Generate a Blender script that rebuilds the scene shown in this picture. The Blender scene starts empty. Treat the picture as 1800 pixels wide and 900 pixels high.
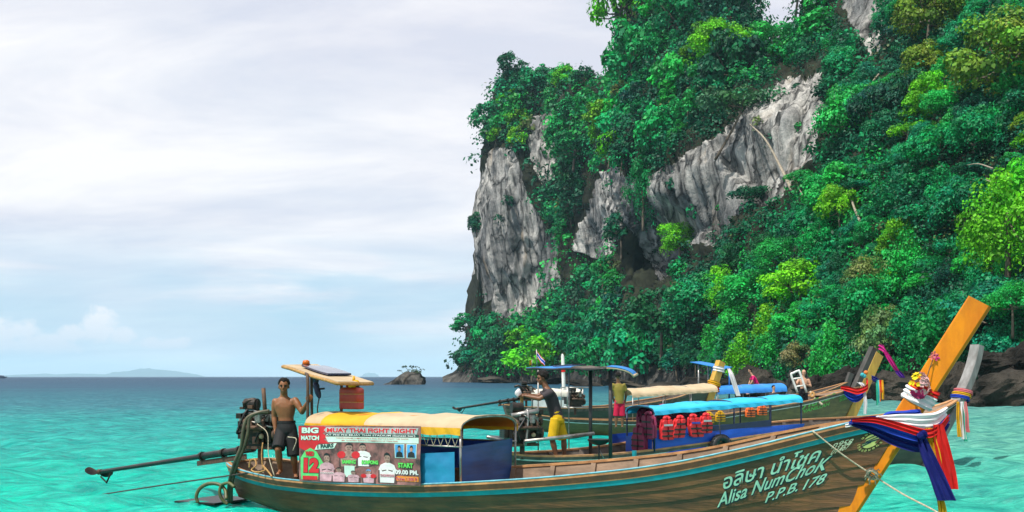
import bpy, bmesh, math, random
import numpy as np
from mathutils import Vector, Matrix, noise as mnoise

random.seed(7)
SC = bpy.context.scene
COL = SC.collection
R = math.radians
V = Vector

# ------------------------------------------------------------------ camera, sky, sun, exposure
EYE_Z, FPX, HOR_X, HOR_Y = 2.2, 1800.0, 900.0, 662.0
cam_d = bpy.data.cameras.new('camera')
cam = bpy.data.objects.new('camera', cam_d)
COL.objects.link(cam)
cam.location = (0, 0, EYE_Z)
cam.rotation_euler = (R(90), 0, 0)
cam_d.sensor_width = 36.0
cam_d.lens = 36.0
cam_d.shift_y = (HOR_Y - 450.0) / 1800.0
cam_d.clip_start = 0.1
cam_d.clip_end = 60000.0
SC.camera = cam

SUN_DIR = V((-0.42, -0.40, 1.0)).normalized()          # towards the sun
SUN_EL = math.asin(SUN_DIR.z)
SUN_AZ = math.atan2(SUN_DIR.x, SUN_DIR.y)
sun_d = bpy.data.lights.new('sun', 'SUN')
sun_d.energy = 5.0
sun_d.angle = R(0.6)
sun_d.color = (1.0, 0.95, 0.86)
sun = bpy.data.objects.new('sun', sun_d)
COL.objects.link(sun)
sun.location = (-40, -40, 90)
sun.rotation_euler = SUN_DIR.to_track_quat('Z', 'Y').to_euler()

SC.view_settings.view_transform = 'Standard'
SC.view_settings.look = 'None'
SC.view_settings.exposure = 0.30
SC.view_settings.gamma = 1.0
SC.cycles.max_bounces = 6
SC.cycles.diffuse_bounces = 3
SC.cycles.glossy_bounces = 3
SC.cycles.transmission_bounces = 3
SC.cycles.transparent_max_bounces = 6
SC.cycles.volume_bounces = 2

world = bpy.data.worlds.new('World')
SC.world = world
world.use_nodes = True
def build_world():
    nt = world.node_tree
    N, Lk = nt.nodes, nt.links
    N.clear()
    def nd(t, **k):
        n = N.new(t)
        for a, b in k.items():
            setattr(n, a, b)
        return n
    def math_(op, a, b=None, c=None):
        n = nd('ShaderNodeMath', operation=op)
        for i, x in enumerate((a, b, c)):
            if x is None: continue
            if isinstance(x, (int, float)): n.inputs[i].default_value = x
            else: Lk.new(x, n.inputs[i])
        return n.outputs[0]
    def ramp(x, stops):
        n = nd('ShaderNodeValToRGB')
        e = n.color_ramp.elements
        e[0].position, e[0].color = stops[0][0], (*[stops[0][1]]*3, 1)
        e[1].position, e[1].color = stops[-1][0], (*[stops[-1][1]]*3, 1)
        for p, v in stops[1:-1]:
            q = e.new(p); q.color = (v, v, v, 1)
        Lk.new(x, n.inputs[0])
        return n.outputs[0]
    def mix(f, a, b):
        n = nd('ShaderNodeMix', data_type='RGBA')
        if isinstance(f, (int, float)): n.inputs[0].default_value = f
        else: Lk.new(f, n.inputs[0])
        for i, x in ((6, a), (7, b)):
            if isinstance(x, tuple): n.inputs[i].default_value = (*x, 1)
            else: Lk.new(x, n.inputs[i])
        return n.outputs[2]
    tc = nd('ShaderNodeTexCoord')
    sky = nd('ShaderNodeTexSky', sky_type='NISHITA')
    sky.sun_disc = False
    sky.sun_elevation = SUN_EL
    sky.sun_rotation = SUN_AZ
    sky.altitude = 2.0
    sky.air_density = 1.0
    sky.dust_density = 1.2
    sky.ozone_density = 1.6
    sep = nd('ShaderNodeSeparateXYZ')
    Lk.new(tc.outputs['Generated'], sep.inputs[0])
    # direction: x, y, z (z up); cloud deck as a plane: (x/z', y/z')
    zc = math_('ADD', math_('MAXIMUM', sep.outputs[2], 0.0), 0.22)
    u = math_('DIVIDE', sep.outputs[0], zc)
    v = math_('DIVIDE', sep.outputs[1], zc)
    comb = nd('ShaderNodeCombineXYZ')
    Lk.new(u, comb.inputs[0]); Lk.new(v, comb.inputs[1])
    def nz(vec, scale, detail, rough=0.55, dist=0.0, off=(0, 0, 0), sc3=(1, 1, 1), rot=0.0):
        mp = nd('ShaderNodeMapping')
        mp.inputs['Location'].default_value = off
        mp.inputs['Scale'].default_value = sc3
        mp.inputs['Rotation'].default_value = (0, 0, rot)
        Lk.new(vec, mp.inputs[0])
        n = nd('ShaderNodeTexNoise')
        n.inputs['Scale'].default_value = scale
        n.inputs['Detail'].default_value = detail
        n.inputs['Roughness'].default_value = rough
        n.inputs['Distortion'].default_value = dist
        Lk.new(mp.outputs[0], n.inputs['Vector'])
        return n.outputs['Fac']
    n1 = nz(comb.outputs[0], 0.75, 6, 0.55, 0.3, off=(3.1, 1.7, 0), sc3=(0.9, 1.4, 1), rot=R(34))
    n2 = nz(comb.outputs[0], 1.5, 9, 0.6, 0.35, off=(7.4, 2.2, 0), sc3=(0.7, 1.5, 1), rot=R(40))
    # cover: mostly overcast veil, opening low over the sea
    cover = math_('ADD', math_('MULTIPLY', n1, 0.65), math_('MULTIPLY', n2, 0.35))
    thick = ramp(cover, [(0.26, 0.62), (0.40, 0.88), (0.52, 0.97), (0.72, 1.0)])
    # flat band noise near horizon (long streaks, in azimuth / elevation)
    az = math_('ARCTAN2', sep.outputs[0], sep.outputs[1])
    cb2 = nd('ShaderNodeCombineXYZ')
    Lk.new(az, cb2.inputs[0]); Lk.new(sep.outputs[2], cb2.inputs[1])
    b1 = nz(cb2.outputs[0], 1.0, 6, 0.5, 0.3, off=(2.31, 0.43, 0), sc3=(4.0, 24.0, 1))
    open_ = ramp(nz(cb2.outputs[0], 1.0, 2, 0.5, 0.0, off=(6.9, 1.0, 0), sc3=(2.6, 3.0, 1)), [(0.40, 0.0), (0.58, 1.0)])
    bands = ramp(b1, [(0.42, 0.0), (0.52, 0.20), (0.62, 0.85), (0.72, 1.0)])
    lowmask = ramp(sep.outputs[2], [(0.0, 0.25), (0.025, 0.7), (0.06, 1.0), (0.09, 0.85), (0.14, 0.0), (0.3, 0.0)])
    # gaps only where the low band opens
    gap = math_('MULTIPLY', math_('MULTIPLY', lowmask, math_('SUBTRACT', 1.0, bands)), math_('MULTIPLY_ADD', open_, 0.7, 0.22))
    dens = math_('MULTIPLY', thick, math_('SUBTRACT', 1.0, gap))
    dens = math_('MINIMUM', dens, 1.0)
    shade = ramp(n2, [(0.36, 0.0), (0.64, 1.0)])
    ccol = mix(shade, (6.3, 6.35, 7.2), (8.6, 8.4, 8.5))
    # small heaps of cumulus low over the sea: lumpy domes in azimuth / elevation
    out = None
    cn = nz(cb2.outputs[0], 1.0, 6, 0.62, 0.0, off=(0.4, 0.9, 0), sc3=(55.0, 60.0, 1))
    heaps = [(-0.384, 0.045, 0.020, 0.0185), (-0.402, 0.037, 0.018, 0.011), (-0.364, 0.037, 0.014, 0.010),
             (-0.475, 0.036, 0.055, 0.018), (-0.432, 0.030, 0.05, 0.010), (-0.325, 0.031, 0.03, 0.006)]
    for (a0, e0, ra, re) in heaps:
        da = math_('DIVIDE', math_('SUBTRACT', az, a0), ra)
        de = math_('DIVIDE', math_('SUBTRACT', sep.outputs[2], e0), re)
        r2 = math_('ADD', math_('MULTIPLY', da, da), math_('MULTIPLY', de, de))
        f = math_('SUBTRACT', 1.0, r2)
        f = math_('ADD', f, math_('MULTIPLY', math_('SUBTRACT', cn, 0.5), 3.4))
        f = math_('MINIMUM', math_('MAXIMUM', math_('MULTIPLY', f, 1.3), 0.0), 1.0)
        out = f if out is None else math_('MAXIMUM', out, f)
    skyb = mix(0.72, sky.outputs[0], (2.4, 5.4, 7.6))
    base = mix(dens, skyb, ccol)
    cs = ramp(sep.outputs[2], [(0.020, 0.0), (0.056, 1.0)])
    cum = mix(cs, (6.0, 6.2, 7.0), (8.3, 8.1, 8.3))
    final = mix(math_('MULTIPLY', out, 0.85), base, cum)
    bg = nd('ShaderNodeBackground')
    bg.inputs[1].default_value = 0.1
    Lk.new(final, bg.inputs[0])
    o = nd('ShaderNodeOutputWorld')
    Lk.new(bg.outputs[0], o.inputs[0])
build_world()

# ------------------------------------------------------------------ helpers
def P(px, py, d):
    """point of the place seen at photo pixel (px, py), d metres ahead of the camera plane"""
    return V(((px - HOR_X) / FPX * d, d, EYE_Z - (py - HOR_Y) / FPX * d))

def tag(o, label=None, cat=None, group=None, kind=None):
    if label: o['label'] = label
    if cat: o['category'] = cat
    if group: o['group'] = group
    if kind: o['kind'] = kind
    return o

def empty(name, loc, label=None, cat=None, group=None):
    o = bpy.data.objects.new(name, None)
    COL.objects.link(o)
    o.location = loc
    o.empty_display_size = 0.2
    return tag(o, label, cat, group)

def world_origin(o):
    p = V((0, 0, 0))
    while o is not None:
        p = p + o.location
        o = o.parent
    return p

def link_mesh(name, me, mat, parent=None, smooth=False, origin=None):
    """me in world coordinates -> object whose origin is the parent's, or its own base"""
    if parent is not None:
        off = world_origin(parent)
    else:
        n = len(me.vertices)
        co = np.empty(n * 3, 'f'); me.vertices.foreach_get('co', co)
        co = co.reshape(-1, 3)
        off = V(origin) if origin is not None else V((float((co[:, 0].min() + co[:, 0].max()) / 2), float((co[:, 1].min() + co[:, 1].max()) / 2), float(co[:, 2].min())))
    me.transform(Matrix.Translation(-off))
    o = bpy.data.objects.new(name, me)
    COL.objects.link(o)
    if parent is not None: o.parent = parent
    else: o.location = off
    mats = mat if isinstance(mat, (list, tuple)) else [mat]
    me.materials.clear()
    for m in mats: me.materials.append(m)
    if smooth:
        me.polygons.foreach_set('use_smooth', np.ones(len(me.polygons), dtype=bool))
    me.update()
    return o

class MB:
    """collects shapes given in world coordinates; build() links them as one mesh object"""
    def __init__(s):
        s.v, s.f, s.m = [], [], []
        s.cur = 0
    def add(s, vs, fs):
        n = len(s.v)
        s.v.extend([tuple(x) for x in vs])
        s.f.extend([tuple(i + n for i in f) for f in fs])
        s.m.extend([s.cur] * len(fs))
        return s
    def obox(s, c, ax, ay, az):
        """box from centre and three half-axis vectors"""
        c, ax, ay, az = V(c), V(ax), V(ay), V(az)
        vs = [c + ax * i + ay * j + az * k for k in (-1, 1) for j in (-1, 1) for i in (-1, 1)]
        if ax.cross(ay).dot(az) < 0:
            fs = [(0, 1, 3, 2), (4, 6, 7, 5), (0, 4, 5, 1), (2, 3, 7, 6), (0, 2, 6, 4), (1, 5, 7, 3)]
        else:
            fs = [(0, 2, 3, 1), (4, 5, 7, 6), (0, 1, 5, 4), (2, 6, 7, 3), (0, 4, 6, 2), (1, 3, 7, 5)]
        return s.add(vs, fs)
    def box(s, c, size, yaw=0.0):
        cy, sy = math.cos(yaw), math.sin(yaw)
        return s.obox(c, V((cy, sy, 0)) * size[0] / 2, V((-sy, cy, 0)) * size[1] / 2, V((0, 0, size[2] / 2)))
    def beam(s, a, b, w, h, up=(0, 0, 1)):
        a, b = V(a), V(b)
        d = (b - a)
        x = d.normalized()
        y = V(up).cross(x)
        if y.length < 1e-4: y = V((1, 0, 0)).cross(x)
        y.normalize()
        z = x.cross(y)
        return s.obox((a + b) / 2, d / 2, y * w / 2, z * h / 2)
    def rings(s, rings, cap=True, closed=True):
        n = len(rings[0])
        vs = [p for r in rings for p in r]
        fs = []
        for i in range(len(rings) - 1):
            for j in range(n if closed else n - 1):
                k = (j + 1) % n
                fs.append((i * n + j, i * n + k, (i + 1) * n + k, (i + 1) * n + j))
        if cap and closed:
            fs.append(tuple(range(n - 1, -1, -1)))
            fs.append(tuple((len(rings) - 1) * n + j for j in range(n)))
        return s.add(vs, fs)
    def tube(s, pts, r, n=8, cap=True):
        pts = [V(p) for p in pts]
        if not hasattr(r, '__len__'): r = [r] * len(pts)
        t0 = (pts[1] - pts[0]).normalized()
        a = V((0, 0, 1)) if abs(t0.z) < 0.9 else V((1, 0, 0))
        x = a.cross(t0).normalized()
        rg = []
        for i, p in enumerate(pts):
            t = (pts[min(i + 1, len(pts) - 1)] - pts[max(i - 1, 0)])
            t = t.normalized() if t.length > 1e-9 else t0
            x = (x - t * x.dot(t))
            x = x.normalized() if x.length > 1e-6 else t.orthogonal().normalized()
            y = t.cross(x)
            rg.append([p + (x * math.cos(2 * math.pi * k / n) + y * math.sin(2 * math.pi * k / n)) * r[i] for k in range(n)])
        return s.rings(rg, cap)
    def cyl(s, a, b, r, n=12):
        return s.tube([a, b], r, n)
    def ell(s, c, ax, ay, az, nu=12, nv=8):
        c, ax, ay, az = V(c), V(ax), V(ay), V(az)
        vs = [c - az]
        for i in range(1, nv):
            ph = -math.pi / 2 + math.pi * i / nv
            for j in range(nu):
                th = 2 * math.pi * j / nu
                vs.append(c + ax * (math.cos(ph) * math.cos(th)) + ay * (math.cos(ph) * math.sin(th)) + az * math.sin(ph))
        vs.append(c + az)
        fs = []
        for j in range(nu):
            k = (j + 1) % nu
            fs.append((0, 1 + k, 1 + j))
            for i in range(nv - 2):
                a = 1 + i * nu
                fs.append((a + j, a + k, a + nu + k, a + nu + j))
            fs.append((1 + (nv - 2) * nu + j, 1 + (nv - 2) * nu + k, len(vs) - 1))
        return s.add(vs, fs)
    def ball(s, c, r, nu=10, nv=6):
        return s.ell(c, (r, 0, 0), (0, r, 0), (0, 0, r), nu, nv)
    def torus(s, c, ax, ay, r, n=20, m=8, a0=0.0, a1=2 * math.pi):
        c, ax, ay = V(c), V(ax), V(ay)
        full = abs(a1 - a0 - 2 * math.pi) < 1e-6
        pts = [c + ax * math.cos(a0 + (a1 - a0) * i / n) + ay * math.sin(a0 + (a1 - a0) * i / n) for i in range(n + 1)]
        return s.tube(pts, r, m, cap=not full)
    def grid(s, rows, flip=False):
        """rows of points -> open sheet"""
        n = len(rows[0])
        vs = [p for r in rows for p in r]
        fs = []
        for i in range(len(rows) - 1):
            for j in range(n - 1):
                q = (i * n + j, i * n + j + 1, (i + 1) * n + j + 1, (i + 1) * n + j)
                fs.append(q[::-1] if flip else q)
        return s.add(vs, fs)
    def slab(s, rows, nrm, th):
        """sheet of points thickened along nrm(point) or a constant vector"""
        nr, nc = len(rows), len(rows[0])
        top = [V(p) for r in rows for p in r]
        if callable(nrm): off = [V(nrm(i // nc, i % nc)) * th for i in range(len(top))]
        else: off = [V(nrm) * th] * len(top)
        vs = top + [p - o for p, o in zip(top, off)]
        N = len(top)
        fs = []
        for i in range(nr - 1):
            for j in range(nc - 1):
                a, b, c, d = i * nc + j, i * nc + j + 1, (i + 1) * nc + j + 1, (i + 1) * nc + j
                fs += [(a, b, c, d), (d + N, c + N, b + N, a + N)]
        for i in range(nr - 1):
            a, d = i * nc, (i + 1) * nc
            fs.append((a, d, d + N, a + N))
            b, c = i * nc + nc - 1, (i + 1) * nc + nc - 1
            fs.append((c, b, b + N, c + N))
        for j in range(nc - 1):
            a, b = j, j + 1
            fs.append((b, a, a + N, b + N))
            d, c = (nr - 1) * nc + j, (nr - 1) * nc + j + 1
            fs.append((d, c, c + N, d + N))
        return s.add(vs, fs)
    def prism(s, poly, depth):
        """planar polygon (3-D points) extruded along depth vector"""
        poly = [V(p) for p in poly]
        depth = V(depth)
        n = len(poly)
        vs = poly + [p + depth for p in poly]
        fs = [tuple(range(n - 1, -1, -1)), tuple(range(n, 2 * n))]
        for i in range(n):
            j = (i + 1) % n
            fs.append((i, j, n + j, n + i))
        return s.add(vs, fs)
    def mesh(s, name):
        me = bpy.data.meshes.new(name)
        me.from_pydata(s.v, [], s.f)
        if any(s.m): me.polygons.foreach_set('material_index', s.m)
        return me
    def build(s, name, mat, parent=None, smooth=False, bevel=0.0, fixn=True):
        me = s.mesh(name)
        if fixn or bevel:
            bm = bmesh.new(); bm.from_mesh(me)
            if fixn: bmesh.ops.recalc_face_normals(bm, faces=bm.faces)
            if bevel:
                bmesh.ops.bevel(bm, geom=[e for e in bm.edges if len(e.link_faces) == 2 and e.calc_face_angle(0) > 0.6], offset=bevel, segments=2, profile=0.6, affect='EDGES', clamp_overlap=True)
            bm.to_mesh(me); bm.free()
        o = link_mesh(name, me, mat, parent, smooth)
        if smooth == 'auto':
            o.data.set_sharp_from_angle(angle=R(40))
        return o

def spline(pts, n):
    """Catmull-Rom through points, n samples a span"""
    pts = [V(p) for p in pts]
    q = [pts[0] * 2 - pts[1]] + pts + [pts[-1] * 2 - pts[-2]]
    out = []
    for i in range(1, len(q) - 2):
        for k in range(n):
            t = k / n
            a, b, c, d = q[i - 1], q[i], q[i + 1], q[i + 2]
            out.append(0.5 * ((2 * b) + (c - a) * t + (2 * a - 5 * b + 4 * c - d) * t * t + (3 * b - a - 3 * c + d) * t ** 3))
    out.append(pts[-1])
    return out

def lerp(a, b, t): return a + (b - a) * t
def sstep(a, b, x):
    t = min(1.0, max(0.0, (x - a) / (b - a)))
    return t * t * (3 - 2 * t)
def tab(table, x):
    """smooth interpolation in a table of (x, y)"""
    if x <= table[0][0]: return table[0][1]
    for (x0, y0), (x1, y1) in zip(table, table[1:]):
        if x <= x1:
            return y0 + (y1 - y0) * (x - x0) / (x1 - x0)
    return table[-1][1]

def copy_tree(o, parent=None):
    c = o.copy()
    COL.objects.link(c)
    c.parent = parent
    for ch in list(o.children):
        copy_tree(ch, c)
    return c

# ------------------------------------------------------------------ materials
MATS = {}
def mat(name, col, rough=0.6, metal=0.0, var=0.0, scale=6.0, col2=None, bump=0.0, bscale=None, stretch=(1, 1, 1), spec=0.5,
        trans=0.0, dirt=0.0, dirtcol=(0.03, 0.025, 0.02), coat=0.0, coords='Object', detail=6, rot=(0, 0, 0), lo=0.35, hi=0.65):
    """procedural surface: colour varied by noise between col and col2, dirt patches, fine bump"""
    m = bpy.data.materials.new(name)
    m.use_nodes = True
    nt = m.node_tree; N, Lk = nt.nodes, nt.links
    b = N['Principled BSDF']
    b.inputs['Roughness'].default_value = rough
    b.inputs['Metallic'].default_value = metal
    b.inputs['Specular IOR Level'].default_value = spec
    if coat: b.inputs['Coat Weight'].default_value = coat
    tc = N.new('ShaderNodeTexCoord')
    mp = N.new('ShaderNodeMapping'); mp.inputs['Scale'].default_value = stretch; mp.inputs['Rotation'].default_value = rot
    Lk.new(tc.outputs[coords], mp.inputs[0])
    nz = N.new('ShaderNodeTexNoise'); nz.inputs['Scale'].default_value = scale; nz.inputs['Detail'].default_value = detail
    nz.inputs['Roughness'].default_value = 0.62
    Lk.new(mp.outputs[0], nz.inputs['Vector'])
    rp = N.new('ShaderNodeValToRGB')
    rp.color_ramp.elements[0].position = lo; rp.color_ramp.elements[1].position = hi
    c2 = col2 if col2 is not None else tuple(max(0, c * (1 - var)) for c in col)
    rp.color_ramp.elements[0].color = (*c2, 1); rp.color_ramp.elements[1].color = (*col, 1)
    Lk.new(nz.outputs['Fac'], rp.inputs[0])
    outc = rp.outputs[0]
    if dirt:
        n2 = N.new('ShaderNodeTexNoise'); n2.inputs['Scale'].default_value = scale * 0.37 + 0.3; n2.inputs['Detail'].default_value = 8
        n2.inputs['Roughness'].default_value = 0.7
        Lk.new(tc.outputs[coords], n2.inputs['Vector'])
        r2 = N.new('ShaderNodeValToRGB'); r2.color_ramp.elements[0].position = 0.45; r2.color_ramp.elements[1].position = 0.70
        r2.color_ramp.elements[0].color = (0, 0, 0, 1); r2.color_ramp.elements[1].color = (dirt, dirt, dirt, 1)
        Lk.new(n2.outputs['Fac'], r2.inputs[0])
        mx = N.new('ShaderNodeMix'); mx.data_type = 'RGBA'
        Lk.new(r2.outputs[0], mx.inputs[0]); Lk.new(outc, mx.inputs[6]); mx.inputs[7].default_value = (*dirtcol, 1)
        outc = mx.outputs[2]
    Lk.new(outc, b.inputs['Base Color'])
    if bump:
        n3 = N.new('ShaderNodeTexNoise'); n3.inputs['Scale'].default_value = bscale or scale * 3; n3.inputs['Detail'].default_value = 5
        Lk.new(mp.outputs[0], n3.inputs['Vector'])
        bp = N.new('ShaderNodeBump'); bp.inputs['Strength'].default_value = bump; bp.inputs['Distance'].default_value = 0.02
        Lk.new(n3.outputs['Fac'], bp.inputs['Height']); Lk.new(bp.outputs[0], b.inputs['Normal'])
    if trans:
        t = N.new('ShaderNodeBsdfTranslucent')
        Lk.new(outc, t.inputs[0])
        ms = N.new('ShaderNodeMixShader'); ms.inputs[0].default_value = trans
        Lk.new(b.outputs[0], ms.inputs[1]); Lk.new(t.outputs[0], ms.inputs[2])
        Lk.new(ms.outputs[0], N['Material Output'].inputs[0])
    MATS[name] = m
    return m
# ------------------------------------------------------------------ sea
def nodes_of(name):
    m = bpy.data.materials.new(name); m.use_nodes = True
    return m, m.node_tree.nodes, m.node_tree.links

def sea_material():
    m, N, Lk = nodes_of('sea_water')
    b = N['Principled BSDF']
    tc = N.new('ShaderNodeTexCoord')
    sep = N.new('ShaderNodeSeparateXYZ'); Lk.new(tc.outputs['Object'], sep.inputs[0])
    def math_(op, a, b_=None):
        n = N.new('ShaderNodeMath'); n.operation = op
        for i, x in enumerate((a, b_)):
            if x is None: continue
            if isinstance(x, (int, float)): n.inputs[i].default_value = x
            else: Lk.new(x, n.inputs[i])
        return n.outputs[0]
    def noise_(scale, detail, st=(1, 1, 1), rough=0.55, dist=0.0):
        mp = N.new('ShaderNodeMapping'); mp.inputs['Scale'].default_value = st
        Lk.new(tc.outputs['Object'], mp.inputs[0])
        n = N.new('ShaderNodeTexNoise'); n.inputs['Scale'].default_value = scale; n.inputs['Detail'].default_value = detail
        n.inputs['Roughness'].default_value = rough; n.inputs['Distortion'].default_value = dist
        Lk.new(mp.outputs[0], n.inputs['Vector'])
        return n.outputs['Fac']
    # depth of the bottom grows seawards: log of the distance out, bent by patches of the bed
    patch = noise_(0.045, 4, (1, 0.7, 1))
    dist = math_('ADD', sep.outputs[1], math_('MULTIPLY', math_('MULTIPLY', math_('SUBTRACT', patch, 0.5), 1.1), sep.outputs[1]))
    dist = math_('SUBTRACT', dist, math_('MULTIPLY', sep.outputs[0], 0.35))
    lg = math_('LOGARITHM', math_('MAXIMUM', dist, 1.0), 10.0)
    rp = N.new('ShaderNodeValToRGB'); Lk.new(math_('DIVIDE', lg, 4.0), rp.inputs[0])
    e = rp.color_ramp.elements
    stops = [(0.25, (0.0, 0.40, 0.29)), (0.345, (0.0, 0.36, 0.275)), (0.42, (0.008, 0.25, 0.235)), (0.49, (0.022, 0.15, 0.185)), (0.60, (0.022, 0.080, 0.130)), (0.78, (0.014, 0.040, 0.082))]
    e[0].position, e[0].color = stops[0][0], (*stops[0][1], 1)
    e[1].position, e[1].color = stops[-1][0], (*stops[-1][1], 1)
    for p, c in stops[1:-1]:
        q = e.new(p); q.color = (*c, 1)
    # sandier shallows towards the beach on the right
    sh = N.new('ShaderNodeMapRange'); sh.inputs[1].default_value = 4.0; sh.inputs[2].default_value = 15.0
    Lk.new(math_('ADD', sep.outputs[0], math_('MULTIPLY', math_('SUBTRACT', patch, 0.5), 9.0)), sh.inputs[0])
    far = N.new('ShaderNodeMapRange'); far.inputs[1].default_value = 70.0; far.inputs[2].default_value = 150.0; far.inputs[3].default_value = 1.0; far.inputs[4].default_value = 0.0
    Lk.new(sep.outputs[1], far.inputs[0])
    mx = N.new('ShaderNodeMix'); mx.data_type = 'RGBA'
    Lk.new(math_('MULTIPLY', math_('MULTIPLY', sh.outputs[0], far.outputs[0]), 0.62), mx.inputs[0])
    Lk.new(rp.outputs[0], mx.inputs[6]); mx.inputs[7].default_value = (0.11, 0.30, 0.235, 1)
    # light and dark of choppy wavelets, painted into the water colour
    wave_tone = noise_(0.9, 8, (0.38, 1.1, 1), 0.66, 0.12)
    dr = N.new('ShaderNodeValToRGB'); dr.color_ramp.elements[0].position = 0.3; dr.color_ramp.elements[1].position = 0.7
    dr.color_ramp.elements[0].color = (0.58, 0.70, 0.78, 1); dr.color_ramp.elements[1].color = (1.5, 1.20, 1.16, 1)
    Lk.new(wave_tone, dr.inputs[0])
    ml = N.new('ShaderNodeMix'); ml.data_type = 'RGBA'; ml.blend_type = 'MULTIPLY'; ml.inputs[0].default_value = 1.0
    Lk.new(mx.outputs[2], ml.inputs[6]); Lk.new(dr.outputs[0], ml.inputs[7])
    rip = noise_(3.4, 7, (0.38, 1.25, 1), 0.68, 0.1)  # finer ripples: their bright and dark facets put into the colour too
    rr_ = N.new('ShaderNodeValToRGB'); rr_.color_ramp.elements[0].position = 0.34; rr_.color_ramp.elements[1].position = 0.66
    rr_.color_ramp.elements[0].color = (0.45, 0.58, 0.66, 1); rr_.color_ramp.elements[1].color = (1.6, 1.30, 1.26, 1)
    Lk.new(rip, rr_.inputs[0])
    ml2 = N.new('ShaderNodeMix'); ml2.data_type = 'RGBA'; ml2.blend_type = 'MULTIPLY'; ml2.inputs[0].default_value = 1.0
    Lk.new(ml.outputs[2], ml2.inputs[6]); Lk.new(rr_.outputs[0], ml2.inputs[7]); ml = ml2
    # foam: small torn caps far out, lace by the rocks
    fn = noise_(0.9, 9, (0.16, 1.0, 1), 0.68, 0.3)
    fz = N.new('ShaderNodeValToRGB'); fz.color_ramp.elements[0].position = 0.725; fz.color_ramp.elements[1].position = 0.78
    Lk.new(fn, fz.inputs[0])
    fo = N.new('ShaderNodeMix'); fo.data_type = 'RGBA'
    Lk.new(math_('MULTIPLY', fz.outputs[0], 0.55), fo.inputs[0]); Lk.new(ml.outputs[2], fo.inputs[6]); fo.inputs[7].default_value = (0.75, 0.82, 0.82, 1)
    Lk.new(fo.outputs[2], b.inputs['Base Color'])
    b.inputs['Roughness'].default_value = 0.14
    b.inputs['IOR'].default_value = 1.33
    b.inputs['Specular IOR Level'].default_value = 0.15
    n1 = noise_(2.8, 7, (0.5, 1.3, 1), 0.66, 0.1)
    n2 = noise_(0.5, 6, (0.5, 1.4, 1), 0.62, 0.1)
    n3 = noise_(0.06, 4, (0.5, 1.6, 1), 0.6, 0.3)
    h = math_('ADD', math_('ADD', math_('MULTIPLY', n1, 0.17), math_('MULTIPLY', n2, 0.75)), math_('MULTIPLY', n3, 2.6))
    bp = N.new('ShaderNodeBump'); bp.inputs['Strength'].default_value = 0.85; bp.inputs['Distance'].default_value = 1.0
    Lk.new(h, bp.inputs['Height']); Lk.new(bp.outputs[0], b.inputs['Normal'])
    # surface gloss: Fresnel of the choppy surface, held down because steep wavelets hide each other at grazing angles
    fr = N.new('ShaderNodeFresnel'); fr.inputs[0].default_value = 1.33; Lk.new(bp.outputs[0], fr.inputs['Normal'])
    df = N.new('ShaderNodeBsdfDiffuse'); Lk.new(fo.outputs[2], df.inputs[0]); Lk.new(bp.outputs[0], df.inputs['Normal'])
    gl = N.new('ShaderNodeBsdfGlossy'); gl.inputs['Roughness'].default_value = 0.12; Lk.new(bp.outputs[0], gl.inputs['Normal'])
    ms = N.new('ShaderNodeMixShader'); Lk.new(math_('MINIMUM', math_('MULTIPLY', fr.outputs[0], 0.75), 0.17), ms.inputs[0])
    Lk.new(df.outputs[0], ms.inputs[1]); Lk.new(gl.outputs[0], ms.inputs[2])
    Lk.new(ms.outputs[0], N['Material Output'].inputs[0])
    return m

def wave_field(X, Y, cell):
    rng = np.random.RandomState(11)
    Z = np.zeros_like(X); DX = np.zeros_like(X)
    for k in range(46):
        lam = 0.40 * (1.10 ** k) if k < 26 else rng.uniform(0.7, 3.2)
        a = 0.0135 * lam ** 0.36 * rng.uniform(0.6, 1.2)
        th = R(248) + rng.normal(0, 0.55)
        ph = rng.uniform(0, 6.28)
        kx, ky = math.cos(th) * 2 * math.pi / lam, math.sin(th) * 2 * math.pi / lam
        fade = np.clip((lam / (cell * 2.6) - 1.0), 0, 1)
        arg = kx * X + ky * Y + ph + 0.9 * np.sin(0.11 * X + 0.17 * Y + k)
        Z += a * fade * (np.sin(arg) + 0.28 * np.sin(2 * arg + 1.4))
    return Z

def build_sea():
    rows = list(np.exp(np.arange(math.log(5.0), math.log(170.0), 0.0068))) + list(np.exp(np.linspace(math.log(172.0), math.log(38000.0), 60)))
    rows = [-400.0, -20.0, 1.0, 3.5] + rows
    ang = np.concatenate([[-9, -4, -2, -1.2, -0.85], np.linspace(-0.66, 0.66, 430), [0.85, 1.2, 2, 4, 9]])
    Y = np.repeat(np.array(rows)[:, None], len(ang), 1)
    span = np.maximum(np.abs(Y), 6.0)
    X = ang[None, :] * span
    cell = np.maximum(span * 0.0068, span * 1.32 / 430)
    Z = np.where(Y > 4, wave_field(X, Y, cell), 0.0)
    Z[:, :5] *= 0; Z[:, -5:] *= 0
    nr, nc = Y.shape
    me = bpy.data.meshes.new('sea')
    me.vertices.add(nr * nc)
    me.vertices.foreach_set('co', np.stack([X, Y, Z], -1).astype('f').ravel())
    idx = np.arange(nr * nc).reshape(nr, nc)
    q = np.stack([idx[:-1, :-1], idx[:-1, 1:], idx[1:, 1:], idx[1:, :-1]], -1).reshape(-1, 4)
    set_quads(me, q)
    o = link_mesh('sea', me, sea_material(), None, True, origin=(0, 0, 0))
    tag(o, 'turquoise sea, deep blue towards the horizon', 'sea', kind='structure')

def set_quads(me, q):
    n = len(q)
    me.loops.add(n * 4)
    me.loops.foreach_set('vertex_index', q.astype('i').ravel())
    me.polygons.add(n)
    me.polygons.foreach_set('loop_start', np.arange(0, n * 4, 4, dtype='i'))
    me.update(calc_edges=True)
build_sea()

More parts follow.
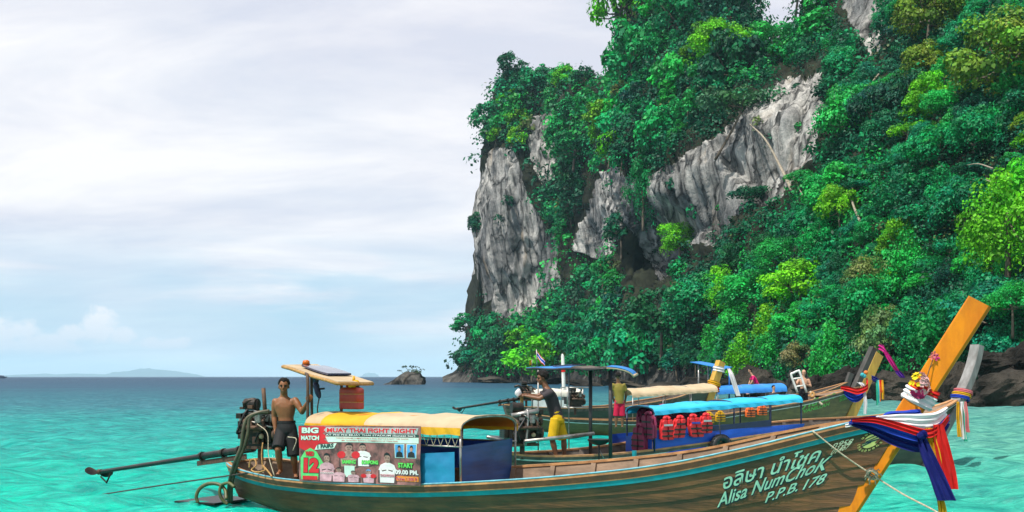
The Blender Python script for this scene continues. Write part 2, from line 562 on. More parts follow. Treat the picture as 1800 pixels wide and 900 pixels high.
# ------------------------------------------------------------------ the headland: profile columns (photo pixel, distance) from the water up and over the top
COLS = [
 (778, [(684, 400), (672, 402), (667, 405), (663, 410), (662, 425), (664, 450), (668, 480)]),
 (800, [(684, 390), (672, 392), (662, 396), (655, 402), (653, 425), (658, 460), (668, 490)]),
 (832, [(684, 378), (670, 380), (640, 384), (612, 392), (604, 402), (620, 450), (668, 520)]),
 (846, [(684, 372), (670, 374), (630, 378), (585, 384), (570, 392), (540, 396), (480, 398), (400, 398), (350, 402), (330, 410), (400, 450), (668, 540)]),
 (858, [(684, 368), (668, 370), (625, 374), (575, 380), (552, 386), (530, 384), (450, 380), (380, 380), (300, 386), (215, 396), (205, 410), (300, 470), (668, 560)]),
 (885, [(684, 358), (668, 360), (620, 364), (568, 370), (548, 376), (520, 374), (430, 368), (340, 366), (250, 374), (170, 384), (118, 394), (128, 420), (240, 490), (668, 580)]),
 (930, [(686, 345), (668, 348), (615, 353), (565, 360), (530, 368), (500, 368), (420, 362), (330, 360), (240, 368), (165, 380), (128, 392), (136, 420), (240, 500), (668, 600)]),
 (985, [(688, 315), (668, 319), (610, 326), (550, 336), (500, 344), (470, 346), (400, 346), (320, 350), (235, 360), (165, 372), (138, 388), (148, 420), (240, 500), (668, 620)]),
 (1040, [(690, 265), (668, 269), (610, 278), (550, 288), (480, 300), (440, 306), (390, 300), (320, 300), (260, 306), (200, 320), (160, 340), (165, 380), (240, 480), (668, 640)]),
 (1085, [(692, 235), (668, 239), (610, 248), (550, 258), (480, 270), (435, 276), (370, 262), (300, 260), (230, 270), (175, 284), (140, 300), (135, 330), (190, 440), (668, 640)]),
 (1108, [(693, 220), (668, 224), (610, 232), (550, 243), (485, 256), (450, 266), (380, 250), (310, 246), (220, 256), (130, 272), (70, 292), (62, 330), (140, 440), (668, 640)]),
 (1126, [(694, 213), (668, 217), (610, 225), (550, 236), (490, 252), (458, 274), (385, 245), (315, 238), (225, 247), (110, 264), (-60, 290), (-90, 325), (30, 440), (668, 640)]),
 (1160, [(695, 200), (668, 204), (605, 212), (540, 222), (495, 238), (464, 264), (410, 238), (330, 224), (250, 228), (130, 246), (-60, 275), (-160, 320), (-60, 440), (668, 640)]),
 (1250, [(699, 165), (668, 170), (600, 177), (520, 188), (440, 201), (405, 212), (370, 206), (290, 199), (230, 204), (130, 224), (-20, 256), (-140, 310), (-60, 440), (668, 640)]),
 (1335, [(702, 140), (668, 145), (590, 151), (500, 161), (400, 175), (335, 190), (300, 186), (230, 182), (180, 190), (130, 214), (82, 240), (72, 290), (100, 420), (668, 620)]),
 (1392, [(705, 126), (668, 130), (580, 137), (480, 147), (380, 159), (310, 172), (270, 172), (210, 172), (165, 184), (130, 206), (98, 236), (90, 290), (120, 420), (668, 620)]),
 (1440, [(708, 116), (668, 120), (580, 127), (480, 136), (380, 146), (300, 156), (240, 163), (180, 172), (130, 186), (90, 208), (20, 232), (-100, 262), (-60, 400), (668, 600)]),
 (1540, [(712, 102), (668, 106), (580, 112), (480, 120), (380, 129), (300, 137), (230, 146), (160, 156), (110, 172), (60, 186), (-60, 198), (-240, 240), (-120, 380), (668, 560)]),
 (1660, [(716, 92), (668, 96), (580, 101), (480, 108), (380, 116), (290, 124), (200, 133), (110, 144), (20, 156), (-70, 170), (-160, 190), (-320, 230), (-160, 360), (668, 520)]),
 (1800, [(722, 80), (668, 85), (580, 90), (480, 96), (380, 103), (290, 110), (200, 118), (110, 128), (20, 139), (-70, 152), (-180, 172), (-360, 212), (-200, 340), (668, 500)]),
 (2050, [(735, 64), (668, 68), (580, 73), (480, 79), (380, 85), (290, 92), (200, 99), (110, 107), (20, 117), (-70, 128), (-200, 150), (-420, 190), (-200, 320), (668, 480)]),
 (2500, [(760, 48), (668, 52), (580, 56), (480, 60), (380, 66), (290, 72), (200, 79), (110, 87), (20, 96), (-70, 106), (-220, 126), (-420, 160), (-200, 300), (668, 460)]),
]
NROW = 250
def resample(col):
    a = np.array(col, float)
    seg = np.hypot(np.diff(a[:, 0]), np.diff(a[:, 1]) * 1.2)
    s = np.concatenate([[0], np.cumsum(seg)]); s /= s[-1]
    # the visible front (up to the crest) takes 86 % of the rows
    crest = int(np.argmin(a[:, 0]))
    sc = s[crest]
    w = np.where(s <= sc, s / sc * 0.86, 0.86 + (s - sc) / (1 - sc) * 0.14)
    t = np.linspace(0, 1, NROW)
    return np.interp(t, w, a[:, 0]), np.interp(t, w, a[:, 1])
cpx = np.array([c[0] for c in COLS], float)
cres = [resample(c[1]) for c in COLS]
CPY = np.array([r[0] for r in cres]); CD = np.array([r[1] for r in cres])
def smooth_rows(A, k=3):
    for _ in range(k):
        A[:, 1:-1] = 0.25 * A[:, :-2] + 0.5 * A[:, 1:-1] + 0.25 * A[:, 2:]
    return A
CPY, CD = smooth_rows(CPY), smooth_rows(CD)
gpx = np.concatenate([np.linspace(778, 1100, 210, endpoint=False), np.linspace(1100, 1850, 330, endpoint=False), np.linspace(1850, 2500, 50)])
def at_cols(A, x):
    out = np.empty((len(x), NROW))
    for r in range(NROW): out[:, r] = np.interp(x, cpx, A[:, r])
    return out
GPY, GD = at_cols(CPY, gpx), at_cols(CD, gpx)
for A in (GPY, GD):                                   # round the creases between columns
    for _ in range(10):
        A[1:-1] = 0.25 * A[:-2] + 0.5 * A[1:-1] + 0.25 * A[2:]
GX = (gpx[:, None] - HOR_X) / FPX * GD
GZ = EYE_Z - (GPY - HOR_Y) / FPX * GD
base_pts = np.stack([GX, GD, GZ], -1)
def grid_normals(p):
    du = np.gradient(p, axis=0); dv = np.gradient(p, axis=1)
    n = np.cross(dv, du)
    n /= np.maximum(np.linalg.norm(n, axis=-1, keepdims=True), 1e-9)
    c = np.array([0, 0, 2.0]) - p
    flip = np.sign((n[:, 60] * c[:, 60]).sum(-1))
    return n * np.median(flip)
nrm = grid_normals(base_pts)

ROCKS = {
 'tip': [(843, 345), (838, 420), (832, 452), (842, 520), (862, 556), (895, 558), (930, 545), (985, 502), (978, 430), (950, 385), (930, 345), (918, 295), (902, 262), (864, 265)],
 'tipslit': [(936, 205), (975, 200), (985, 300), (955, 330), (930, 270)],
 'band': [(1008, 440), (1030, 375), (1048, 308), (1078, 285), (1104, 315), (1130, 318), (1180, 288), (1230, 258), (1268, 226), (1315, 178), (1365, 142), (1430, 130), (1456, 200), (1445, 280), (1402, 335), (1372, 362), (1312, 378), (1292, 408), (1252, 436), (1212, 432), (1194, 440), (1180, 485), (1158, 498), (1138, 452), (1116, 412), (1095, 408), (1078, 440), (1050, 460)],
 'peak': [(1478, -20), (1540, -60), (1556, 40), (1552, 100), (1530, 105), (1500, 52), (1480, 30)],
 'peakl': [(1418, 130), (1446, 130), (1450, 175), (1420, 175)],
}
def inpoly(x, y, poly):
    c = False
    n = len(poly)
    for i in range(n):
        x0, y0 = poly[i]; x1, y1 = poly[i - 1]
        if (y0 > y) != (y1 > y) and x < (x1 - x0) * (y - y0) / (y1 - y0) + x0: c = not c
    return c
HOLLOW = [(1096, 420), (1138, 452), (1160, 498), (1186, 486), (1190, 525), (1150, 545), (1108, 512), (1084, 455)]
def is_rock(px, py):
    return any(inpoly(px, py, p) for p in ROCKS.values())
def is_bare(px, py):
    return is_rock(px, py) or inpoly(px, py, HOLLOW)

def limestone(name, light, dark, warm):
    m, N, Lk = nodes_of(name)
    b = N['Principled BSDF']; b.inputs['Roughness'].default_value = 0.9; b.inputs['Specular IOR Level'].default_value = 0.15
    tc = N.new('ShaderNodeTexCoord')
    def nz(scale, st, rot=(0, 0, 0), det=8, rough=0.65, dist=0.0):
        mp = N.new('ShaderNodeMapping'); mp.inputs['Scale'].default_value = st; mp.inputs['Rotation'].default_value = rot
        Lk.new(tc.outputs['Object'], mp.inputs[0])
        n = N.new('ShaderNodeTexNoise'); n.inputs['Scale'].default_value = scale; n.inputs['Detail'].default_value = det
        n.inputs['Roughness'].default_value = rough; n.inputs['Distortion'].default_value = dist
        Lk.new(mp.outputs[0], n.inputs['Vector']); return n.outputs['Fac']
    def rmp(x, stops):
        r = N.new('ShaderNodeValToRGB'); e = r.color_ramp.elements
        e[0].position, e[0].color = stops[0][0], (*stops[0][1], 1)
        e[1].position, e[1].color = stops[-1][0], (*stops[-1][1], 1)
        for p, c in stops[1:-1]:
            q = e.new(p); q.color = (*c, 1)
        Lk.new(x, r.inputs[0]); return r.outputs[0]
    def mixc(f, a, c, mode='MIX'):
        n = N.new('ShaderNodeMix'); n.data_type = 'RGBA'; n.blend_type = mode
        if isinstance(f, float): n.inputs[0].default_value = f
        else: Lk.new(f, n.inputs[0])
        for i, x in ((6, a), (7, c)):
            if isinstance(x, tuple): n.inputs[i].default_value = (*x, 1)
            else: Lk.new(x, n.inputs[i])
        return n.outputs[2]
    sx_ = N.new('ShaderNodeSeparateXYZ'); Lk.new(tc.outputs['Object'], sx_.inputs[0])
    ma = N.new('ShaderNodeMath'); ma.operation = 'MULTIPLY_ADD'; Lk.new(sx_.outputs[2], ma.inputs[0]); ma.inputs[1].default_value = 0.22; Lk.new(sx_.outputs[0], ma.inputs[2])
    mz = N.new('ShaderNodeMath'); mz.operation = 'MULTIPLY'; Lk.new(sx_.outputs[2], mz.inputs[0]); mz.inputs[1].default_value = 0.045
    cx_ = N.new('ShaderNodeCombineXYZ'); Lk.new(ma.outputs[0], cx_.inputs[0]); Lk.new(sx_.outputs[1], cx_.inputs[1]); Lk.new(mz.outputs[0], cx_.inputs[2])
    sn_ = N.new('ShaderNodeTexNoise'); sn_.inputs['Scale'].default_value = 0.42; sn_.inputs['Detail'].default_value = 10; sn_.inputs['Roughness'].default_value = 0.72; Lk.new(cx_.outputs[0], sn_.inputs['Vector'])
    streak = sn_.outputs['Fac']
    blot = nz(0.05, (1, 1, 0.5), det=6, rough=0.6)
    c1 = rmp(streak, [(0.34, dark), (0.47, tuple(0.5 * (a + c) for a, c in zip(dark, light))), (0.60, light)])
    c2 = rmp(blot, [(0.42, (0.42, 0.43, 0.45)), (0.58, (1.15, 1.13, 1.1))])
    c3 = mixc(1.0, c1, c2, 'MULTIPLY')
    wf = rmp(nz(0.11, (1, 1, 0.35), det=6), [(0.60, (0, 0, 0)), (0.75, (0.5, 0.5, 0.5))])
    c4 = mixc(wf, c3, warm)
    mpv = N.new('ShaderNodeMapping'); mpv.inputs['Scale'].default_value = (1, 1, 0.38); mpv.inputs['Rotation'].default_value = (0, R(-14), 0)
    Lk.new(tc.outputs['Object'], mpv.inputs[0])
    wn = N.new('ShaderNodeTexNoise'); wn.inputs['Scale'].default_value = 0.25; wn.inputs['Detail'].default_value = 6; Lk.new(mpv.outputs[0], wn.inputs['Vector'])
    wv = N.new('ShaderNodeVectorMath'); wv.operation = 'MULTIPLY_ADD'; wv.inputs[1].default_value = (5, 5, 5); Lk.new(wn.outputs['Color'], wv.inputs[0]); Lk.new(mpv.outputs[0], wv.inputs[2])
    vo = N.new('ShaderNodeTexVoronoi'); vo.feature = 'DISTANCE_TO_EDGE'; vo.inputs['Scale'].default_value = 0.16; Lk.new(wv.outputs[0], vo.inputs['Vector'])
    crack = rmp(vo.outputs['Distance'], [(0.0, (0.10, 0.10, 0.11)), (0.035, (0.62, 0.62, 0.62)), (0.09, (1, 1, 1))])
    c4 = mixc(1.0, c4, crack, 'MULTIPLY')
    Lk.new(c4, b.inputs['Base Color'])
    bp = N.new('ShaderNodeBump'); bp.inputs['Strength'].default_value = 1.0; bp.inputs['Distance'].default_value = 1.3
    hs = N.new('ShaderNodeMath'); hs.operation = 'ADD'
    Lk.new(streak, hs.inputs[0]); Lk.new(nz(0.5, (1, 1, 0.8), det=9, rough=0.7), hs.inputs[1])
    Lk.new(hs.outputs[0], bp.inputs['Height']); Lk.new(bp.outputs[0], b.inputs['Normal'])
    return m
M_ROCK = limestone('pale_limestone', (0.55, 0.545, 0.525), (0.045, 0.048, 0.052), (0.44, 0.30, 0.16))
M_DARKROCK = limestone('wet_dark_limestone', (0.13, 0.125, 0.115), (0.025, 0.025, 0.025), (0.16, 0.11, 0.06))
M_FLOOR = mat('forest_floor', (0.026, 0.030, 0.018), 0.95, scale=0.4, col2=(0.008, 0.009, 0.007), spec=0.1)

def build_cliff():
    p = base_pts.copy()
    nc, nr = p.shape[:2]
    disp = np.zeros((nc, nr))
    rock = np.zeros((nc, nr), bool)
    for i in range(nc):
        near = 0.45 + 0.55 * sstep(90, 300, GD[i, 60])
        for j in range(nr):
            x, y, z = p[i, j]
            a = mnoise.fractal(V((x * 0.03, y * 0.03, z * 0.035)), 0.8, 2.1, 4) * 4.2
            xs = x + (0.30 if gpx[i] > 1050 else 0.06) * z
            f = mnoise.noise(V((xs * 0.30, y * 0.30, z * 0.022)))
            f2 = mnoise.noise(V((xs * 0.85, y * 0.85, z * 0.05)))
            rock[i, j] = j < nr * 0.88 and is_rock(gpx[i], GPY[i, j])
            if rock[i, j]:
                c = mnoise.noise(V((xs * 0.12, y * 0.12, z * 0.03)))
                lg = mnoise.noise(V((x * 0.02, y * 0.02, z * 0.28 + 0.05 * x)))
                disp[i, j] = near * (a * 0.7 + 2.2 * (abs(f) * -2 + 0.5) + 1.1 * f2 + 1.2 * c + 0.7 * max(0, lg))
            else:
                c = mnoise.fractal(V((x * 0.16, y * 0.16, z * 0.12)), 0.9, 2.2, 4)
                disp[i, j] = near * (a + 1.5 * (abs(f) * -2 + 0.5) + 0.7 * f2 + 1.6 * c)
    fade = np.clip((GZ + 3) / 8.0, 0.25, 1)
    edge = np.clip((gpx - 778) / 60.0, 0.1, 1)[:, None]
    p = p + nrm * (disp * fade * edge)[..., None]
    me = bpy.data.meshes.new('cliff')
    me.vertices.add(nc * nr)
    me.vertices.foreach_set('co', p.astype('f').ravel())
    idx = np.arange(nc * nr).reshape(nc, nr)
    q = np.stack([idx[:-1, :-1], idx[1:, :-1], idx[1:, 1:], idx[:-1, 1:]], -1).reshape(-1, 4)
    set_quads(me, q)
    mi = np.where(rock[:-1, :-1], 1, 0)
    lowrock = (GZ[:-1, :-1] < 5.0)
    mi = np.where((mi == 0) & lowrock, 2, mi)
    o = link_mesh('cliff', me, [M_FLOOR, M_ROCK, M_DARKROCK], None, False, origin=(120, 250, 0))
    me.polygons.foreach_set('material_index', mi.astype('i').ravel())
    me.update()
    tag(o, 'grey limestone headland cliff rising from the sea', 'cliff', kind='structure')
    return p
CLIFF = build_cliff()
NRM = grid_normals(CLIFF)

def surf(px, py):
    """point and outward normal of the headland where the photo shows (px, py)"""
    i = min(max(np.searchsorted(gpx, px), 1), len(gpx) - 1)
    col = GPY[i]
    crest = int(np.argmin(col))
    front = col[:crest + 1]
    if py < front[-1]: return None
    j = int(np.argmin(np.abs(front - py)))
    return V(CLIFF[i, j]), V(NRM[i, j])

# ------------------------------------------------------------------ foliage
def leaf_material():
    m, N, Lk = nodes_of('leaves')
    b = N['Principled BSDF']; b.inputs['Roughness'].default_value = 0.5; b.inputs['Specular IOR Level'].default_value = 0.18
    at = N.new('ShaderNodeAttribute'); at.attribute_name = 'tint'
    oi = N.new('ShaderNodeObjectInfo')
    mx = N.new('ShaderNodeMix'); mx.data_type = 'RGBA'; mx.blend_type = 'MULTIPLY'; mx.inputs[0].default_value = 1.0
    Lk.new(at.outputs['Color'], mx.inputs[6]); Lk.new(oi.outputs['Color'], mx.inputs[7])
    Lk.new(mx.outputs[2], b.inputs['Base Color'])
    t = N.new('ShaderNodeBsdfTranslucent'); Lk.new(mx.outputs[2], t.inputs[0])
    ms = N.new('ShaderNodeMixShader'); ms.inputs[0].default_value = 0.22
    Lk.new(b.outputs[0], ms.inputs[1]); Lk.new(t.outputs[0], ms.inputs[2])
    Lk.new(ms.outputs[0], N['Material Output'].inputs[0])
    return m
M_LEAF = leaf_material()
M_BARK = mat('bark', (0.16, 0.13, 0.10), 0.9, scale=3, col2=(0.05, 0.04, 0.03), bump=0.6, stretch=(1, 1, 0.3), spec=0.2)
NPR = np.random.RandomState(5)

def leaves_mesh(name, cen, nor, size, tint, droop=0.0):
    """one rhombic, slightly folded leaf per row; cen (n,3), nor (n,3), size (n), tint (n,3)"""
    n = len(cen)
    nor = nor / np.maximum(np.linalg.norm(nor, axis=1, keepdims=True), 1e-9)
    r = NPR.normal(size=(n, 3)); r[:, 2] -= droop
    t = r - nor * (r * nor).sum(1, keepdims=True)
    t /= np.maximum(np.linalg.norm(t, axis=1, keepdims=True), 1e-9)
    s = np.cross(nor, t)
    L = size[:, None]
    wv = NPR.uniform(0.28, 0.42, (n, 1))
    v0 = cen - t * L * 0.5
    v1 = cen + s * L * wv - nor * L * 0.08
    v2 = cen + t * L * 0.5 - nor * L * 0.12
    v3 = cen - s * L * wv - nor * L * 0.08
    co = np.stack([v0, v1, v2, v3], 1).reshape(-1, 3)
    me = bpy.data.meshes.new(name)
    me.vertices.add(n * 4); me.vertices.foreach_set('co', co.astype('f').ravel())
    set_quads(me, np.arange(n * 4).reshape(n, 4))
    at = me.color_attributes.new('tint', 'FLOAT_COLOR', 'POINT')
    c = np.ones((n, 4), 'f'); c[:, :3] = tint
    at.data.foreach_set('color', np.repeat(c, 4, 0).ravel())
    return me

def clump_leaves(centres, radii, per, leaf, base_tint, flat=0.75, hang=0.0):
    """shells of leaves round clump centres, thicker on top"""
    C, Nn, S, T = [], [], [], []
    for c, r, k, bt in zip(centres, radii, per, base_tint):
        d = NPR.normal(size=(k, 3))
        d[:, 2] = np.abs(d[:, 2]) * np.where(NPR.rand(k) < 0.80, 1, -0.7)
        d /= np.linalg.norm(d, axis=1, keepdims=True)
        rad = r * NPR.uniform(0.55, 1.08, (k, 1)) ** 0.6
        spray = NPR.normal(size=(3, 3)); spray /= np.linalg.norm(spray, axis=1, keepdims=True)
        rad = rad * (1 + 0.45 * np.clip((d @ spray.T).max(1, keepdims=True) - 0.80, 0, 1) * 4)
        off = d * rad
        off[:, 2] *= flat
        if hang:
            h = NPR.rand(k) < 0.5
            off[h, 2] -= np.abs(NPR.normal(size=h.sum())) * r * hang
        C.append(np.asarray(c) + off)
        nn = d + NPR.normal(size=(k, 3)) * 0.45
        nn[:, 2] += 0.35
        Nn.append(nn)
        S.append(leaf * NPR.uniform(0.55, 1.3, k) * NPR.choice([0.75, 0.95, 1.25]))
        tt = np.asarray(bt)[None] * NPR.uniform(0.62, 1.32, (k, 1)) * (1 + NPR.normal(size=(k, 3)) * 0.06)
        T.append(tt)
    return np.concatenate(C), np.concatenate(Nn), np.concatenate(S), np.concatenate(T)

def crown_proto(seed, n_cl, rx, rz, leaf, per, kind='round'):
    """crown about the origin of radius ~1; returns mesh of leaves and clump centres"""
    rng = np.random.RandomState(seed)
    cs, rs, tints = [], [], []
    k = 0
    while len(cs) < n_cl and k < 4000:
        k += 1
        d = rng.normal(size=3); d /= np.linalg.norm(d)
        if kind == 'flat':
            c = np.array([d[0] * rx, d[1] * rx, abs(d[2]) * rz * 0.5]) * rng.uniform(0.35, 1.0)
            c[2] = rz * (0.5 - 0.5 * (c[0] ** 2 + c[1] ** 2) / rx ** 2) + rng.normal() * 0.08
            r = rng.uniform(0.16, 0.30)
        elif kind == 'weep':
            c = np.array([d[0] * rx, d[1] * rx, d[2] * rz]) * rng.uniform(0.3, 1.0)
            c[2] -= 0.45 * (c[0] ** 2 + c[1] ** 2)
            r = rng.uniform(0.16, 0.28)
        else:
            if d[2] < -0.45: continue
            c = np.array([d[0] * rx, d[1] * rx, d[2] * rz]) * rng.uniform(0.45, 1.0) ** 0.5
            r = rng.uniform(0.20, 0.40)
        if any(np.linalg.norm(c - q) < 0.55 * min(r, s) for q, s in zip(cs, rs)): continue
        cs.append(c); rs.append(r)
        g = rng.uniform(0.55, 1.35)
        tints.append(np.array([g * rng.uniform(0.7, 1.5), g, g * rng.uniform(0.65, 1.25)]))
    pr = [max(20, int(per * (r / 0.3) ** 2)) for r in rs]
    C, Nn, S, T = clump_leaves(cs, rs, pr, leaf, tints, 0.78, 0.9 if kind == 'weep' else 0.0)
    return leaves_mesh('crown', C, Nn, S, T, droop=1.2 if kind == 'weep' else 0.25), cs

def trunk_mesh(seed, cs, base_z, lean=(0, 0), rad=0.07):
    rng = random.Random(seed)
    m = MB()
    top = V((0, 0, -0.05))
    pts = [V((lean[0], lean[1], base_z)), V((lean[0] * 0.55, lean[1] * 0.5, base_z * 0.6)), V((lean[0] * 0.15, lean[1] * 0.2, base_z * 0.25)), top]
    pts = spline(pts, 3)
    m.tube(pts, [lerp(rad, rad * 0.5, i / (len(pts) - 1)) for i in range(len(pts))], 7)
    for c in rng.sample(list(cs), min(7, len(cs))):
        c = V(c)
        a = pts[-3].lerp(pts[-1], rng.random())
        mid = a.lerp(c, 0.5) + V((0, 0, -0.06))
        m.tube([a, mid, c], [rad * 0.45, rad * 0.3, rad * 0.1], 5)
    me = m.mesh('trunk')
    return me

PROTO = {}
def add_proto(key, seed, n_cl, rx, rz, leaf, per, kind='round', base=-1.3, lean=(0, 0)):
    cm, cs = crown_proto(seed, n_cl, rx, rz, leaf, per, kind)
    tm = trunk_mesh(seed, cs, base, lean, 0.032 if kind == 'flat' else 0.06)
    cm.materials.append(M_LEAF); tm.materials.append(M_BARK)
    tm.polygons.foreach_set('use_smooth', np.ones(len(tm.polygons), bool))
    PROTO[key] = (tm, cm)
for k in range(6): add_proto('near%d' % k, 20 + k, 34, 0.9, 0.75, 0.085, 190)
for k in range(3): add_proto('flat%d' % k, 40 + k, 26, 0.95, 0.35, 0.085, 150, 'flat', lean=(0.5, 0.3))
for k in range(2): add_proto('weep%d' % k, 50 + k, 46, 0.85, 0.8, 0.075, 210, 'weep')
for k in range(5): add_proto('far%d' % k, 60 + k, 24, 0.9, 0.8, 0.15, 75)

TREE_N = [0]
def tree(key, pos, Rm, colour, label, group=None, name='jungle_tree', rz=None, sz=1.0, tilt=(0, 0)):
    """root at the foot of the trunk; crown centre at pos"""
    tm, cm = PROTO[key]
    o = empty(name, pos, label, 'tree', group)
    TREE_N[0] += 1
    o.scale = (Rm, Rm, Rm * sz)
    o.rotation_euler = (tilt[0], tilt[1], rz if rz is not None else NPR.uniform(0, 6.28))
    for nm, me in (('trunk', tm), ('crown', cm)):
        c = bpy.data.objects.new(nm, me)
        COL.objects.link(c)
        c.parent = o
        c.color = (*colour, 1)
    return o

# base greens (linear): deep blue-green, emerald, fresh green, lime, olive
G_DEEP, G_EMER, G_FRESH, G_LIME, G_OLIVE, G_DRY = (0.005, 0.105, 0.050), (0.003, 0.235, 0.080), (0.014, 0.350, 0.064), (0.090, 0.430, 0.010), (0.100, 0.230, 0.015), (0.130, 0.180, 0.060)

SPECIAL = [  # px, py of the crown, radius in photo px, prototype, colour, label, height scale, how far out of the slope (m)
 (1772, 365, 92, 'weep0', G_LIME, 'bright lime tree with drooping fronds at the right edge of the photo', 1.15, 14),
 (1195, 428, 46, 'near0', G_LIME, 'yellow-green tree at the lower tip of the pale rock face', 0.9, 5),
 (1305, 185, 82, 'flat0', (0.03, 0.13, 0.05), 'spreading grey-green tree leaning out over the top of the pale rock face', 0.9, 7),
 (1322, 345, 50, 'flat1', G_DEEP, 'dark flat-topped tree standing before the lower edge of the pale rock', 0.9, 6),
 (1403, 312, 34, 'flat2', G_FRESH, 'small fresh green umbrella tree on a thin bare trunk right of the pale rock', 0.8, 8),
 (897, 118, 26, 'far0', G_DEEP, 'dark shrubby tree on the pinnacle at the top of the headland tip', 1.1, 2),
 (858, 208, 34, 'far1', G_EMER, 'tree overhanging the sea from the left rim of the headland tip', 1.0, 0),
 (1022, 140, 24, 'far2', G_DEEP, 'round tree on the skyline at the right end of the headland tip', 1.0, 2),
 (1268, 80, 54, 'near1', G_LIME, 'lime green tree high on the slope left of the sky notch', 0.9, 6),
 (1352, 92, 60, 'near2', G_FRESH, 'fresh green tree just below the sky notch', 0.9, 6),
 (1498, 215, 62, 'near3', G_FRESH, 'fresh green tree with hanging foliage right of the pale rock face', 1.2, 6),
 (838, 398, 20, 'far3', G_DEEP, 'small dark shrub clinging to the left edge of the tip rock face', 1.2, 1),
 (1530, 490, 46, 'near4', (0.10, 0.19, 0.05), 'pale brownish-green tree amid the greener lower right slope', 1.0, 7),
 (1768, 110, 95, 'near5', G_OLIVE, 'olive tree with yellow and orange leaves in the top right corner', 1.1, 10),
 (920, 600, 34, 'far4', G_LIME, 'yellow-green tree above the water under the tip rock face', 0.9, 4),
 (818, 632, 28, 'far0', G_DEEP, 'leftmost low tree of the headland reaching out over the sea', 0.8, 2),
 (1092, 405, 34, 'far1', G_DEEP, 'dark bush hanging on the middle of the pale rock band', 1.2, 4),
 (1130, 318, 40, 'weep1', G_EMER, 'green curtain of creepers hanging over the pale rock band', 1.7, 3),
 (1235, 540, 72, 'near0', G_EMER, 'large emerald tree in the middle of the slope above the boats', 1.0, 6),
 (1470, 340, 58, 'near2', G_FRESH, 'bright tree on the slope at the right foot of the rock face', 1.0, 6),
 (1620, 560, 60, 'weep0', G_EMER, 'blue-green tree with hanging leaves behind the tall orange prow', 1.0, 6),
 (1780, 535, 46, 'near3', G_FRESH, 'fresh green leafy tree at the right edge above the boulders', 1.0, 9),
]
used = []
for (px, py, rp, key, colr, label, sz, out) in SPECIAL:
    s = surf(px, py)
    if s is None: s = surf(px, py + 40) or surf(px, py + 90)
    p, n = s
    d = p.y - out
    pos = P(px, py, d)
    tree(key, pos, rp / FPX * d, colr, label, name='tree', sz=sz, rz=len(used) * 1.3)
    used.append((px, py, rp))

LANDMARK = [(1772, 365, 'drooping lime tree'), (1195, 428, 'lime tree below the rock'), (1305, 185, 'tree leaning over the rock'), (1322, 345, 'dark flat-topped tree'),
 (1403, 312, 'small umbrella tree'), (897, 118, 'pinnacle shrub'), (858, 208, 'tree on the left rim'), (1022, 140, 'round skyline tree'), (1268, 80, 'high lime tree'), (1370, 60, 'sky notch'),
 (1498, 215, 'tree with hanging foliage'), (905, 460, 'tip rock face'), (1530, 490, 'pale brownish tree'), (1768, 110, 'olive tree in the corner'), (920, 600, 'lime tree at the water'),
 (818, 632, 'leftmost low tree'), (1092, 405, 'dark bush on the rock band'), (1130, 318, 'creeper curtain'), (1235, 540, 'large emerald tree'), (1620, 560, 'tree behind the orange prow'),
 (1780, 535, 'leafy tree above the boulders'), (1510, 20, 'pale rock peak'), (1020, 560, 'low wood under the tip'), (1390, 520, 'middle of the lower slope'), (1650, 330, 'middle of the right slope'), (1180, 150, 'slope over the rock band'), (960, 250, 'upper tip cliff'), (1640, 160, 'upper right slope')]
SEEN_LABELS = {}
def tree_label(px, py, rp, tone):
    x, y, nm = min(LANDMARK, key=lambda q: (q[0] - px) ** 2 + (q[1] - py) ** 2)
    dx, dy = px - x, py - y
    a = math.degrees(math.atan2(-dy, dx)) % 360
    side = ('right of', 'up and right of', 'above', 'up and left of', 'left of', 'down and left of', 'below', 'down and right of')[int((a + 22.5) // 45) % 8]
    far = math.hypot(dx, dy)
    near = 'just ' if far < 55 else '' if far < 100 else 'well '
    size = 'small ' if rp < 40 else 'large ' if rp > 62 else ''
    return size + tone + ' tree ' + near + side + ' the ' + nm
GREENS = [G_DEEP, G_DEEP, G_EMER, G_EMER, G_EMER, G_FRESH, G_LIME]
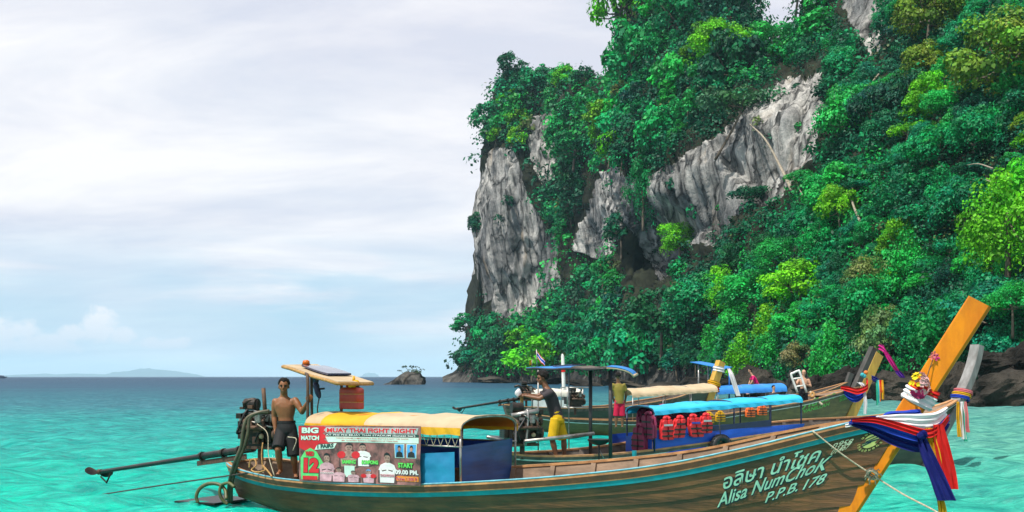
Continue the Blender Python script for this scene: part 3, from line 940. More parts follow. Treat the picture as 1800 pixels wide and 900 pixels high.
def scatter_trees():
    rng = random.Random(3)
    pts = []
    cand = []
    for _ in range(26000):
        cand.append((rng.uniform(795, 1850), rng.uniform(-40, 655)))
    for px, py in cand:
        if len(pts) >= 275: break
        s = surf(px, py)
        if s is None: continue
        p, n = s
        d = p.y
        if p.z < 2.4 + 0.008 * d: continue
        if 1038 < px < 1112 and py < 180: continue
        Rm = lerp(3.3, 7.0, sstep(90, 350, d)) * rng.choice((0.55, 0.75, 0.95, 1.1, 1.35))
        rp = Rm * FPX / d
        q = [(px + dx * rp * 0.6, py + dy * rp * 0.6) for dx, dy in ((0, 0), (0, 1), (0, 1.7), (0, -1), (0, -1.8), (0, -2.7), (1.3, 0), (-1.3, 0), (1.1, -1.2), (-1.1, -1.2), (0.9, -2.2), (-0.9, -2.2), (1, 1), (-1, 1))]
        rockhits = sum(is_rock(*w) for w in q) + inpoly(px, py, HOLLOW) + inpoly(px, py - rp, HOLLOW)
        if rockhits >= 1: continue
        if any((px - a) ** 2 + (py - b) ** 2 < (0.44 * (rp + c)) ** 2 for a, b, c in pts): continue
        if any((px - a) ** 2 + (py - b) ** 2 < (0.70 * c) ** 2 for a, b, c in used): continue
        pts.append((px, py, rp))
        out = V((n.x, n.y, max(n.z, 0.2)))
        pos = p + out * Rm * rng.uniform(0.15, 0.6)
        g = mnoise.noise(V((px * 0.011, py * 0.011, 3.3))) + rng.uniform(-0.25, 0.35)
        colr = G_DEEP if g < -0.18 else G_EMER if g < 0.25 else G_FRESH if g < 0.52 else G_LIME
        tone = 'dark green' if colr is G_DEEP else 'emerald' if colr is G_EMER else 'fresh green' if colr is G_FRESH else 'yellow-green'
        if rng.random() < 0.010: colr = G_DRY; tone = 'dry brownish'
        if px > 1640 and py < 260 and rng.random() < 0.22: colr = G_OLIVE; tone = 'olive'
        colr = tuple(c * rng.uniform(0.75, 1.25) for c in colr)
        key = ('far%d' % rng.randrange(5)) if d > 190 else (rng.choice(['near0', 'near1', 'near2', 'near3', 'near4', 'near5', 'weep1', 'weep0', 'flat0', 'flat1']))
        tree(key, pos, Rm, colr, tree_label(px, py, rp, tone), group='jungle trees covering the headland', sz=rng.uniform(0.75, 1.45), rz=rng.uniform(0, 6.28), tilt=(rng.uniform(-0.15, 0.15), rng.uniform(-0.15, 0.15)))
scatter_trees()
def tell_apart():
    by = {}
    for o in bpy.data.objects:
        if o.name.startswith('jungle_tree'): by.setdefault(o['label'], []).append(o)
    for lab, os_ in by.items():
        k = len(os_)
        if k < 2 or len(lab.split()) > 12: continue
        os_.sort(key=lambda o: o.location.x / o.location.y)
        words = {2: ('left of two', 'right of two'), 3: ('leftmost of three', 'middle of three', 'rightmost of three')}.get(k) or tuple(w + ' from left' for w in ('first', 'second', 'third', 'fourth', 'fifth', 'sixth', 'seventh', 'eighth')[:k])
        for o, w in zip(os_, words): o['label'] = lab + ', ' + w
tell_apart()

def undergrowth():
    rng = random.Random(9)
    cs, rs, per, tn, lf = [], [], [], [], []
    n = 0
    for _ in range(30000):
        if n >= 4300: break
        px, py = rng.uniform(782, 1860), rng.uniform(-60, 668)
        s = surf(px, py)
        if s is None: continue
        p, nn = s
        if p.z < 1.8 + 0.006 * p.y: continue
        rk = is_bare(px, py)
        if rk and rng.random() > 0.010: continue
        if not rk and any(is_rock(px + ax * 16, py + ay * 22) for ax, ay in ((0, -1), (0, 1), (1, 0), (-1, 0))) and rng.random() > 0.35: continue
        d = p.y
        r = max(0.75, 0.0105 * d) * rng.uniform(0.6, 1.4) * (0.55 if rk else 1)
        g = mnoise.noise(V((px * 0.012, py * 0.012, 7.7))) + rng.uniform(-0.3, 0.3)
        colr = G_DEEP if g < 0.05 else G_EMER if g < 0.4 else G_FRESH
        if rng.random() < 0.02: colr = G_DRY
        c = p + V((nn.x, nn.y, max(nn.z, 0.1))) * r * rng.uniform(-0.2, 0.9)
        cs.append(np.array(c)); rs.append(r); per.append(50); tn.append(np.array(colr) * rng.uniform(0.45, 1.1)); lf.append(max(0.24, 0.0034 * d))  # leaf tint lowered so gaps between the crowns look shaded
        n += 1
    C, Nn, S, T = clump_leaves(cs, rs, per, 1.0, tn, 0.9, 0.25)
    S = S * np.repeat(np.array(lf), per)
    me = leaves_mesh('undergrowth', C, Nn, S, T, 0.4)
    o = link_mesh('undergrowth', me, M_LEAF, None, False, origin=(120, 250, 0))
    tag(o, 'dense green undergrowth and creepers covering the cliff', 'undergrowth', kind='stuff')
undergrowth()

M_PALEBARK = mat('pale_dead_wood', (0.34, 0.30, 0.24), 0.9, scale=4, col2=(0.18, 0.15, 0.11), bump=0.5, spec=0.2)
for pts, r, lab in [([(1525, 415), (1510, 385), (1497, 350), (1500, 320)], 0.22, 'pale bare trunk standing among the bushes on the right slope'),
    ([(1392, 335), (1370, 290), (1345, 245), (1318, 218)], 0.30, 'long curved trunk crossing the pale rock face'),
    ([(1412, 345), (1404, 330), (1400, 318)], 0.12, 'thin pale stem under the small umbrella tree'),
    ([(1745, 296), (1720, 288), (1700, 290)], 0.09, 'pale bare branch pointing left beside the lime drooping tree'),
    ([(1750, 322), (1722, 314), (1702, 318)], 0.08, 'second pale branch pointing left, under the first one by the lime tree'),
    ([(1660, 560), (1640, 548), (1622, 552), (1612, 540)], 0.09, 'crooked pale twig low on the right slope'),
    ([(1265, 640), (1262, 665), (1258, 690)], 0.14, 'pale hanging root over the dark shore behind the blue awning'),
    ([(1545, 130), (1525, 150), (1490, 160), (1470, 150)], 0.12, 'pale branch below the rock peak')]:
    q = []
    for (px, py) in pts:
        s_ = surf(px, py)
        q.append(P(px, py, s_[0].y - 6.5))
    mb = MB(); sp_ = spline(q, 4); mb.tube(sp_, [lerp(r, r * 0.35, i / (len(sp_) - 1)) for i in range(len(sp_))], 7)
    o = mb.build('bare_branch', M_PALEBARK, None, True); tag(o, lab, 'branch')
# ------------------------------------------------------------------ boulders along the shore, islet, far islands
def boulder_mesh(seed, nu=18, nv=12):
    rng = random.Random(seed)
    o = V((rng.uniform(0, 50), rng.uniform(0, 50), rng.uniform(0, 50)))
    m = MB(); m.ell((0, 0, 0), (1, 0, 0), (0, 1, 0), (0, 0, 1), nu, nv)
    vs = []
    for x in m.v:
        p = V(x)
        k = 1 + 0.42 * mnoise.noise(p * 1.1 + o) + 0.20 * mnoise.noise(p * 2.7 + o) + 0.10 * mnoise.noise(p * 6 + o)
        q = p * k
        q = q * (1 - 0.22 * abs(mnoise.noise(p * 1.9 + o * 2)) + 0.07 * mnoise.noise(p * 11 + o))
        vs.append(tuple(q))
    m.v = vs
    return m.mesh('boulder')
M_BOULDER = limestone('shore_rock', (0.068, 0.060, 0.050), (0.010, 0.009, 0.008), (0.075, 0.048, 0.022))
B_ME = [boulder_mesh(100 + i, 26, 18) for i in range(7)]
for me in B_ME: me.materials.append(M_BOULDER)
BOULDERS = [  # px, py centre, half width px, half height px, distance, label
 (1772, 678, 58, 36, 76, 'big grey boulder at the water by the right edge of the photo'),
 (1745, 640, 44, 26, 80, 'dark brown boulder on top of the big grey one at right'),
 (1796, 632, 30, 26, 79, 'boulder at the right edge above the big grey one'),
 (1716, 702, 16, 9, 74, 'small dark rock in the water right of the grey curved prow'),
 (1668, 668, 34, 34, 84, 'dark boulder behind the grey curved prow'),
 (1692, 690, 22, 18, 80, 'black rock between the grey curved prow and the big boulder'),
 (1640, 690, 22, 14, 86, 'speckled grey boulder showing right of the tall orange prow'),
 (1575, 672, 40, 26, 92, 'brown boulder between the yellow prow and the tall orange prow'),
 (1612, 650, 30, 26, 96, 'dark boulder behind the flower garland'),
 (1490, 672, 42, 24, 100, 'dark rock behind the ribbons of the black and yellow prow'),
 (1430, 682, 34, 24, 106, 'dark rock behind the man with the white frame'),
 (1322, 662, 34, 20, 104, 'grey boulder behind the person in pink'),
 (1352, 678, 30, 16, 102, 'pale broken rock right of the person in pink'),
 (1240, 684, 50, 22, 150, 'dark rock under the trees behind the blue awning'),
 (1170, 690, 44, 18, 175, 'dark rock under the trees behind the cream canopy'),
 (1098, 684, 44, 16, 205, 'dark rock at the waterline behind the helmsman roof'),
 (1030, 684, 40, 14, 235, 'dark rock at the waterline under the dense trees'),
 (960, 676, 36, 8, 290, 'low black rocks along the foot of the headland'),
 (868, 668, 30, 7, 345, 'low black rock at the foot of the headland tip'),
]
for k, (px, py, hw, hh, d, label) in enumerate(BOULDERS):
    o = bpy.data.objects.new('boulder', B_ME[k % 7])
    COL.objects.link(o)
    p = P(px, py, d)
    bottom = -0.5
    top = P(px, py - hh, d).z
    if py + hh > 690 or d > 95:
        o.location = (p.x, p.y, (top + bottom) / 2); hz = (top - bottom) / 2
    else:
        o.location = p; hz = hh / FPX * d
    o.scale = (hw / FPX * d * 1.0, hw / FPX * d * 0.9, hz * 0.92)
    o.rotation_euler = (0.1 * (k % 3), 0.12 * (k % 4) - 0.15, k * 1.7)
    tag(o, label, 'rock', 'rocks along the shore')

def build_islet():
    d = 285
    root = empty('rock_islet', P(712, 676, d), 'small dark rock islet with a few bushes rising from the sea', 'islet')
    root.location.z = 0
    prof = [(672, 677), (684, 672), (694, 666), (703, 659), (711, 654), (724, 653), (738, 656), (743, 663), (746, 677)]
    m = MB()
    rows = []
    for a in range(-6, 7):
        w = a / 6
        row = []
        for i in range(33):
            f = i / 32 * (len(prof) - 1)
            k = min(int(f), len(prof) - 2)
            px = lerp(prof[k][0], prof[k + 1][0], f - k); py = lerp(prof[k][1], prof[k + 1][1], f - k)
            q = P(px, py, d)
            z = max(q.z, -0.6)
            h = (z + 1.0) * math.sqrt(max(0, 1 - w * w)) - 1.0
            nn = mnoise.fractal(V((q.x * 0.55, w * 4, h * 0.6)), 0.8, 2.1, 4)
            row.append((q.x + nn * 0.7, d + w * 4.5 + nn * 0.6, h + 0.55 * nn * (1 if h > -0.5 else 0)))
        rows.append(row)
    m.grid(rows)
    m.build('rock', M_DARKROCK, root)
    for i, (px, py, r) in enumerate([(722, 655, 13), (729, 654, 10), (735, 656, 8), (714, 657, 8)]):
        C, Nn, S, T = clump_leaves([np.array(P(px, py, d))], [r / FPX * d * 0.7], [70], 0.45, [np.array((0.05, 0.10, 0.03))], 0.8)
        me = leaves_mesh('bush', C, Nn, S, T); link_mesh('bush', me, M_LEAF, root)
    for i, (px, py, bx, by) in enumerate([(712, 645, 719, 655), (733, 646, 729, 655), (742, 650, 733, 656), (703, 652, 710, 658), (724, 645, 724, 655)]):
        m = MB(); a, b = P(bx, by, d), P(px, py, d)
        m.tube([a, a.lerp(b, 0.5) + V((0.15, 0, 0.1)), b], [0.09, 0.06, 0.04], 5)
        st = m.build('branch', M_BARK, root)
        C, Nn, S, T = clump_leaves([np.array(b)], [0.8], [16], 0.5, [np.array((0.02, 0.05, 0.025))], 0.5)
        link_mesh('leaf_tuft', leaves_mesh('leaf_tuft', C, Nn, S, T), M_LEAF, st)
build_islet()

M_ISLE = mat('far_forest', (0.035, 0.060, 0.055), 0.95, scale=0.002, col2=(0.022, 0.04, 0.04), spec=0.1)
def far_island(d, prof, depth, label):
    m = MB()
    rows = []
    for a in range(-4, 5):
        w = a / 4
        row = []
        for (px0, py0), (px1, py1) in zip(prof, prof[1:]):
            for k in range(6):
                px, py = lerp(px0, px1, k / 6), lerp(py0, py1, k / 6)
                q = P(px, py, d)
                h = (q.z + 5) * (1 - w * w) - 5
                h += mnoise.noise(V((px * 0.2, w * 2, 1))) * h * 0.16
                row.append((q.x * (1 + w * depth / d), d + w * depth, h))
        rows.append(row)
    m.grid(rows)
    o = m.build('island', M_ISLE, None, True)
    tag(o, label, 'island', kind='structure')
far_island(16000, [(-30, 664), (0, 660), (30, 658.5), (60, 657.5), (80, 656.5), (100, 658), (130, 656.5), (160, 657), (185, 658), (200, 654), (225, 652.5), (245, 648), (262, 647.5), (280, 650), (300, 651), (320, 654), (345, 658), (365, 663)], 1600, 'long blue mountainous island on the horizon at left')
far_island(18500, [(632, 664), (640, 657), (648, 655.5), (658, 656), (664, 658), (668, 664)], 300, 'small blue flat-topped island on the horizon behind the boat roof')
# ------------------------------------------------------------------ materials of the boats
M_HULL = mat('weathered_hull_wood', (0.200, 0.082, 0.030), 0.5, scale=2.2, col2=(0.070, 0.031, 0.014), bump=0.5, bscale=9, stretch=(0.5, 0.5, 3.0), dirt=0.65, dirtcol=(0.035, 0.024, 0.015))
M_HULL2 = mat('olive_hull_wood', (0.20, 0.155, 0.055), 0.6, scale=2.5, col2=(0.10, 0.085, 0.035), bump=0.4, bscale=9, stretch=(0.5, 0.5, 3.0), dirt=0.7, dirtcol=(0.05, 0.05, 0.03))
M_HULL3 = mat('green_hull_paint', (0.07, 0.09, 0.055), 0.6, scale=2.5, col2=(0.035, 0.04, 0.03), bump=0.4, stretch=(0.5, 0.5, 3.0), dirt=0.5)
M_INNER = mat('inner_hull_boards', (0.30, 0.20, 0.13), 0.75, scale=3, col2=(0.15, 0.10, 0.065), bump=0.3, stretch=(0.6, 0.6, 2), dirt=0.5)
M_DECK = mat('grey_deck_boards', (0.16, 0.13, 0.11), 0.75, scale=4, col2=(0.06, 0.05, 0.042), bump=0.4, stretch=(1, 1, 1), dirt=0.5)
M_BROWN = mat('varnished_brown', (0.17, 0.055, 0.022), 0.42, scale=5, col2=(0.085, 0.028, 0.012), bump=0.2, coat=0.2, dirt=0.35)
M_RAILWOOD = mat('orange_rail_wood', (0.52, 0.27, 0.11), 0.5, scale=5, col2=(0.32, 0.15, 0.06), bump=0.2, dirt=0.4, dirtcol=(0.12, 0.07, 0.04))
M_TEAL = mat('teal_paint', (0.010, 0.30, 0.36), 0.45, scale=6, col2=(0.008, 0.22, 0.28), bump=0.15, dirt=0.55, dirtcol=(0.05, 0.10, 0.10))
M_CYANLINE = mat('pale_blue_paint', (0.16, 0.45, 0.55), 0.5, scale=8, col2=(0.09, 0.28, 0.36), dirt=0.3)
M_PROWORANGE = mat('varnished_prow_wood', (0.68, 0.215, 0.004), 0.5, scale=2.2, col2=(0.48, 0.125, 0.005), bump=0.25, bscale=12, spec=0.25, stretch=(2.0, 2.0, 0.35), dirt=0.5, dirtcol=(0.22, 0.075, 0.01))
M_PROWYEL = mat('yellow_prow_wood', (0.55, 0.33, 0.045), 0.45, scale=2.5, col2=(0.38, 0.21, 0.03), bump=0.15, stretch=(1.5, 1.5, 0.5), dirt=0.3, dirtcol=(0.2, 0.1, 0.02))
M_PROWGREY = mat('bare_grey_prow_wood', (0.27, 0.265, 0.265), 0.7, scale=3, col2=(0.14, 0.13, 0.125), bump=0.2, stretch=(1.5, 1.5, 0.4), dirt=0.3)
M_PROWDARK = mat('dark_prow_wood', (0.055, 0.05, 0.045), 0.6, scale=3, col2=(0.03, 0.028, 0.025), bump=0.2)
M_STEEL = mat('galvanised_pipe', (0.42, 0.42, 0.41), 0.38, 0.7, scale=8, col2=(0.22, 0.20, 0.18), dirt=0.5, dirtcol=(0.12, 0.06, 0.03))
M_DARKPIPE = mat('dark_painted_pipe', (0.045, 0.045, 0.05), 0.5, 0.3, scale=8, var=0.5, dirt=0.3)
M_RUST = mat('rusty_steel', (0.13, 0.07, 0.04), 0.7, 0.4, scale=9, col2=(0.05, 0.035, 0.03), bump=0.3)
M_IRON = mat('oily_black_iron', (0.030, 0.028, 0.026), 0.42, 0.6, scale=12, col2=(0.012, 0.011, 0.011), bump=0.3, dirt=0.5, dirtcol=(0.10, 0.055, 0.03))
M_ALU = mat('engine_aluminium', (0.40, 0.39, 0.37), 0.4, 0.7, scale=10, col2=(0.16, 0.15, 0.14), dirt=0.5)
M_CREAM = mat('cream_canvas', (0.60, 0.47, 0.31), 0.8, scale=2, col2=(0.46, 0.35, 0.22), bump=0.25, bscale=5, trans=0.2, dirt=0.25, dirtcol=(0.35, 0.27, 0.16))
M_YELLOW = mat('yellow_canvas', (0.80, 0.46, 0.012), 0.75, scale=2, col2=(0.66, 0.36, 0.01), bump=0.25, bscale=5, trans=0.3)
M_UNDERGLOW = mat('orange_canvas_underglow', (0.72, 0.22, 0.02), 0.8, scale=2, col2=(0.6, 0.17, 0.015), trans=0.4)  # orange of daylight glowing through the canvas, painted on an added under-sheet
M_TAN = mat('tan_canvas', (0.50, 0.36, 0.22), 0.8, scale=3, col2=(0.38, 0.27, 0.16), bump=0.3, bscale=5)
M_WHITECANVAS = mat('white_canvas', (0.70, 0.68, 0.60), 0.8, scale=2, col2=(0.58, 0.56, 0.48), bump=0.2, trans=0.15, dirt=0.2, dirtcol=(0.3, 0.28, 0.2))
M_CYAN = mat('bright_blue_canopy_sheet', (0.012, 0.42, 0.66), 0.5, scale=1.5, col2=(0.010, 0.36, 0.60), bump=0.1, dirt=0.12, dirtcol=(0.2, 0.5, 0.6))
M_TARPBLUE = mat('royal_blue_tarpaulin', (0.006, 0.085, 0.55), 0.5, scale=1.4, col2=(0.005, 0.055, 0.40), bump=0.35, bscale=4, dirt=0.2, dirtcol=(0.005, 0.02, 0.12))
M_TARPDEEP = mat('deep_blue_tarpaulin', (0.006, 0.060, 0.24), 0.5, scale=1.6, col2=(0.015, 0.035, 0.12), bump=0.4, bscale=4, stretch=(0.4, 0.4, 3))
M_TARPLIGHT = mat('pale_blue_tarpaulin', (0.012, 0.21, 0.38), 0.5, scale=2, col2=(0.01, 0.14, 0.30), bump=0.5, bscale=4)
M_TARPSKY = mat('sky_blue_tarpaulin', (0.02, 0.22, 0.60), 0.5, scale=2, col2=(0.016, 0.16, 0.5), bump=0.3)
M_BLACK = mat('black_rubber', (0.012, 0.012, 0.013), 0.55, scale=10, var=0.4, bump=0.2)
M_NAVYTRIM = mat('navy_trim', (0.012, 0.02, 0.07), 0.5, scale=6, var=0.3)
M_SOLAR = mat('solar_cells', (0.035, 0.045, 0.10), 0.12, scale=20, col2=(0.02, 0.03, 0.07), coat=0.6)
M_WHITE = mat('white_paint', (0.72, 0.72, 0.70), 0.5, scale=4, col2=(0.55, 0.55, 0.53), dirt=0.2)
M_REDPLASTIC = mat('red_plastic', (0.34, 0.030, 0.010), 0.42, scale=5, col2=(0.24, 0.018, 0.008), dirt=0.3, dirtcol=(0.10, 0.03, 0.02))
M_BEACON = mat('amber_plastic', (0.75, 0.18, 0.01), 0.25, scale=6, var=0.25, trans=0.3)
M_ROPE = mat('pale_rope', (0.50, 0.44, 0.33), 0.9, scale=30, col2=(0.30, 0.25, 0.17), bump=0.8, bscale=60)
M_ROPEORANGE = mat('tan_rope', (0.45, 0.26, 0.09), 0.9, scale=30, col2=(0.26, 0.13, 0.04), bump=0.8, bscale=60)
M_ROPEDARK = mat('dark_rope', (0.05, 0.045, 0.04), 0.9, scale=30, var=0.5, bump=0.6, bscale=60)
M_HOSE = mat('olive_hose', (0.10, 0.085, 0.045), 0.5, scale=9, col2=(0.05, 0.042, 0.025), dirt=0.4)
M_HOSEGREEN = mat('green_hose', (0.10, 0.10, 0.03), 0.5, scale=14, col2=(0.045, 0.06, 0.025), stretch=(1, 1, 1))
def cloth(name, c, k=0.75): return mat(name, c, 0.75, scale=5, col2=tuple(x * k for x in c), bump=0.15, bscale=40, trans=0.12, spec=0.3)
C_RED, C_BLUE, C_NAVY, C_WHITE = cloth('red_satin', (0.62, 0.012, 0.010)), cloth('blue_satin', (0.012, 0.05, 0.42)), cloth('navy_satin', (0.008, 0.012, 0.16)), cloth('white_satin', (0.72, 0.70, 0.72), 0.9)
C_YEL, C_PINK, C_MAG, C_PURP, C_GRN, C_ORA, C_TURQ = cloth('yellow_satin', (0.68, 0.36, 0.01)), cloth('pink_satin', (0.66, 0.16, 0.18)), cloth('magenta_satin', (0.50, 0.01, 0.20)), cloth('purple_satin', (0.11, 0.02, 0.30)), cloth('green_satin', (0.03, 0.40, 0.26)), cloth('orange_satin', (0.75, 0.20, 0.04)), cloth('turquoise_satin', (0.05, 0.42, 0.48))

# ------------------------------------------------------------------ hulls
BEAM = [(0, .12), (.02, .30), (.06, .48), (.15, .66), (.3, .78), (.5, .82), (.65, .76), (.8, .56), (.9, .33), (.97, .11), (1, .045)]
def smooth_tab(table, k=9):
    t = np.linspace(0, 1, 201)
    y = np.interp(t, [a for a, b in table], [b for a, b in table])
    for _ in range(k):
        y[1:-1] = 0.25 * y[:-2] + 0.5 * y[1:-1] + 0.25 * y[2:]
    return y
class Hull:
    def __init__(s, stern, bow, sheer, rake, keel=-0.32, beam=1.0, raise_far=0.0, stern_keel=0.12, bow_keel=-0.2):
        s.st, s.bw = V((*stern, 0)), V((*bow, 0))
        s.L = (s.bw - s.st).length
        s.a = (s.bw - s.st) / s.L
        s.n = V((-s.a.y, s.a.x, 0))               # to the far side; the near side is -n
        s.sh = smooth_tab(sheer, 30)
        s.bm = smooth_tab([(t, b * beam) for t, b in BEAM], 6)
        s.bm[0] = 0.12 * beam
        s.kl = smooth_tab([(0, stern_keel), (.08, stern_keel - 0.15), (.25, keel), (.75, keel), (.9, keel * 0.8), (1, bow_keel)], 12)
        s.rake, s.rf = rake, raise_far
    def _i(s, arr, t):
        f = min(max(t, 0), 1) * 200
        i = min(int(f), 199)
        return arr[i] + (arr[i + 1] - arr[i]) * (f - i)
    def zs(s, t, side=-1):
        b = s._i(s.bm, t)
        return s._i(s.sh, t) + (s.rf * sstep(0.04, 0.5, b) if side > 0 else 0.0)
    def b(s, t): return s._i(s.bm, t)
    def w(s, x, y, z): return s.st + s.a * x + s.n * y + V((0, 0, z))
    def half(s, t, z, side=-1):
        zs, k = s.zs(t, side), s._i(s.kl, t)
        v = min(max((z - k) / (zs - k), 0.0), 1.1)
        e = lerp(0.46, 0.80, sstep(0.62, 1.0, t)) + 0.15 * (1 - sstep(0.0, 0.15, t))
        return s.b(t) * v ** e
    def pt(s, t, z, side=-1, out=0.0, up=0.0):
        """point of the outer skin at height z"""
        x = s.L * t - s.rake * (s.zs(t, side) - z) * sstep(0.70, 1.0, t) + 0.3 * (s.zs(t, side) - z) * (1 - sstep(0, 0.12, t))
        y = side * (s.half(t, z, side) + out)
        return s.w(x, y, z + up)
    def pick(s, px, py, side=-1):
        best = None
        c = None
        for i in list(range(0, 401, 10)) + [None]:
          for i in ([i] if i is not None else range(max(0, int(best[1] * 400) - 14), min(400, int(best[1] * 400) + 15))):
            t = i / 400
            zs, k = s.zs(t, side), s._i(s.kl, t)
            for j in range(0, 41):
                z = lerp(zs, k, j / 40)
                q = s.pt(t, z, side)
                e = (HOR_X + FPX * q.x / q.y - px) ** 2 + (HOR_Y + FPX * (EYE_Z - q.z) / q.y - py) ** 2
                if best is None or e < best[0]: best = (e, t, z)
        return best[1], best[2]
    def t_at(s, px, side=-1):
        return min((abs(HOR_X + FPX * q.x / q.y - px), i / 400) for i in range(401) for q in [s.pt(i / 400, s.zs(i / 400, side), side)])[1]

def strip(h, root, name, m, t0, t1, top, bot, out, side=-1, n=60, inner=0.0):
    """band along the side, from top to bot metres below the sheer, standing proud by out"""
    mb = MB(); rg = []
    for i in range(n + 1):
        t = lerp(t0, t1, i / n)
        z = h.zs(t, side)
        rg.append([h.pt(t, z - top, side, out), h.pt(t, z - bot, side, out), h.pt(t, z - bot, side, inner), h.pt(t, z - top, side, inner)])
    mb.rings(rg)
    return mb.build(name, m, root, 'auto')

def build_hull(h, root, mhull, n_strake=6, minner=M_INNER, ribs=True, floor=0.22, deck_t=0.17, first=0.16, far_strakes=True):
    NT = 56
    ts = [0, 0.006, 0.014, 0.024] + [0.035 + (1 - 0.035) * i / (NT - 1) for i in range(NT)]
    m = MB()
    for side in (-1, 1):
        rows = []
        for t in ts:
            zs, k = h.zs(t, side), h._i(h.kl, t)
            rows.append([h.pt(t, lerp(zs - 0.01, k, (j / 10) ** 1.2), side, -0.012) for j in range(11)])
        m.grid(rows)
        rows = []
        for t in ts:
            zs, k = h.zs(t, side), h._i(h.kl, t)
            rows.append([h.pt(t, lerp(zs - 0.01, min(k + 0.12, zs - 0.1), (j / 8)), side, -min(0.06, 0.6 * h.b(t))) for j in range(9)])
        m.grid(rows)
    # stern face
    zs, k = h.zs(0), h._i(h.kl, 0)
    L_ = [h.pt(0, lerp(zs, k, j / 8), -1, -0.012) for j in range(9)]; R_ = [h.pt(0, lerp(h.zs(0, 1), k, j / 8), 1, -0.012) for j in range(9)]
    m.grid([L_, R_])
    hull = m.build('hull', minner, root, True)
    # strakes, each plank lapped over the one below
    for side in ((-1, 1) if far_strakes else (-1,)):
        for q in range(n_strake):
            mb = MB(); rg = []
            for t in ts:
                zs, k = h.zs(t, side) - first * 0.92, h._i(h.kl, t)
                za, zb = lerp(zs, k, (q / n_strake) ** 1.08) + 0.004, lerp(zs, k, ((q + 1) / n_strake) ** 1.08) - 0.010
                zm = (za + zb) / 2
                rg.append([h.pt(t, za, side, 0.006), h.pt(t, zm, side, 0.015), h.pt(t, zb, side, 0.022), h.pt(t, zb, side, -0.008), h.pt(t, za, side, -0.008)])
            mb.rings(rg)
            mb.build('plank', mhull, hull, 'auto')
    # cap rail
    for side in (-1, 1):
        mb = MB(); rg = []
        for t in ts:
            z = h.zs(t, side)
            rg.append([h.pt(t, z, side, 0.03, 0.018), h.pt(t, z, side, 0.03, -0.016), h.pt(t, z, side, -min(0.085, h.b(t) * 0.8), -0.016), h.pt(t, z, side, -min(0.085, h.b(t) * 0.8), 0.018)])
        mb.rings(rg)
        mb.build('cap_rail', M_RAILWOOD, root, 'auto')
    # ribs
    if ribs:
        t = 0.10
        while t < 0.93:
            for side in (-1, 1):
                mb = MB(); rg = []
                zs = h.zs(t, side) - 0.02
                for j in range(6):
                    z = lerp(zs, floor - 0.1, j / 5)
                    for_ = []
                    a, b_ = h.pt(t - 0.0035, z, side, -0.055), h.pt(t + 0.0035, z, side, -0.055)
                    c, d = h.pt(t + 0.0035, z, side, -0.10), h.pt(t - 0.0035, z, side, -0.10)
                    rg.append([a, b_, c, d])
                mb.rings(rg)
                mb.build('rib', M_INNER if minner is M_INNER else M_DECK, root)
            t += 0.062
    # floor boards and stern deck
    for q in range(4):
        y0, y1 = -1 + q * 0.5 + 0.03, -1 + (q + 1) * 0.5 - 0.03
        mb = MB(); rows = []
        for i in range(31):
            t = lerp(deck_t, 0.86, i / 30)
            bb = max(h.half(t, floor + 0.02) - 0.07, 0.05)
            rows.append([h.w(h.L * t, y0 * bb, floor + 0.02), h.w(h.L * t, y1 * bb, floor + 0.02)])
        mb.slab(rows, (0, 0, 1), 0.03)
        mb.build('floor_board', M_DECK, root)
    for q in range(7):
        ta, tb = lerp(0.018, deck_t, q / 7) + 0.0008, lerp(0.018, deck_t, (q + 1) / 7) - 0.0008
        zz = h.zs(deck_t) - 0.10
        mb = MB(); rows = []
        for t in (ta, tb):
            bb = max(h.half(t, zz) - 0.065, 0.03)
            rows.append([h.w(h.L * t, -bb, zz), h.w(h.L * t, bb, zz)])
        mb.slab(rows, (0, 0, 1), 0.03)
        mb.build('deck_board', M_DECK, root)
    # thwarts
    for t in (0.60, 0.70, 0.80):
        zz = h.zs(t) - 0.22
        bb = h.half(t, zz) - 0.06
        mb = MB(); mb.obox(h.w(h.L * t, 0, zz), h.a * 0.11, h.n * bb, V((0, 0, 0.018)))
        mb.build('thwart', M_INNER if minner is M_INNER else M_DECK, root)
    return hull

def foredeck(h, root, m, t0=0.88, n=4):
    for q in range(n):
        mb = MB(); rows = []
        y0, y1 = -1 + 2 * q / n + 0.02, -1 + 2 * (q + 1) / n - 0.02
        for i in range(9):
            t = lerp(t0, 0.985, i / 8)
            bb = max(h.b(t) - 0.04, 0.01)
            z0, z1 = h.zs(t, -1), h.zs(t, 1)
            rows.append([h.w(h.L * t, y0 * bb, lerp(z0, z1, (y0 + 1) / 2) - 0.008), h.w(h.L * t, y1 * bb, lerp(z0, z1, (y1 + 1) / 2) - 0.008)])
        mb.slab(rows, (0, 0, 1), 0.02)
        mb.build('foredeck_board', m, root)

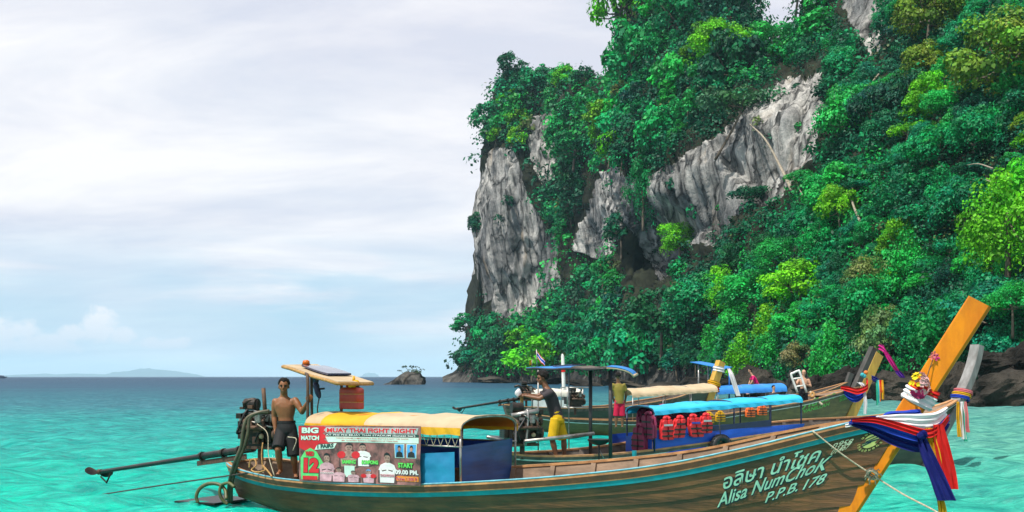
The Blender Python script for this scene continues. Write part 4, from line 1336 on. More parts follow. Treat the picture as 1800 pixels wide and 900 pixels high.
def prow_post(h, root, m, slope, z_top, depth, width, z_bot=-0.3, curve=0.0, taper=0.0, m_edge=None, flare=0.0):
    """plank along the stem: depth fore and aft, width across; slope = metres forward per metre up"""
    zg = h.zs(1.0)
    mb = MB(); rg = []
    n = 22
    for i in range(n + 1):
        z = lerp(z_bot, z_top, i / n)
        x = h.L + slope * (z - zg) + curve * max(0, z - zg) ** 2
        dx = slope + 2 * curve * max(0, z - zg)
        tdir = V((dx, 0, 1)).normalized()
        nx = V((tdir.z, 0, -tdir.x))              # forward normal in the (x, z) plane
        k = 1 - taper * max(0, z - zg) + flare * max(0, z - zg)
        aft, fore = -depth * 0.55 * k, depth * 0.45 * k
        bev = min(0.018, width * 0.2)
        pts = []
        for (f, y) in ((aft + bev, -width / 2), (fore - bev * 1.6, -width / 2), (fore, -width / 2 + bev * 1.6), (fore, width / 2 - bev * 1.6), (fore - bev * 1.6, width / 2), (aft + bev, width / 2), (aft, width / 2 - bev), (aft, -width / 2 + bev)):
            pts.append(h.w(x + nx.x * f, y, z + nx.z * f))
        rg.append(pts)
    mb.rings(rg)
    o = mb.build('prow_post', m, root, 'auto')
    return o

def ribbon(path, wdir, widths, folds=3, amp=0.012, n=10, nc=11, th=0.004, phase=0.0, ndir=None):
    """cloth strip along a path with lengthwise folds; returns MB"""
    mb = MB()
    pts = spline(path, n)
    if not isinstance(wdir, list): wdir = [wdir] * len(path)
    ws = spline(wdir, n)
    if not hasattr(widths, '__len__'): widths = [widths] * len(path)
    wd = spline([V((w, 0, 0)) for w in widths], n)
    rows, nn = [], []
    for i, p in enumerate(pts):
        t = pts[min(i + 1, len(pts) - 1)] - pts[max(i - 1, 0)]
        w = V(ws[i]).normalized()
        nr = (ndir if ndir is not None else t.cross(w))
        nr = nr.normalized() if nr.length > 1e-6 else V((0, -1, 0))
        row = []
        for j in range(nc):
            u = j / (nc - 1) - 0.5
            a = amp * (math.sin(u * folds * 6.283 + phase + 0.6 * math.sin(i * 0.35 + phase)) + 0.4 * math.sin(u * folds * 13 + i * 0.2))
            row.append(p + w * u * wd[i].x + nr * a)
        rows.append(row); nn.append(nr)
    mb.slab(rows, lambda i, j: nn[i], th)
    return mb

# ------------------------------------------------------------------ lettering
def glyphs(text, extrude_offset=0.0, space=1.0):
    cu = bpy.data.curves.new('txt', 'FONT')
    cu.body = text
    cu.size = 1.0
    cu.offset = extrude_offset
    cu.space_character = space
    cu.resolution_u = 3
    o = bpy.data.objects.new('txt', cu)
    COL.objects.link(o)
    dg = bpy.context.evaluated_depsgraph_get()
    me = bpy.data.meshes.new_from_object(o.evaluated_get(dg))
    vs = [(v.co.x, v.co.y) for v in me.vertices]
    fs = [tuple(p.vertices) for p in me.polygons]
    bpy.data.objects.remove(o); bpy.data.curves.remove(cu); bpy.data.meshes.remove(me)
    return vs, fs
def lettering(text, fn, m, parent, bold=0.0, name='lettering', shear=0.0, box=None, space=1.0):
    """fn(u, v) -> world point, u 0..1 along, v 0..1 capital height"""
    vs, fs = glyphs(text, bold, space)
    if not vs: return None
    ref = glyphs(text, 0.0, space)[0] if bold else vs
    xs = [v[0] for v in ref]
    x0, x1 = min(xs), max(xs)
    mb = MB()
    mb.add([fn((x - x0) / (x1 - x0) + shear * y, y / 0.70) for x, y in vs], fs)
    return mb.build(name, m, parent, fixn=False)

M_LETMINT = mat('mint_sign_paint', (0.42, 0.70, 0.52), 0.6, scale=18, col2=(0.28, 0.55, 0.42), dirt=0.4, dirtcol=(0.10, 0.16, 0.12))
M_LETSHADE = mat('navy_sign_paint', (0.010, 0.030, 0.055), 0.6, scale=12, var=0.3)
M_LETYEL = mat('yellow_sign_paint', (0.60, 0.62, 0.20), 0.6, scale=14, col2=(0.42, 0.44, 0.14), dirt=0.4, dirtcol=(0.1, 0.1, 0.05))
M_LETPALE = mat('pale_sign_paint', (0.62, 0.66, 0.48), 0.6, scale=14, col2=(0.45, 0.48, 0.34), dirt=0.4, dirtcol=(0.1, 0.1, 0.05))
M_LETGREEN = mat('green_sign_paint', (0.16, 0.50, 0.10), 0.6, scale=18, col2=(0.10, 0.38, 0.07))

def hull_text(h, root, text, a, b, height_px, m, shade=None, bold=0.012, shear=0.0, d=12.6, name='lettering', space=1.0):
    (ta, za), (tb, zb) = h.pick(*a), h.pick(*b)
    hm = height_px / FPX * d
    def mk(out, dx=0.0, dz=0.0):
        def fn(u, v):
            t = lerp(ta, tb, u) + dx / h.L
            z = lerp(za, zb, u) + v * hm + dz
            return h.pt(t, z, -1, out)
        return fn
    if shade: lettering(text, mk(0.0275, 0.012, -0.010), shade, root, bold + 0.02, name + '_shadow', shear, space=space)
    return lettering(text, mk(0.0310), m, root, bold, name, shear, space=space)

# ================================================================== nearest boat
H1 = Hull((-4.89, 17.9), (4.75, 12.2), [(0, .70), (.035, .65), (.085, .59), (.14, .545), (.235, .53), (.32, .56), (.395, .60), (.47, .67), (.56, .77), (.625, .855), (.71, .985), (.765, 1.10), (.845, 1.32), (.905, 1.51), (.94, 1.62), (.965, 1.69), (1, 1.78)], 0.60, raise_far=0.13)
b1 = empty('longtail_boat', H1.w(H1.L * 0.4, 0, 0), 'nearest long dark wooden boat with teal stripe, yellow canopy and tall orange prow', 'boat', 'longtail boats')
build_hull(H1, b1, M_HULL, 7)
strip(H1, b1, 'rubbing_strake', M_BROWN, 0.01, 0.985, 0.018, 0.088, 0.045)
strip(H1, b1, 'orange_line', M_RAILWOOD, 0.01, 0.985, 0.090, 0.102, 0.050)
strip(H1, b1, 'teal_stripe', M_TEAL, 0.004, 0.985, 0.104, 0.170, 0.040)
strip(H1, b1, 'rubbing_strake', M_BROWN, 0.01, 0.985, 0.018, 0.088, 0.045, side=1)
strip(H1, b1, 'teal_stripe', M_TEAL, 0.004, 0.985, 0.104, 0.170, 0.040, side=1)
def edge_line(h, root, m, t0, t1):
    mb = MB()
    mb.tube([h.pt(lerp(t0, t1, i / 60), h.zs(lerp(t0, t1, i / 60)), -1, 0.026, 0.026) for i in range(61)], 0.013, 6)
    mb.build('edge_line', m, root, True)
edge_line(H1, b1, M_CYANLINE, 0.01, 0.97)
foredeck(H1, b1, M_INNER, 0.90, 3)
prow_post(H1, b1, M_PROWORANGE, 0.60, 3.06, 0.275, 0.085, -0.3)
hull_text(H1, b1, 'อลิษา นำโชค', (1272, 861), (1436, 812), 26, M_LETMINT, M_LETSHADE, 0.012, 0.0, 12.75)
hull_text(H1, b1, 'Alisa NumChoK', (1262, 890), (1450, 827), 25, M_LETMINT, M_LETSHADE, 0.014, 0.02, 12.75)
hull_text(H1, b1, 'P.P.B.', (1345, 884), (1401, 865), 19, M_LETMINT, M_LETSHADE, 0.014, 0.02, 12.6)
hull_text(H1, b1, '178', (1412, 862), (1446, 850), 19, M_LETMINT, M_LETSHADE, 0.014, 0.02, 12.6)
hull_text(H1, b1, 'ก958', (1464, 790), (1495, 779), 11, M_LETPALE, None, 0.016, 0.06, 12.4, 'registration')
hull_text(H1, b1, '01467', (1459, 802), (1493, 790), 11, M_LETPALE, None, 0.016, 0.06, 12.4, 'registration')
def emblem(h, root, px, py, r_px, d):
    t0, z0 = h.pick(px, py)
    r = r_px / FPX * d
    def fn(x, y, out): return h.pt(t0 + x * r / h.L * 1.12, z0 + y * r - x * r * -0.12, -1, out)
    def poly(pts, m, out, name):
        mb = MB(); mb.add([fn(x, y, out) for x, y in pts], [tuple(range(len(pts)))])
        return mb.build(name, m, root, fixn=False)
    disc = poly([(0.66 * math.cos(i / 28 * 6.2832), 0.66 * math.sin(i / 28 * 6.2832)) for i in range(28)], M_LETYEL, 0.0285, 'emblem_disc')
    disc.data.materials[0] = M_LETYEL
    for k, (x0, y0, x1, y1, w) in enumerate([(-0.62, 0.10, 0.30, 0.62, 0.07), (-0.40, -0.05, 0.58, 0.42, 0.08), (-0.62, -0.22, 0.62, 0.14, 0.09), (-0.55, -0.45, 0.05, -0.10, 0.10)]):
        poly([(x0, y0 - w), (x1, y1 - w), (x1, y1 + w * 0.4), (x0, y0 + w * 0.4)], M_LETSHADE, 0.0305, 'emblem_stroke')
    poly([(-0.70, 0.24), (-0.44, 0.06), (-0.44, -0.16), (-0.68, -0.24)], M_HULL, 0.0312, 'emblem_stroke')
    poly([(0.70, 0.18), (0.42, -0.02), (0.38, -0.26), (0.60, -0.34)], M_HULL, 0.0312, 'emblem_stroke')
    for k in range(20):                            # ring of small letters
        if k in (4, 15): continue
        a = math.pi / 2 - k / 20 * 6.2832
        ca, sa = math.cos(a), math.sin(a)
        txt = 'กลุ่มเรือหางยาวพีพีปค'[k % 20]
        vs, fs = glyphs(txt if ord(txt) < 0x0E31 or 0x0E40 <= ord(txt) <= 0x0E44 else 'น', 0.03)
        if not vs: continue
        mb = MB()
        mb.add([fn(ca * (0.80 + y * 0.30) + sa * (x - 0.3) * 0.30, sa * (0.80 + y * 0.30) - ca * (x - 0.3) * 0.30, 0.030) for x, y in vs], fs)
        mb.build('emblem_letter', M_LETYEL, disc, fixn=False)
emblem(H1, b1, 1533, 774, 21, 12.3)

def arch_canopy(h, root, panels, eave, rise, yl, m_post, valance=0.0, m_val=None, posts=(), underglow=None, post_z=0.0, nseg=14, half=None, th=0.012, rails=(), eave2=None, yc=0.0):
    """panels: (t0, t1, material); arch across the boat between -half and +half"""
    can = empty_part = None
    t_all = (panels[0][0], panels[-1][1])
    def ev(t): return eave if eave2 is None else lerp(eave, eave2, (t - t_all[0]) / (t_all[1] - t_all[0]))
    def hb(t): return half if half else h.b(t) - 0.02
    def arc(t, off=0.0, k=1.0):
        out = []
        for j in range(nseg + 1):
            a = math.pi * (1 - j / nseg)
            out.append(h.w(h.L * t, yc + math.copysign(abs(math.cos(a)) ** 0.75, math.cos(a)) * (hb(t) + off), ev(t) + rise * math.sin(a) ** 0.8 + off))
        return out
    first = None
    for (t0, t1, m) in panels:
        mb = MB()
        rows = []
        n = max(4, int((t1 - t0) * 140))
        for i in range(n + 1):
            t = lerp(t0, t1, i / n)
            sag = 0.028 * math.sin(i / n * math.pi * max(1, round((t1 - t0) * 10))) ** 2
            row = [p - V((0, 0, sag * math.sin(math.pi * j / nseg) + 0.018 * mnoise.noise(p * 3.1) + 0.010 * mnoise.noise(p * 8.0))) for j, p in enumerate(arc(t))]
            rows.append(row)
        mb.slab(rows, lambda i, j: (h.n * math.cos(math.pi * (1 - j / nseg)) + V((0, 0, math.sin(math.pi * (1 - j / nseg))))).normalized(), th)
        o = mb.build('canopy_sheet', m, root, 'auto')
        first = first or o
    if underglow:  # added sheet whose colour carries the glow of light through the canvas
        mb = MB()
        mb.grid([arc(lerp(t_all[0] + 0.004, t_all[1] - 0.004, i / 12), -0.03) for i in range(13)])
        mb.build('canopy_underglow', underglow, root, True)
    if valance:
        for side in (-1, 1):
            mb = MB(); rows = []
            for i in range(41):
                t = lerp(t_all[0], t_all[1], i / 40)
                w = 0.006 * math.sin(i * 1.9)
                rows.append([h.w(h.L * t, yc + side * (hb(t) + 0.012 + w), ev(t) + 0.02), h.w(h.L * t, yc + side * (hb(t) + 0.02 - w), ev(t) - valance - 0.01 * math.sin(i * 0.8))])
            mb.slab(rows, h.n * side, 0.005)
            mb.build('valance', m_val, root)
    for t in posts:
        mb = MB(); mb.tube(arc(t, -0.022), 0.017, 7); mb.build('canopy_arch', m_post, root, True)
        for side in (-1, 1):
            mb = MB()
            yb = h.half(t, h.zs(t, side), side) - 0.05 if not yc else abs(yc + side * hb(t)) - 0.02
            if yc: side_sign = math.copysign(1, yc + side * hb(t))
            mb.tube([h.w(h.L * t, (side_sign if yc else side) * yb, (h.zs(t, side) - 0.03) if not yc or side < 0 else 0.3), h.w(h.L * t, yc + side * (hb(t) - 0.022), ev(t) - 0.02)], 0.018, 7)
            mb.build('canopy_post', m_post, root, True)
    for z in rails:
        for side in (-1, 1):
            mb = MB(); mb.tube([h.w(h.L * lerp(t_all[0], t_all[1], i / 8), side * (hb(lerp(t_all[0], t_all[1], i / 8)) - 0.03), z) for i in range(9)], 0.015, 6)
            mb.build('canopy_rail', m_post, root, True)
    return first
TA, TF = 0.205, 0.474
arch_canopy(H1, b1, [(TA, 0.235, M_TAN), (0.2352, 0.315, M_YELLOW), (0.3152, TF, M_CREAM)], 1.45, 0.185, 0, M_STEEL, 0.085, M_YELLOW, (0.21, 0.30, 0.385, 0.472), M_UNDERGLOW, rails=(1.20,))
# cord zigzag between valance and rail
mb = MB()
zz = []
for i in range(46):
    t = lerp(TA + 0.01, TF - 0.004, i / 45)
    zz.append(H1.w(H1.L * t, -(H1.b(t) - 0.035), 1.36 if i % 2 else 1.205))
for a_, b_ in zip(zz, zz[1:]): mb.tube([a_, b_], 0.004, 4)
mb.build('lacing_cord', M_ROPE, b1)
# transverse blue screen at the canopy front, pale tarpaulin on the near side, dark one on the far side
def screen(corners, nx, ny, amp, m, root, name, th=0.006):
    c = [V(x) for x in corners]                    # bl, br, tr, tl
    nrm_ = (c[1] - c[0]).cross(c[3] - c[0]).normalized()
    if nrm_.y > 0: nrm_ = -nrm_
    rows = []
    for j in range(ny + 1):
        row = []
        for i in range(nx + 1):
            u, v = i / nx, j / ny
            p = c[0].lerp(c[1], u).lerp(c[3].lerp(c[2], u), v)
            k = mnoise.noise(V((u * 3.1, v * 2.2, c[0].x))) + 0.5 * mnoise.noise(V((u * 8, v * 6, c[0].y)))
            edge = min(u, 1 - u, 1 - v) * 4
            row.append(p + nrm_ * amp * k * min(1, edge + 0.2))
        rows.append(row)
    mb = MB(); mb.slab(rows, nrm_, th)
    return mb.build(name, m, root, 'auto')
tS = 0.468
screen([H1.w(H1.L * tS, -H1.b(tS) + 0.10, 0.52), H1.w(H1.L * tS, H1.b(tS) - 0.09, 0.62), H1.w(H1.L * tS, H1.b(tS) - 0.06, 1.24), H1.w(H1.L * tS, -H1.b(tS) + 0.07, 1.20)], 14, 12, 0.035, M_TARPDEEP, b1, 'blue_screen')
screen([H1.w(H1.L * .405, -H1.b(.405) - 0.01, 0.64), H1.w(H1.L * .466, -H1.b(.466) - 0.01, 0.70), H1.w(H1.L * .466, -H1.b(.466) - 0.01, 1.13), H1.w(H1.L * .405, -H1.b(.405) - 0.01, 1.08)], 12, 10, 0.03, M_TARPLIGHT, b1, 'side_tarpaulin')
screen([H1.w(H1.L * .26, H1.b(.26) - 0.02, 0.60), H1.w(H1.L * .46, H1.b(.46) - 0.02, 0.75), H1.w(H1.L * .46, H1.b(.46) - 0.02, 1.22), H1.w(H1.L * .26, H1.b(.26) - 0.02, 1.16)], 16, 8, 0.03, M_TARPBLUE, b1, 'far_tarpaulin')

# helmsman's roof over the stern
A_, B_, C_, D_ = P(497, 641, 17.0), P(557, 640, 18.2), P(656, 671, 16.9), P(593, 671, 15.9)
def roof_pt(u, v, o=0.0):
    p = A_.lerp(D_, u).lerp(B_.lerp(C_, u), v)
    n_ = (D_ - A_).cross(B_ - A_).normalized()
    if n_.z < 0: n_ = -n_
    return p + n_ * (o + 0.008 * math.sin(u * 9) * math.sin(v * 5 + 1))
mb = MB(); mb.slab([[roof_pt(i / 14, j / 8) for j in range(9)] for i in range(15)], (0, 0, 1), 0.02)
hr = mb.build('helmsman_roof', M_CREAM, b1, 'auto')
mb = MB(); mb.slab([[roof_pt(lerp(0.22, 0.70, i / 4), lerp(0.20, 0.86, j / 4), 0.05) for j in range(5)] for i in range(5)], (0, 0, 1), 0.03)
mb.build('solar_panel', M_SOLAR, hr)
for (ua, va, ub, vb) in ((0, 0, 1, 0), (0, 1, 1, 1), (0, 0, 0, 1), (1, 0, 1, 1), (0.45, 0, 0.45, 1)):
    mb = MB(); mb.tube([roof_pt(lerp(ua, ub, i / 6), lerp(va, vb, i / 6), -0.035) for i in range(7)], 0.026, 7)
    mb.build('bamboo_edge', M_ROPEORANGE, hr, True)
for (x0, y0, dd, u, v, yb) in ((541, 742, 16.35, 0.36, 0.08, 852), (600, 735, 17.5, 0.40, 0.92, 830), (548, 760, 17.6, 0.12, 0.85, 830)):
    mb = MB(); top = roof_pt(u, v, -0.05)
    base = P(x0, yb, dd)
    k1 = V((base.x, base.y, top.z - 0.10))
    mb.tube(spline([base, V((base.x, base.y, lerp(base.z, top.z, 0.6))), k1, k1.lerp(top, 0.5) + V((0, 0, 0.045)), top], 4), 0.026, 8)
    mb.build('roof_pole', M_RUST, b1, True)
# amber beacon on the roof corner
bc = roof_pt(0.14, 0.45, 0.01)
be = empty('warning_beacon', bc, 'small amber beacon on the stern roof of the nearest boat', 'beacon')
mb = MB(); mb.tube([bc, bc + V((0, 0, 0.03))], 0.075, 14); mb.build('base', M_BLACK, be)
mb = MB(); mb.tube([bc + V((0, 0, 0.03)), bc + V((0, 0, 0.09)), bc + V((0, 0, 0.105))], [0.066, 0.055, 0.03], 14); mb.build('lens', M_BEACON, be, True)
# stern board lying in the water and lashing post
mb = MB(); mb.slab([[H1.w(-0.75, -0.62, 0.045), H1.w(0.15, -0.55, 0.055)], [H1.w(-0.75, 0.4, 0.045), H1.w(0.15, 0.4, 0.055)]], (0, 0, 1), 0.03)
mb.build('stern_board', M_IRON, b1)

# ================================================================== second boat (blue sides)
H2 = Hull((-.15, 19.2), (11.16, 25.5), [(0, .76), (.03, .71), (.13, .70), (.2, .74), (.35, .90), (.53, 1.10), (.62, 1.17), (.8, 1.22), (.895, 1.34), (.95, 1.47), (1, 1.68)], 0.80, raise_far=0.02, beam=1.0)
b2 = empty('longtail_boat', H2.w(H2.L * 0.4, 0, 0), 'boat with bright blue canopy and sides and a grey curved prow', 'boat', 'longtail boats')
build_hull(H2, b2, M_HULL3, 6, M_DECK)
strip(H2, b2, 'rubbing_strake', M_DECK, 0.01, 0.985, 0.018, 0.07, 0.045)
strip(H2, b2, 'white_line', M_WHITE, 0.01, 0.985, 0.074, 0.098, 0.040)
foredeck(H2, b2, M_INNER, 0.80, 4)
prow_post(H2, b2, M_PROWGREY, 0.80, 2.98, 0.24, 0.27, -0.3, curve=-0.22)
T0, T1 = H2.t_at(1148), H2.t_at(1412)
arch_canopy(H2, b2, [(T0, T1, M_CYAN)], 1.50, 0.12, 0, M_NAVYTRIM, 0.05, M_CYAN, [lerp(T0, T1, f) for f in (0.004, 0.32, 0.52, 0.77, 0.996)], None, eave2=1.70, half=0.48, yc=-0.30)
def side_panel(h, root, t0, t1, z0, z1, m, name, side=-1, n=14, amp=0.03):
    mb = MB(); rows = []
    for i in range(n + 1):
        t = lerp(t0, t1, i / n)
        y = side * (h.b(t) + 0.015)
        za, zb = lerp(z0[0], z0[1], i / n), lerp(z1[0], z1[1], i / n)
        rows.append([h.w(h.L * t, y + side * amp * mnoise.noise(V((i * 0.6, j * 0.8, 2))), lerp(za, zb, j / 6)) for j in range(7)])
    mb.slab(rows, h.n * side, 0.01)
    return mb.build(name, m, root, 'auto')
side_panel(H2, b2, T0, T1, (0.62, 1.0), (1.06, 1.20), M_TARPBLUE, 'side_tarpaulin')
side_panel(H2, b2, lerp(T0, T1, 0.34), lerp(T0, T1, 0.76), (1.105, 1.165), (1.20, 1.30), M_NAVYTRIM, 'navy_side_strip', amp=0.0)
side_panel(H2, b2, T0, T1, (0.62, 1.0), (1.00, 1.16), M_TARPBLUE, 'far_tarpaulin', side=1)
screen([H2.w(H2.L * T0 - 0.02, -H2.b(T0), 0.6), H2.w(H2.L * T0 - 0.02, 0.15, 0.6), H2.w(H2.L * T0 - 0.02, 0.15, 1.0), H2.w(H2.L * T0 - 0.02, -H2.b(T0), 1.02)], 8, 6, 0.02, M_TARPBLUE, b2, 'end_tarpaulin')
# helmsman roof: two stout posts, flat frame with tarpaulin, curved visor at the front
for px, py0, dd in ((1038, 802, 19.9), (1073, 810, 19.15)):
    mb = MB(); q = P(px, py0, dd); mb.tube([q - V((0, 0, 0.1)), V((q.x, q.y, 2.32))], 0.036, 9); mb.build('roof_pole', M_DARKPIPE, b2, True)
for px, py0, dd in ((946, 802, 20.3), (1000, 802, 20.6)):
    mb = MB(); q = P(px, py0, dd); mb.tube([q, V((q.x, q.y, 2.33))], 0.014, 7); mb.build('roof_pole', M_STEEL, b2, True)
rA, rB, rC, rD = P(925, 646, 20.6), P(985, 643.5, 21.6), P(1075, 644, 20.2), P(1066, 646, 18.9)
def roof2(u, v, o=0): return rA.lerp(rD, u).lerp(rB.lerp(rC, u), v) + V((0, 0, o - 0.05 * math.sin(v * 3.14) * 0 + 0.012 * math.sin(u * 14)))
mb = MB(); mb.slab([[roof2(i / 10 * 0.58, j / 6) for j in range(7)] for i in range(11)], (0, 0, 1), 0.015)
h2r = mb.build('roof_tarpaulin', M_TARPSKY, b2, 'auto')
mb = MB(); mb.slab([[roof2(lerp(0.585, 1.0, i / 8), j / 6, 0.004) for j in range(7)] for i in range(9)], (0, 0, 1), 0.03)
mb.build('roof_sheet', M_DECK, h2r)
mb = MB(); mb.slab([[roof2(lerp(0.30, 0.56, i / 4), lerp(0.15, 0.85, j / 4), 0.05) for j in range(5)] for i in range(5)], (0, 0, 1), 0.03); mb.build('solar_panel', M_SOLAR, h2r)
for v in (0.0, 1.0):
    mb = MB(); mb.tube([roof2(i / 8, v, -0.03) for i in range(9)], 0.022, 7); mb.build('roof_rail', M_DARKPIPE, h2r, True)
mb = MB(); rows = []
for i in range(9):
    f = i / 8
    drop = 0.19 * (1 - math.cos(f * 1.45)); fw = 0.62 * math.sin(f * 1.45)
    rows.append([roof2(1.0, j / 6) + H2.a * fw - V((0, 0, drop)) + V((0, 0, 0.01)) for j in range(7)])
mb.slab(rows, (0, 0, 1), 0.012); mb.build('roof_visor', M_TARPSKY, h2r, 'auto')
for v in (0.0, 0.5, 1.0):
    mb = MB(); mb.tube([roof2(1.0, v) + H2.a * 0.62 * math.sin(i / 8 * 1.45) - V((0, 0, 0.19 * (1 - math.cos(i / 8 * 1.45)) + 0.025)) for i in range(9)], 0.014, 6); mb.build('visor_rib', M_CREAM, h2r, True)
mb = MB(); q = roof2(1.0, 0.0) + H2.a * 0.62 * math.sin(1.45) - V((0, 0, 0.19 * (1 - math.cos(1.45)))); q2 = roof2(1.0, 1.0) + H2.a * 0.62 * math.sin(1.45) - V((0, 0, 0.19 * (1 - math.cos(1.45))))
mb.tube([q, q2], 0.03, 7); mb.build('visor_edge', M_CREAM, h2r, True)

# ================================================================== third boat (olive, lettered bow)
H3 = Hull((.7, 36), (14.35, 42), [(0, .88), (.025, .82), (.075, .72), (.25, .60), (.465, .74), (.64, 1.02), (.765, 1.22), (.915, 1.60), (.985, 1.78), (1, 1.83)], 0.42, keel=-0.3, beam=1.15, stern_keel=0.30)
b3 = empty('longtail_boat', H3.w(H3.L * 0.4, 0, 0), 'olive wooden boat with green lettering and black and yellow ribboned prow', 'boat', 'longtail boats')
build_hull(H3, b3, M_HULL2, 6, M_DECK)
strip(H3, b3, 'rubbing_strake', M_DECK, 0.01, 0.985, 0.018, 0.10, 0.05)
strip(H3, b3, 'white_line', M_WHITE, 0.01, 0.985, 0.12, 0.15, 0.045)
foredeck(H3, b3, M_INNER, 0.86, 3)
prow_post(H3, b3, M_PROWYEL, 0.58, 3.12, 0.46, 0.26, -0.3).location = H3.a * 0.12
prow_post(H3, b3, M_PROWDARK, 0.58, 3.36, 0.34, 0.24, 1.5).location = -H3.a * 0.24
hull_text(H3, b3, 'วานิลลา', (1405, 720), (1465, 700), 12, M_LETGREEN, None, 0.03, 0.0, 40.5)
hull_text(H3, b3, 'VANILLAH', (1410, 727), (1456, 713), 6, M_LETGREEN, None, 0.03, 0.0, 40.3)
hull_text(H3, b3, 'ก952', (1475, 701), (1488, 696), 5, M_LETGREEN, None, 0.03, 0.0, 41.3, 'registration')
hull_text(H3, b3, '01386', (1474, 706), (1488, 701), 5, M_LETGREEN, None, 0.03, 0.0, 41.3, 'registration')
T0, T1 = H3.t_at(1112), H3.t_at(1262)
arch_canopy(H3, b3, [(T0, T1, M_CREAM)], 1.50, 0.26, 0, M_STEEL, 0.05, M_CREAM, [lerp(T0, T1, f) for f in (0.01, 0.35, 0.68, 0.99)], None, eave2=1.68)

# ================================================================== fourth and fifth boats, behind
H4 = Hull((-.37, 44), (9.9, 50), [(0, 1.0), (.05, .92), (.25, .80), (.5, .85), (.75, 1.2), (.9, 1.6), (1, 1.95)], 0.42, keel=-0.3, beam=1.1, stern_keel=0.2)
b4 = empty('longtail_boat', H4.w(H4.L * 0.4, 0, 0), 'white-canopied boat behind the olive one, yellow prow with a long white sash', 'boat', 'longtail boats')
build_hull(H4, b4, M_HULL3, 4, M_DECK, ribs=False, far_strakes=False)
foredeck(H4, b4, M_INNER, 0.86, 3)
prow_post(H4, b4, M_PROWYEL, 0.42, 2.92, 0.42, 0.30, -0.3)
arch_canopy(H4, b4, [(0.09, 0.30, M_WHITECANVAS)], 1.38, 0.30, 0, M_STEEL, 0.05, M_WHITECANVAS, (0.092, 0.16, 0.23, 0.298), None)
for k in range(3):
    ta = 0.095 + k * 0.068
    side_panel(H4, b4, ta, ta + 0.064, (0.86, 0.85), (1.18, 1.18), M_WHITE, 'side_panel', n=4, amp=0.0)
H5 = Hull((10.4, 58), (20.2, 61.5), [(0, 1.0), (.1, .9), (.4, .9), (.75, 1.2), (.9, 1.6), (1, 1.9)], 0.42, keel=-0.3, beam=1.1, stern_keel=0.2)
b5 = empty('longtail_boat', H5.w(H5.L * 0.4, 0, 0), 'farthest boat with two sky blue awnings behind the cream canopy', 'boat', 'longtail boats')
build_hull(H5, b5, M_HULL3, 4, M_DECK, ribs=False, far_strakes=False)
prow_post(H5, b5, M_PROWDARK, 0.42, 2.4, 0.35, 0.2, -0.3)
T0, T1 = H5.t_at(1262), H5.t_at(1384)
arch_canopy(H5, b5, [(T0, T1, M_TARPSKY)], 1.28, 0.40, 0, M_STEEL, 0.08, M_TARPSKY, [lerp(T0, T1, f) for f in (0.01, 0.35, 0.68, 0.99)], None, eave2=1.42)
rA, rB, rC, rD = P(1213, 636, 58.5), P(1232, 635, 60), P(1287, 645, 60), P(1274, 648, 58)
mb = MB(); mb.slab([[rA.lerp(rD, i / 6).lerp(rB.lerp(rC, i / 6), j / 4) for j in range(5)] for i in range(7)], (0, 0, 1), 0.03)
r5 = mb.build('stern_awning', M_TARPSKY, b5, 'auto')
for px, py, dd in ((1228, 640, 58.6), (1252, 643, 58.4), (1282, 647, 58.6), (1245, 641, 59.8)):
    mb = MB(); q = P(px, py, dd); mb.tube([V((q.x, q.y, 0.8)), q], 0.045, 7); mb.build('awning_pole', M_TARPSKY if px > 1250 else M_STEEL, b5, True)
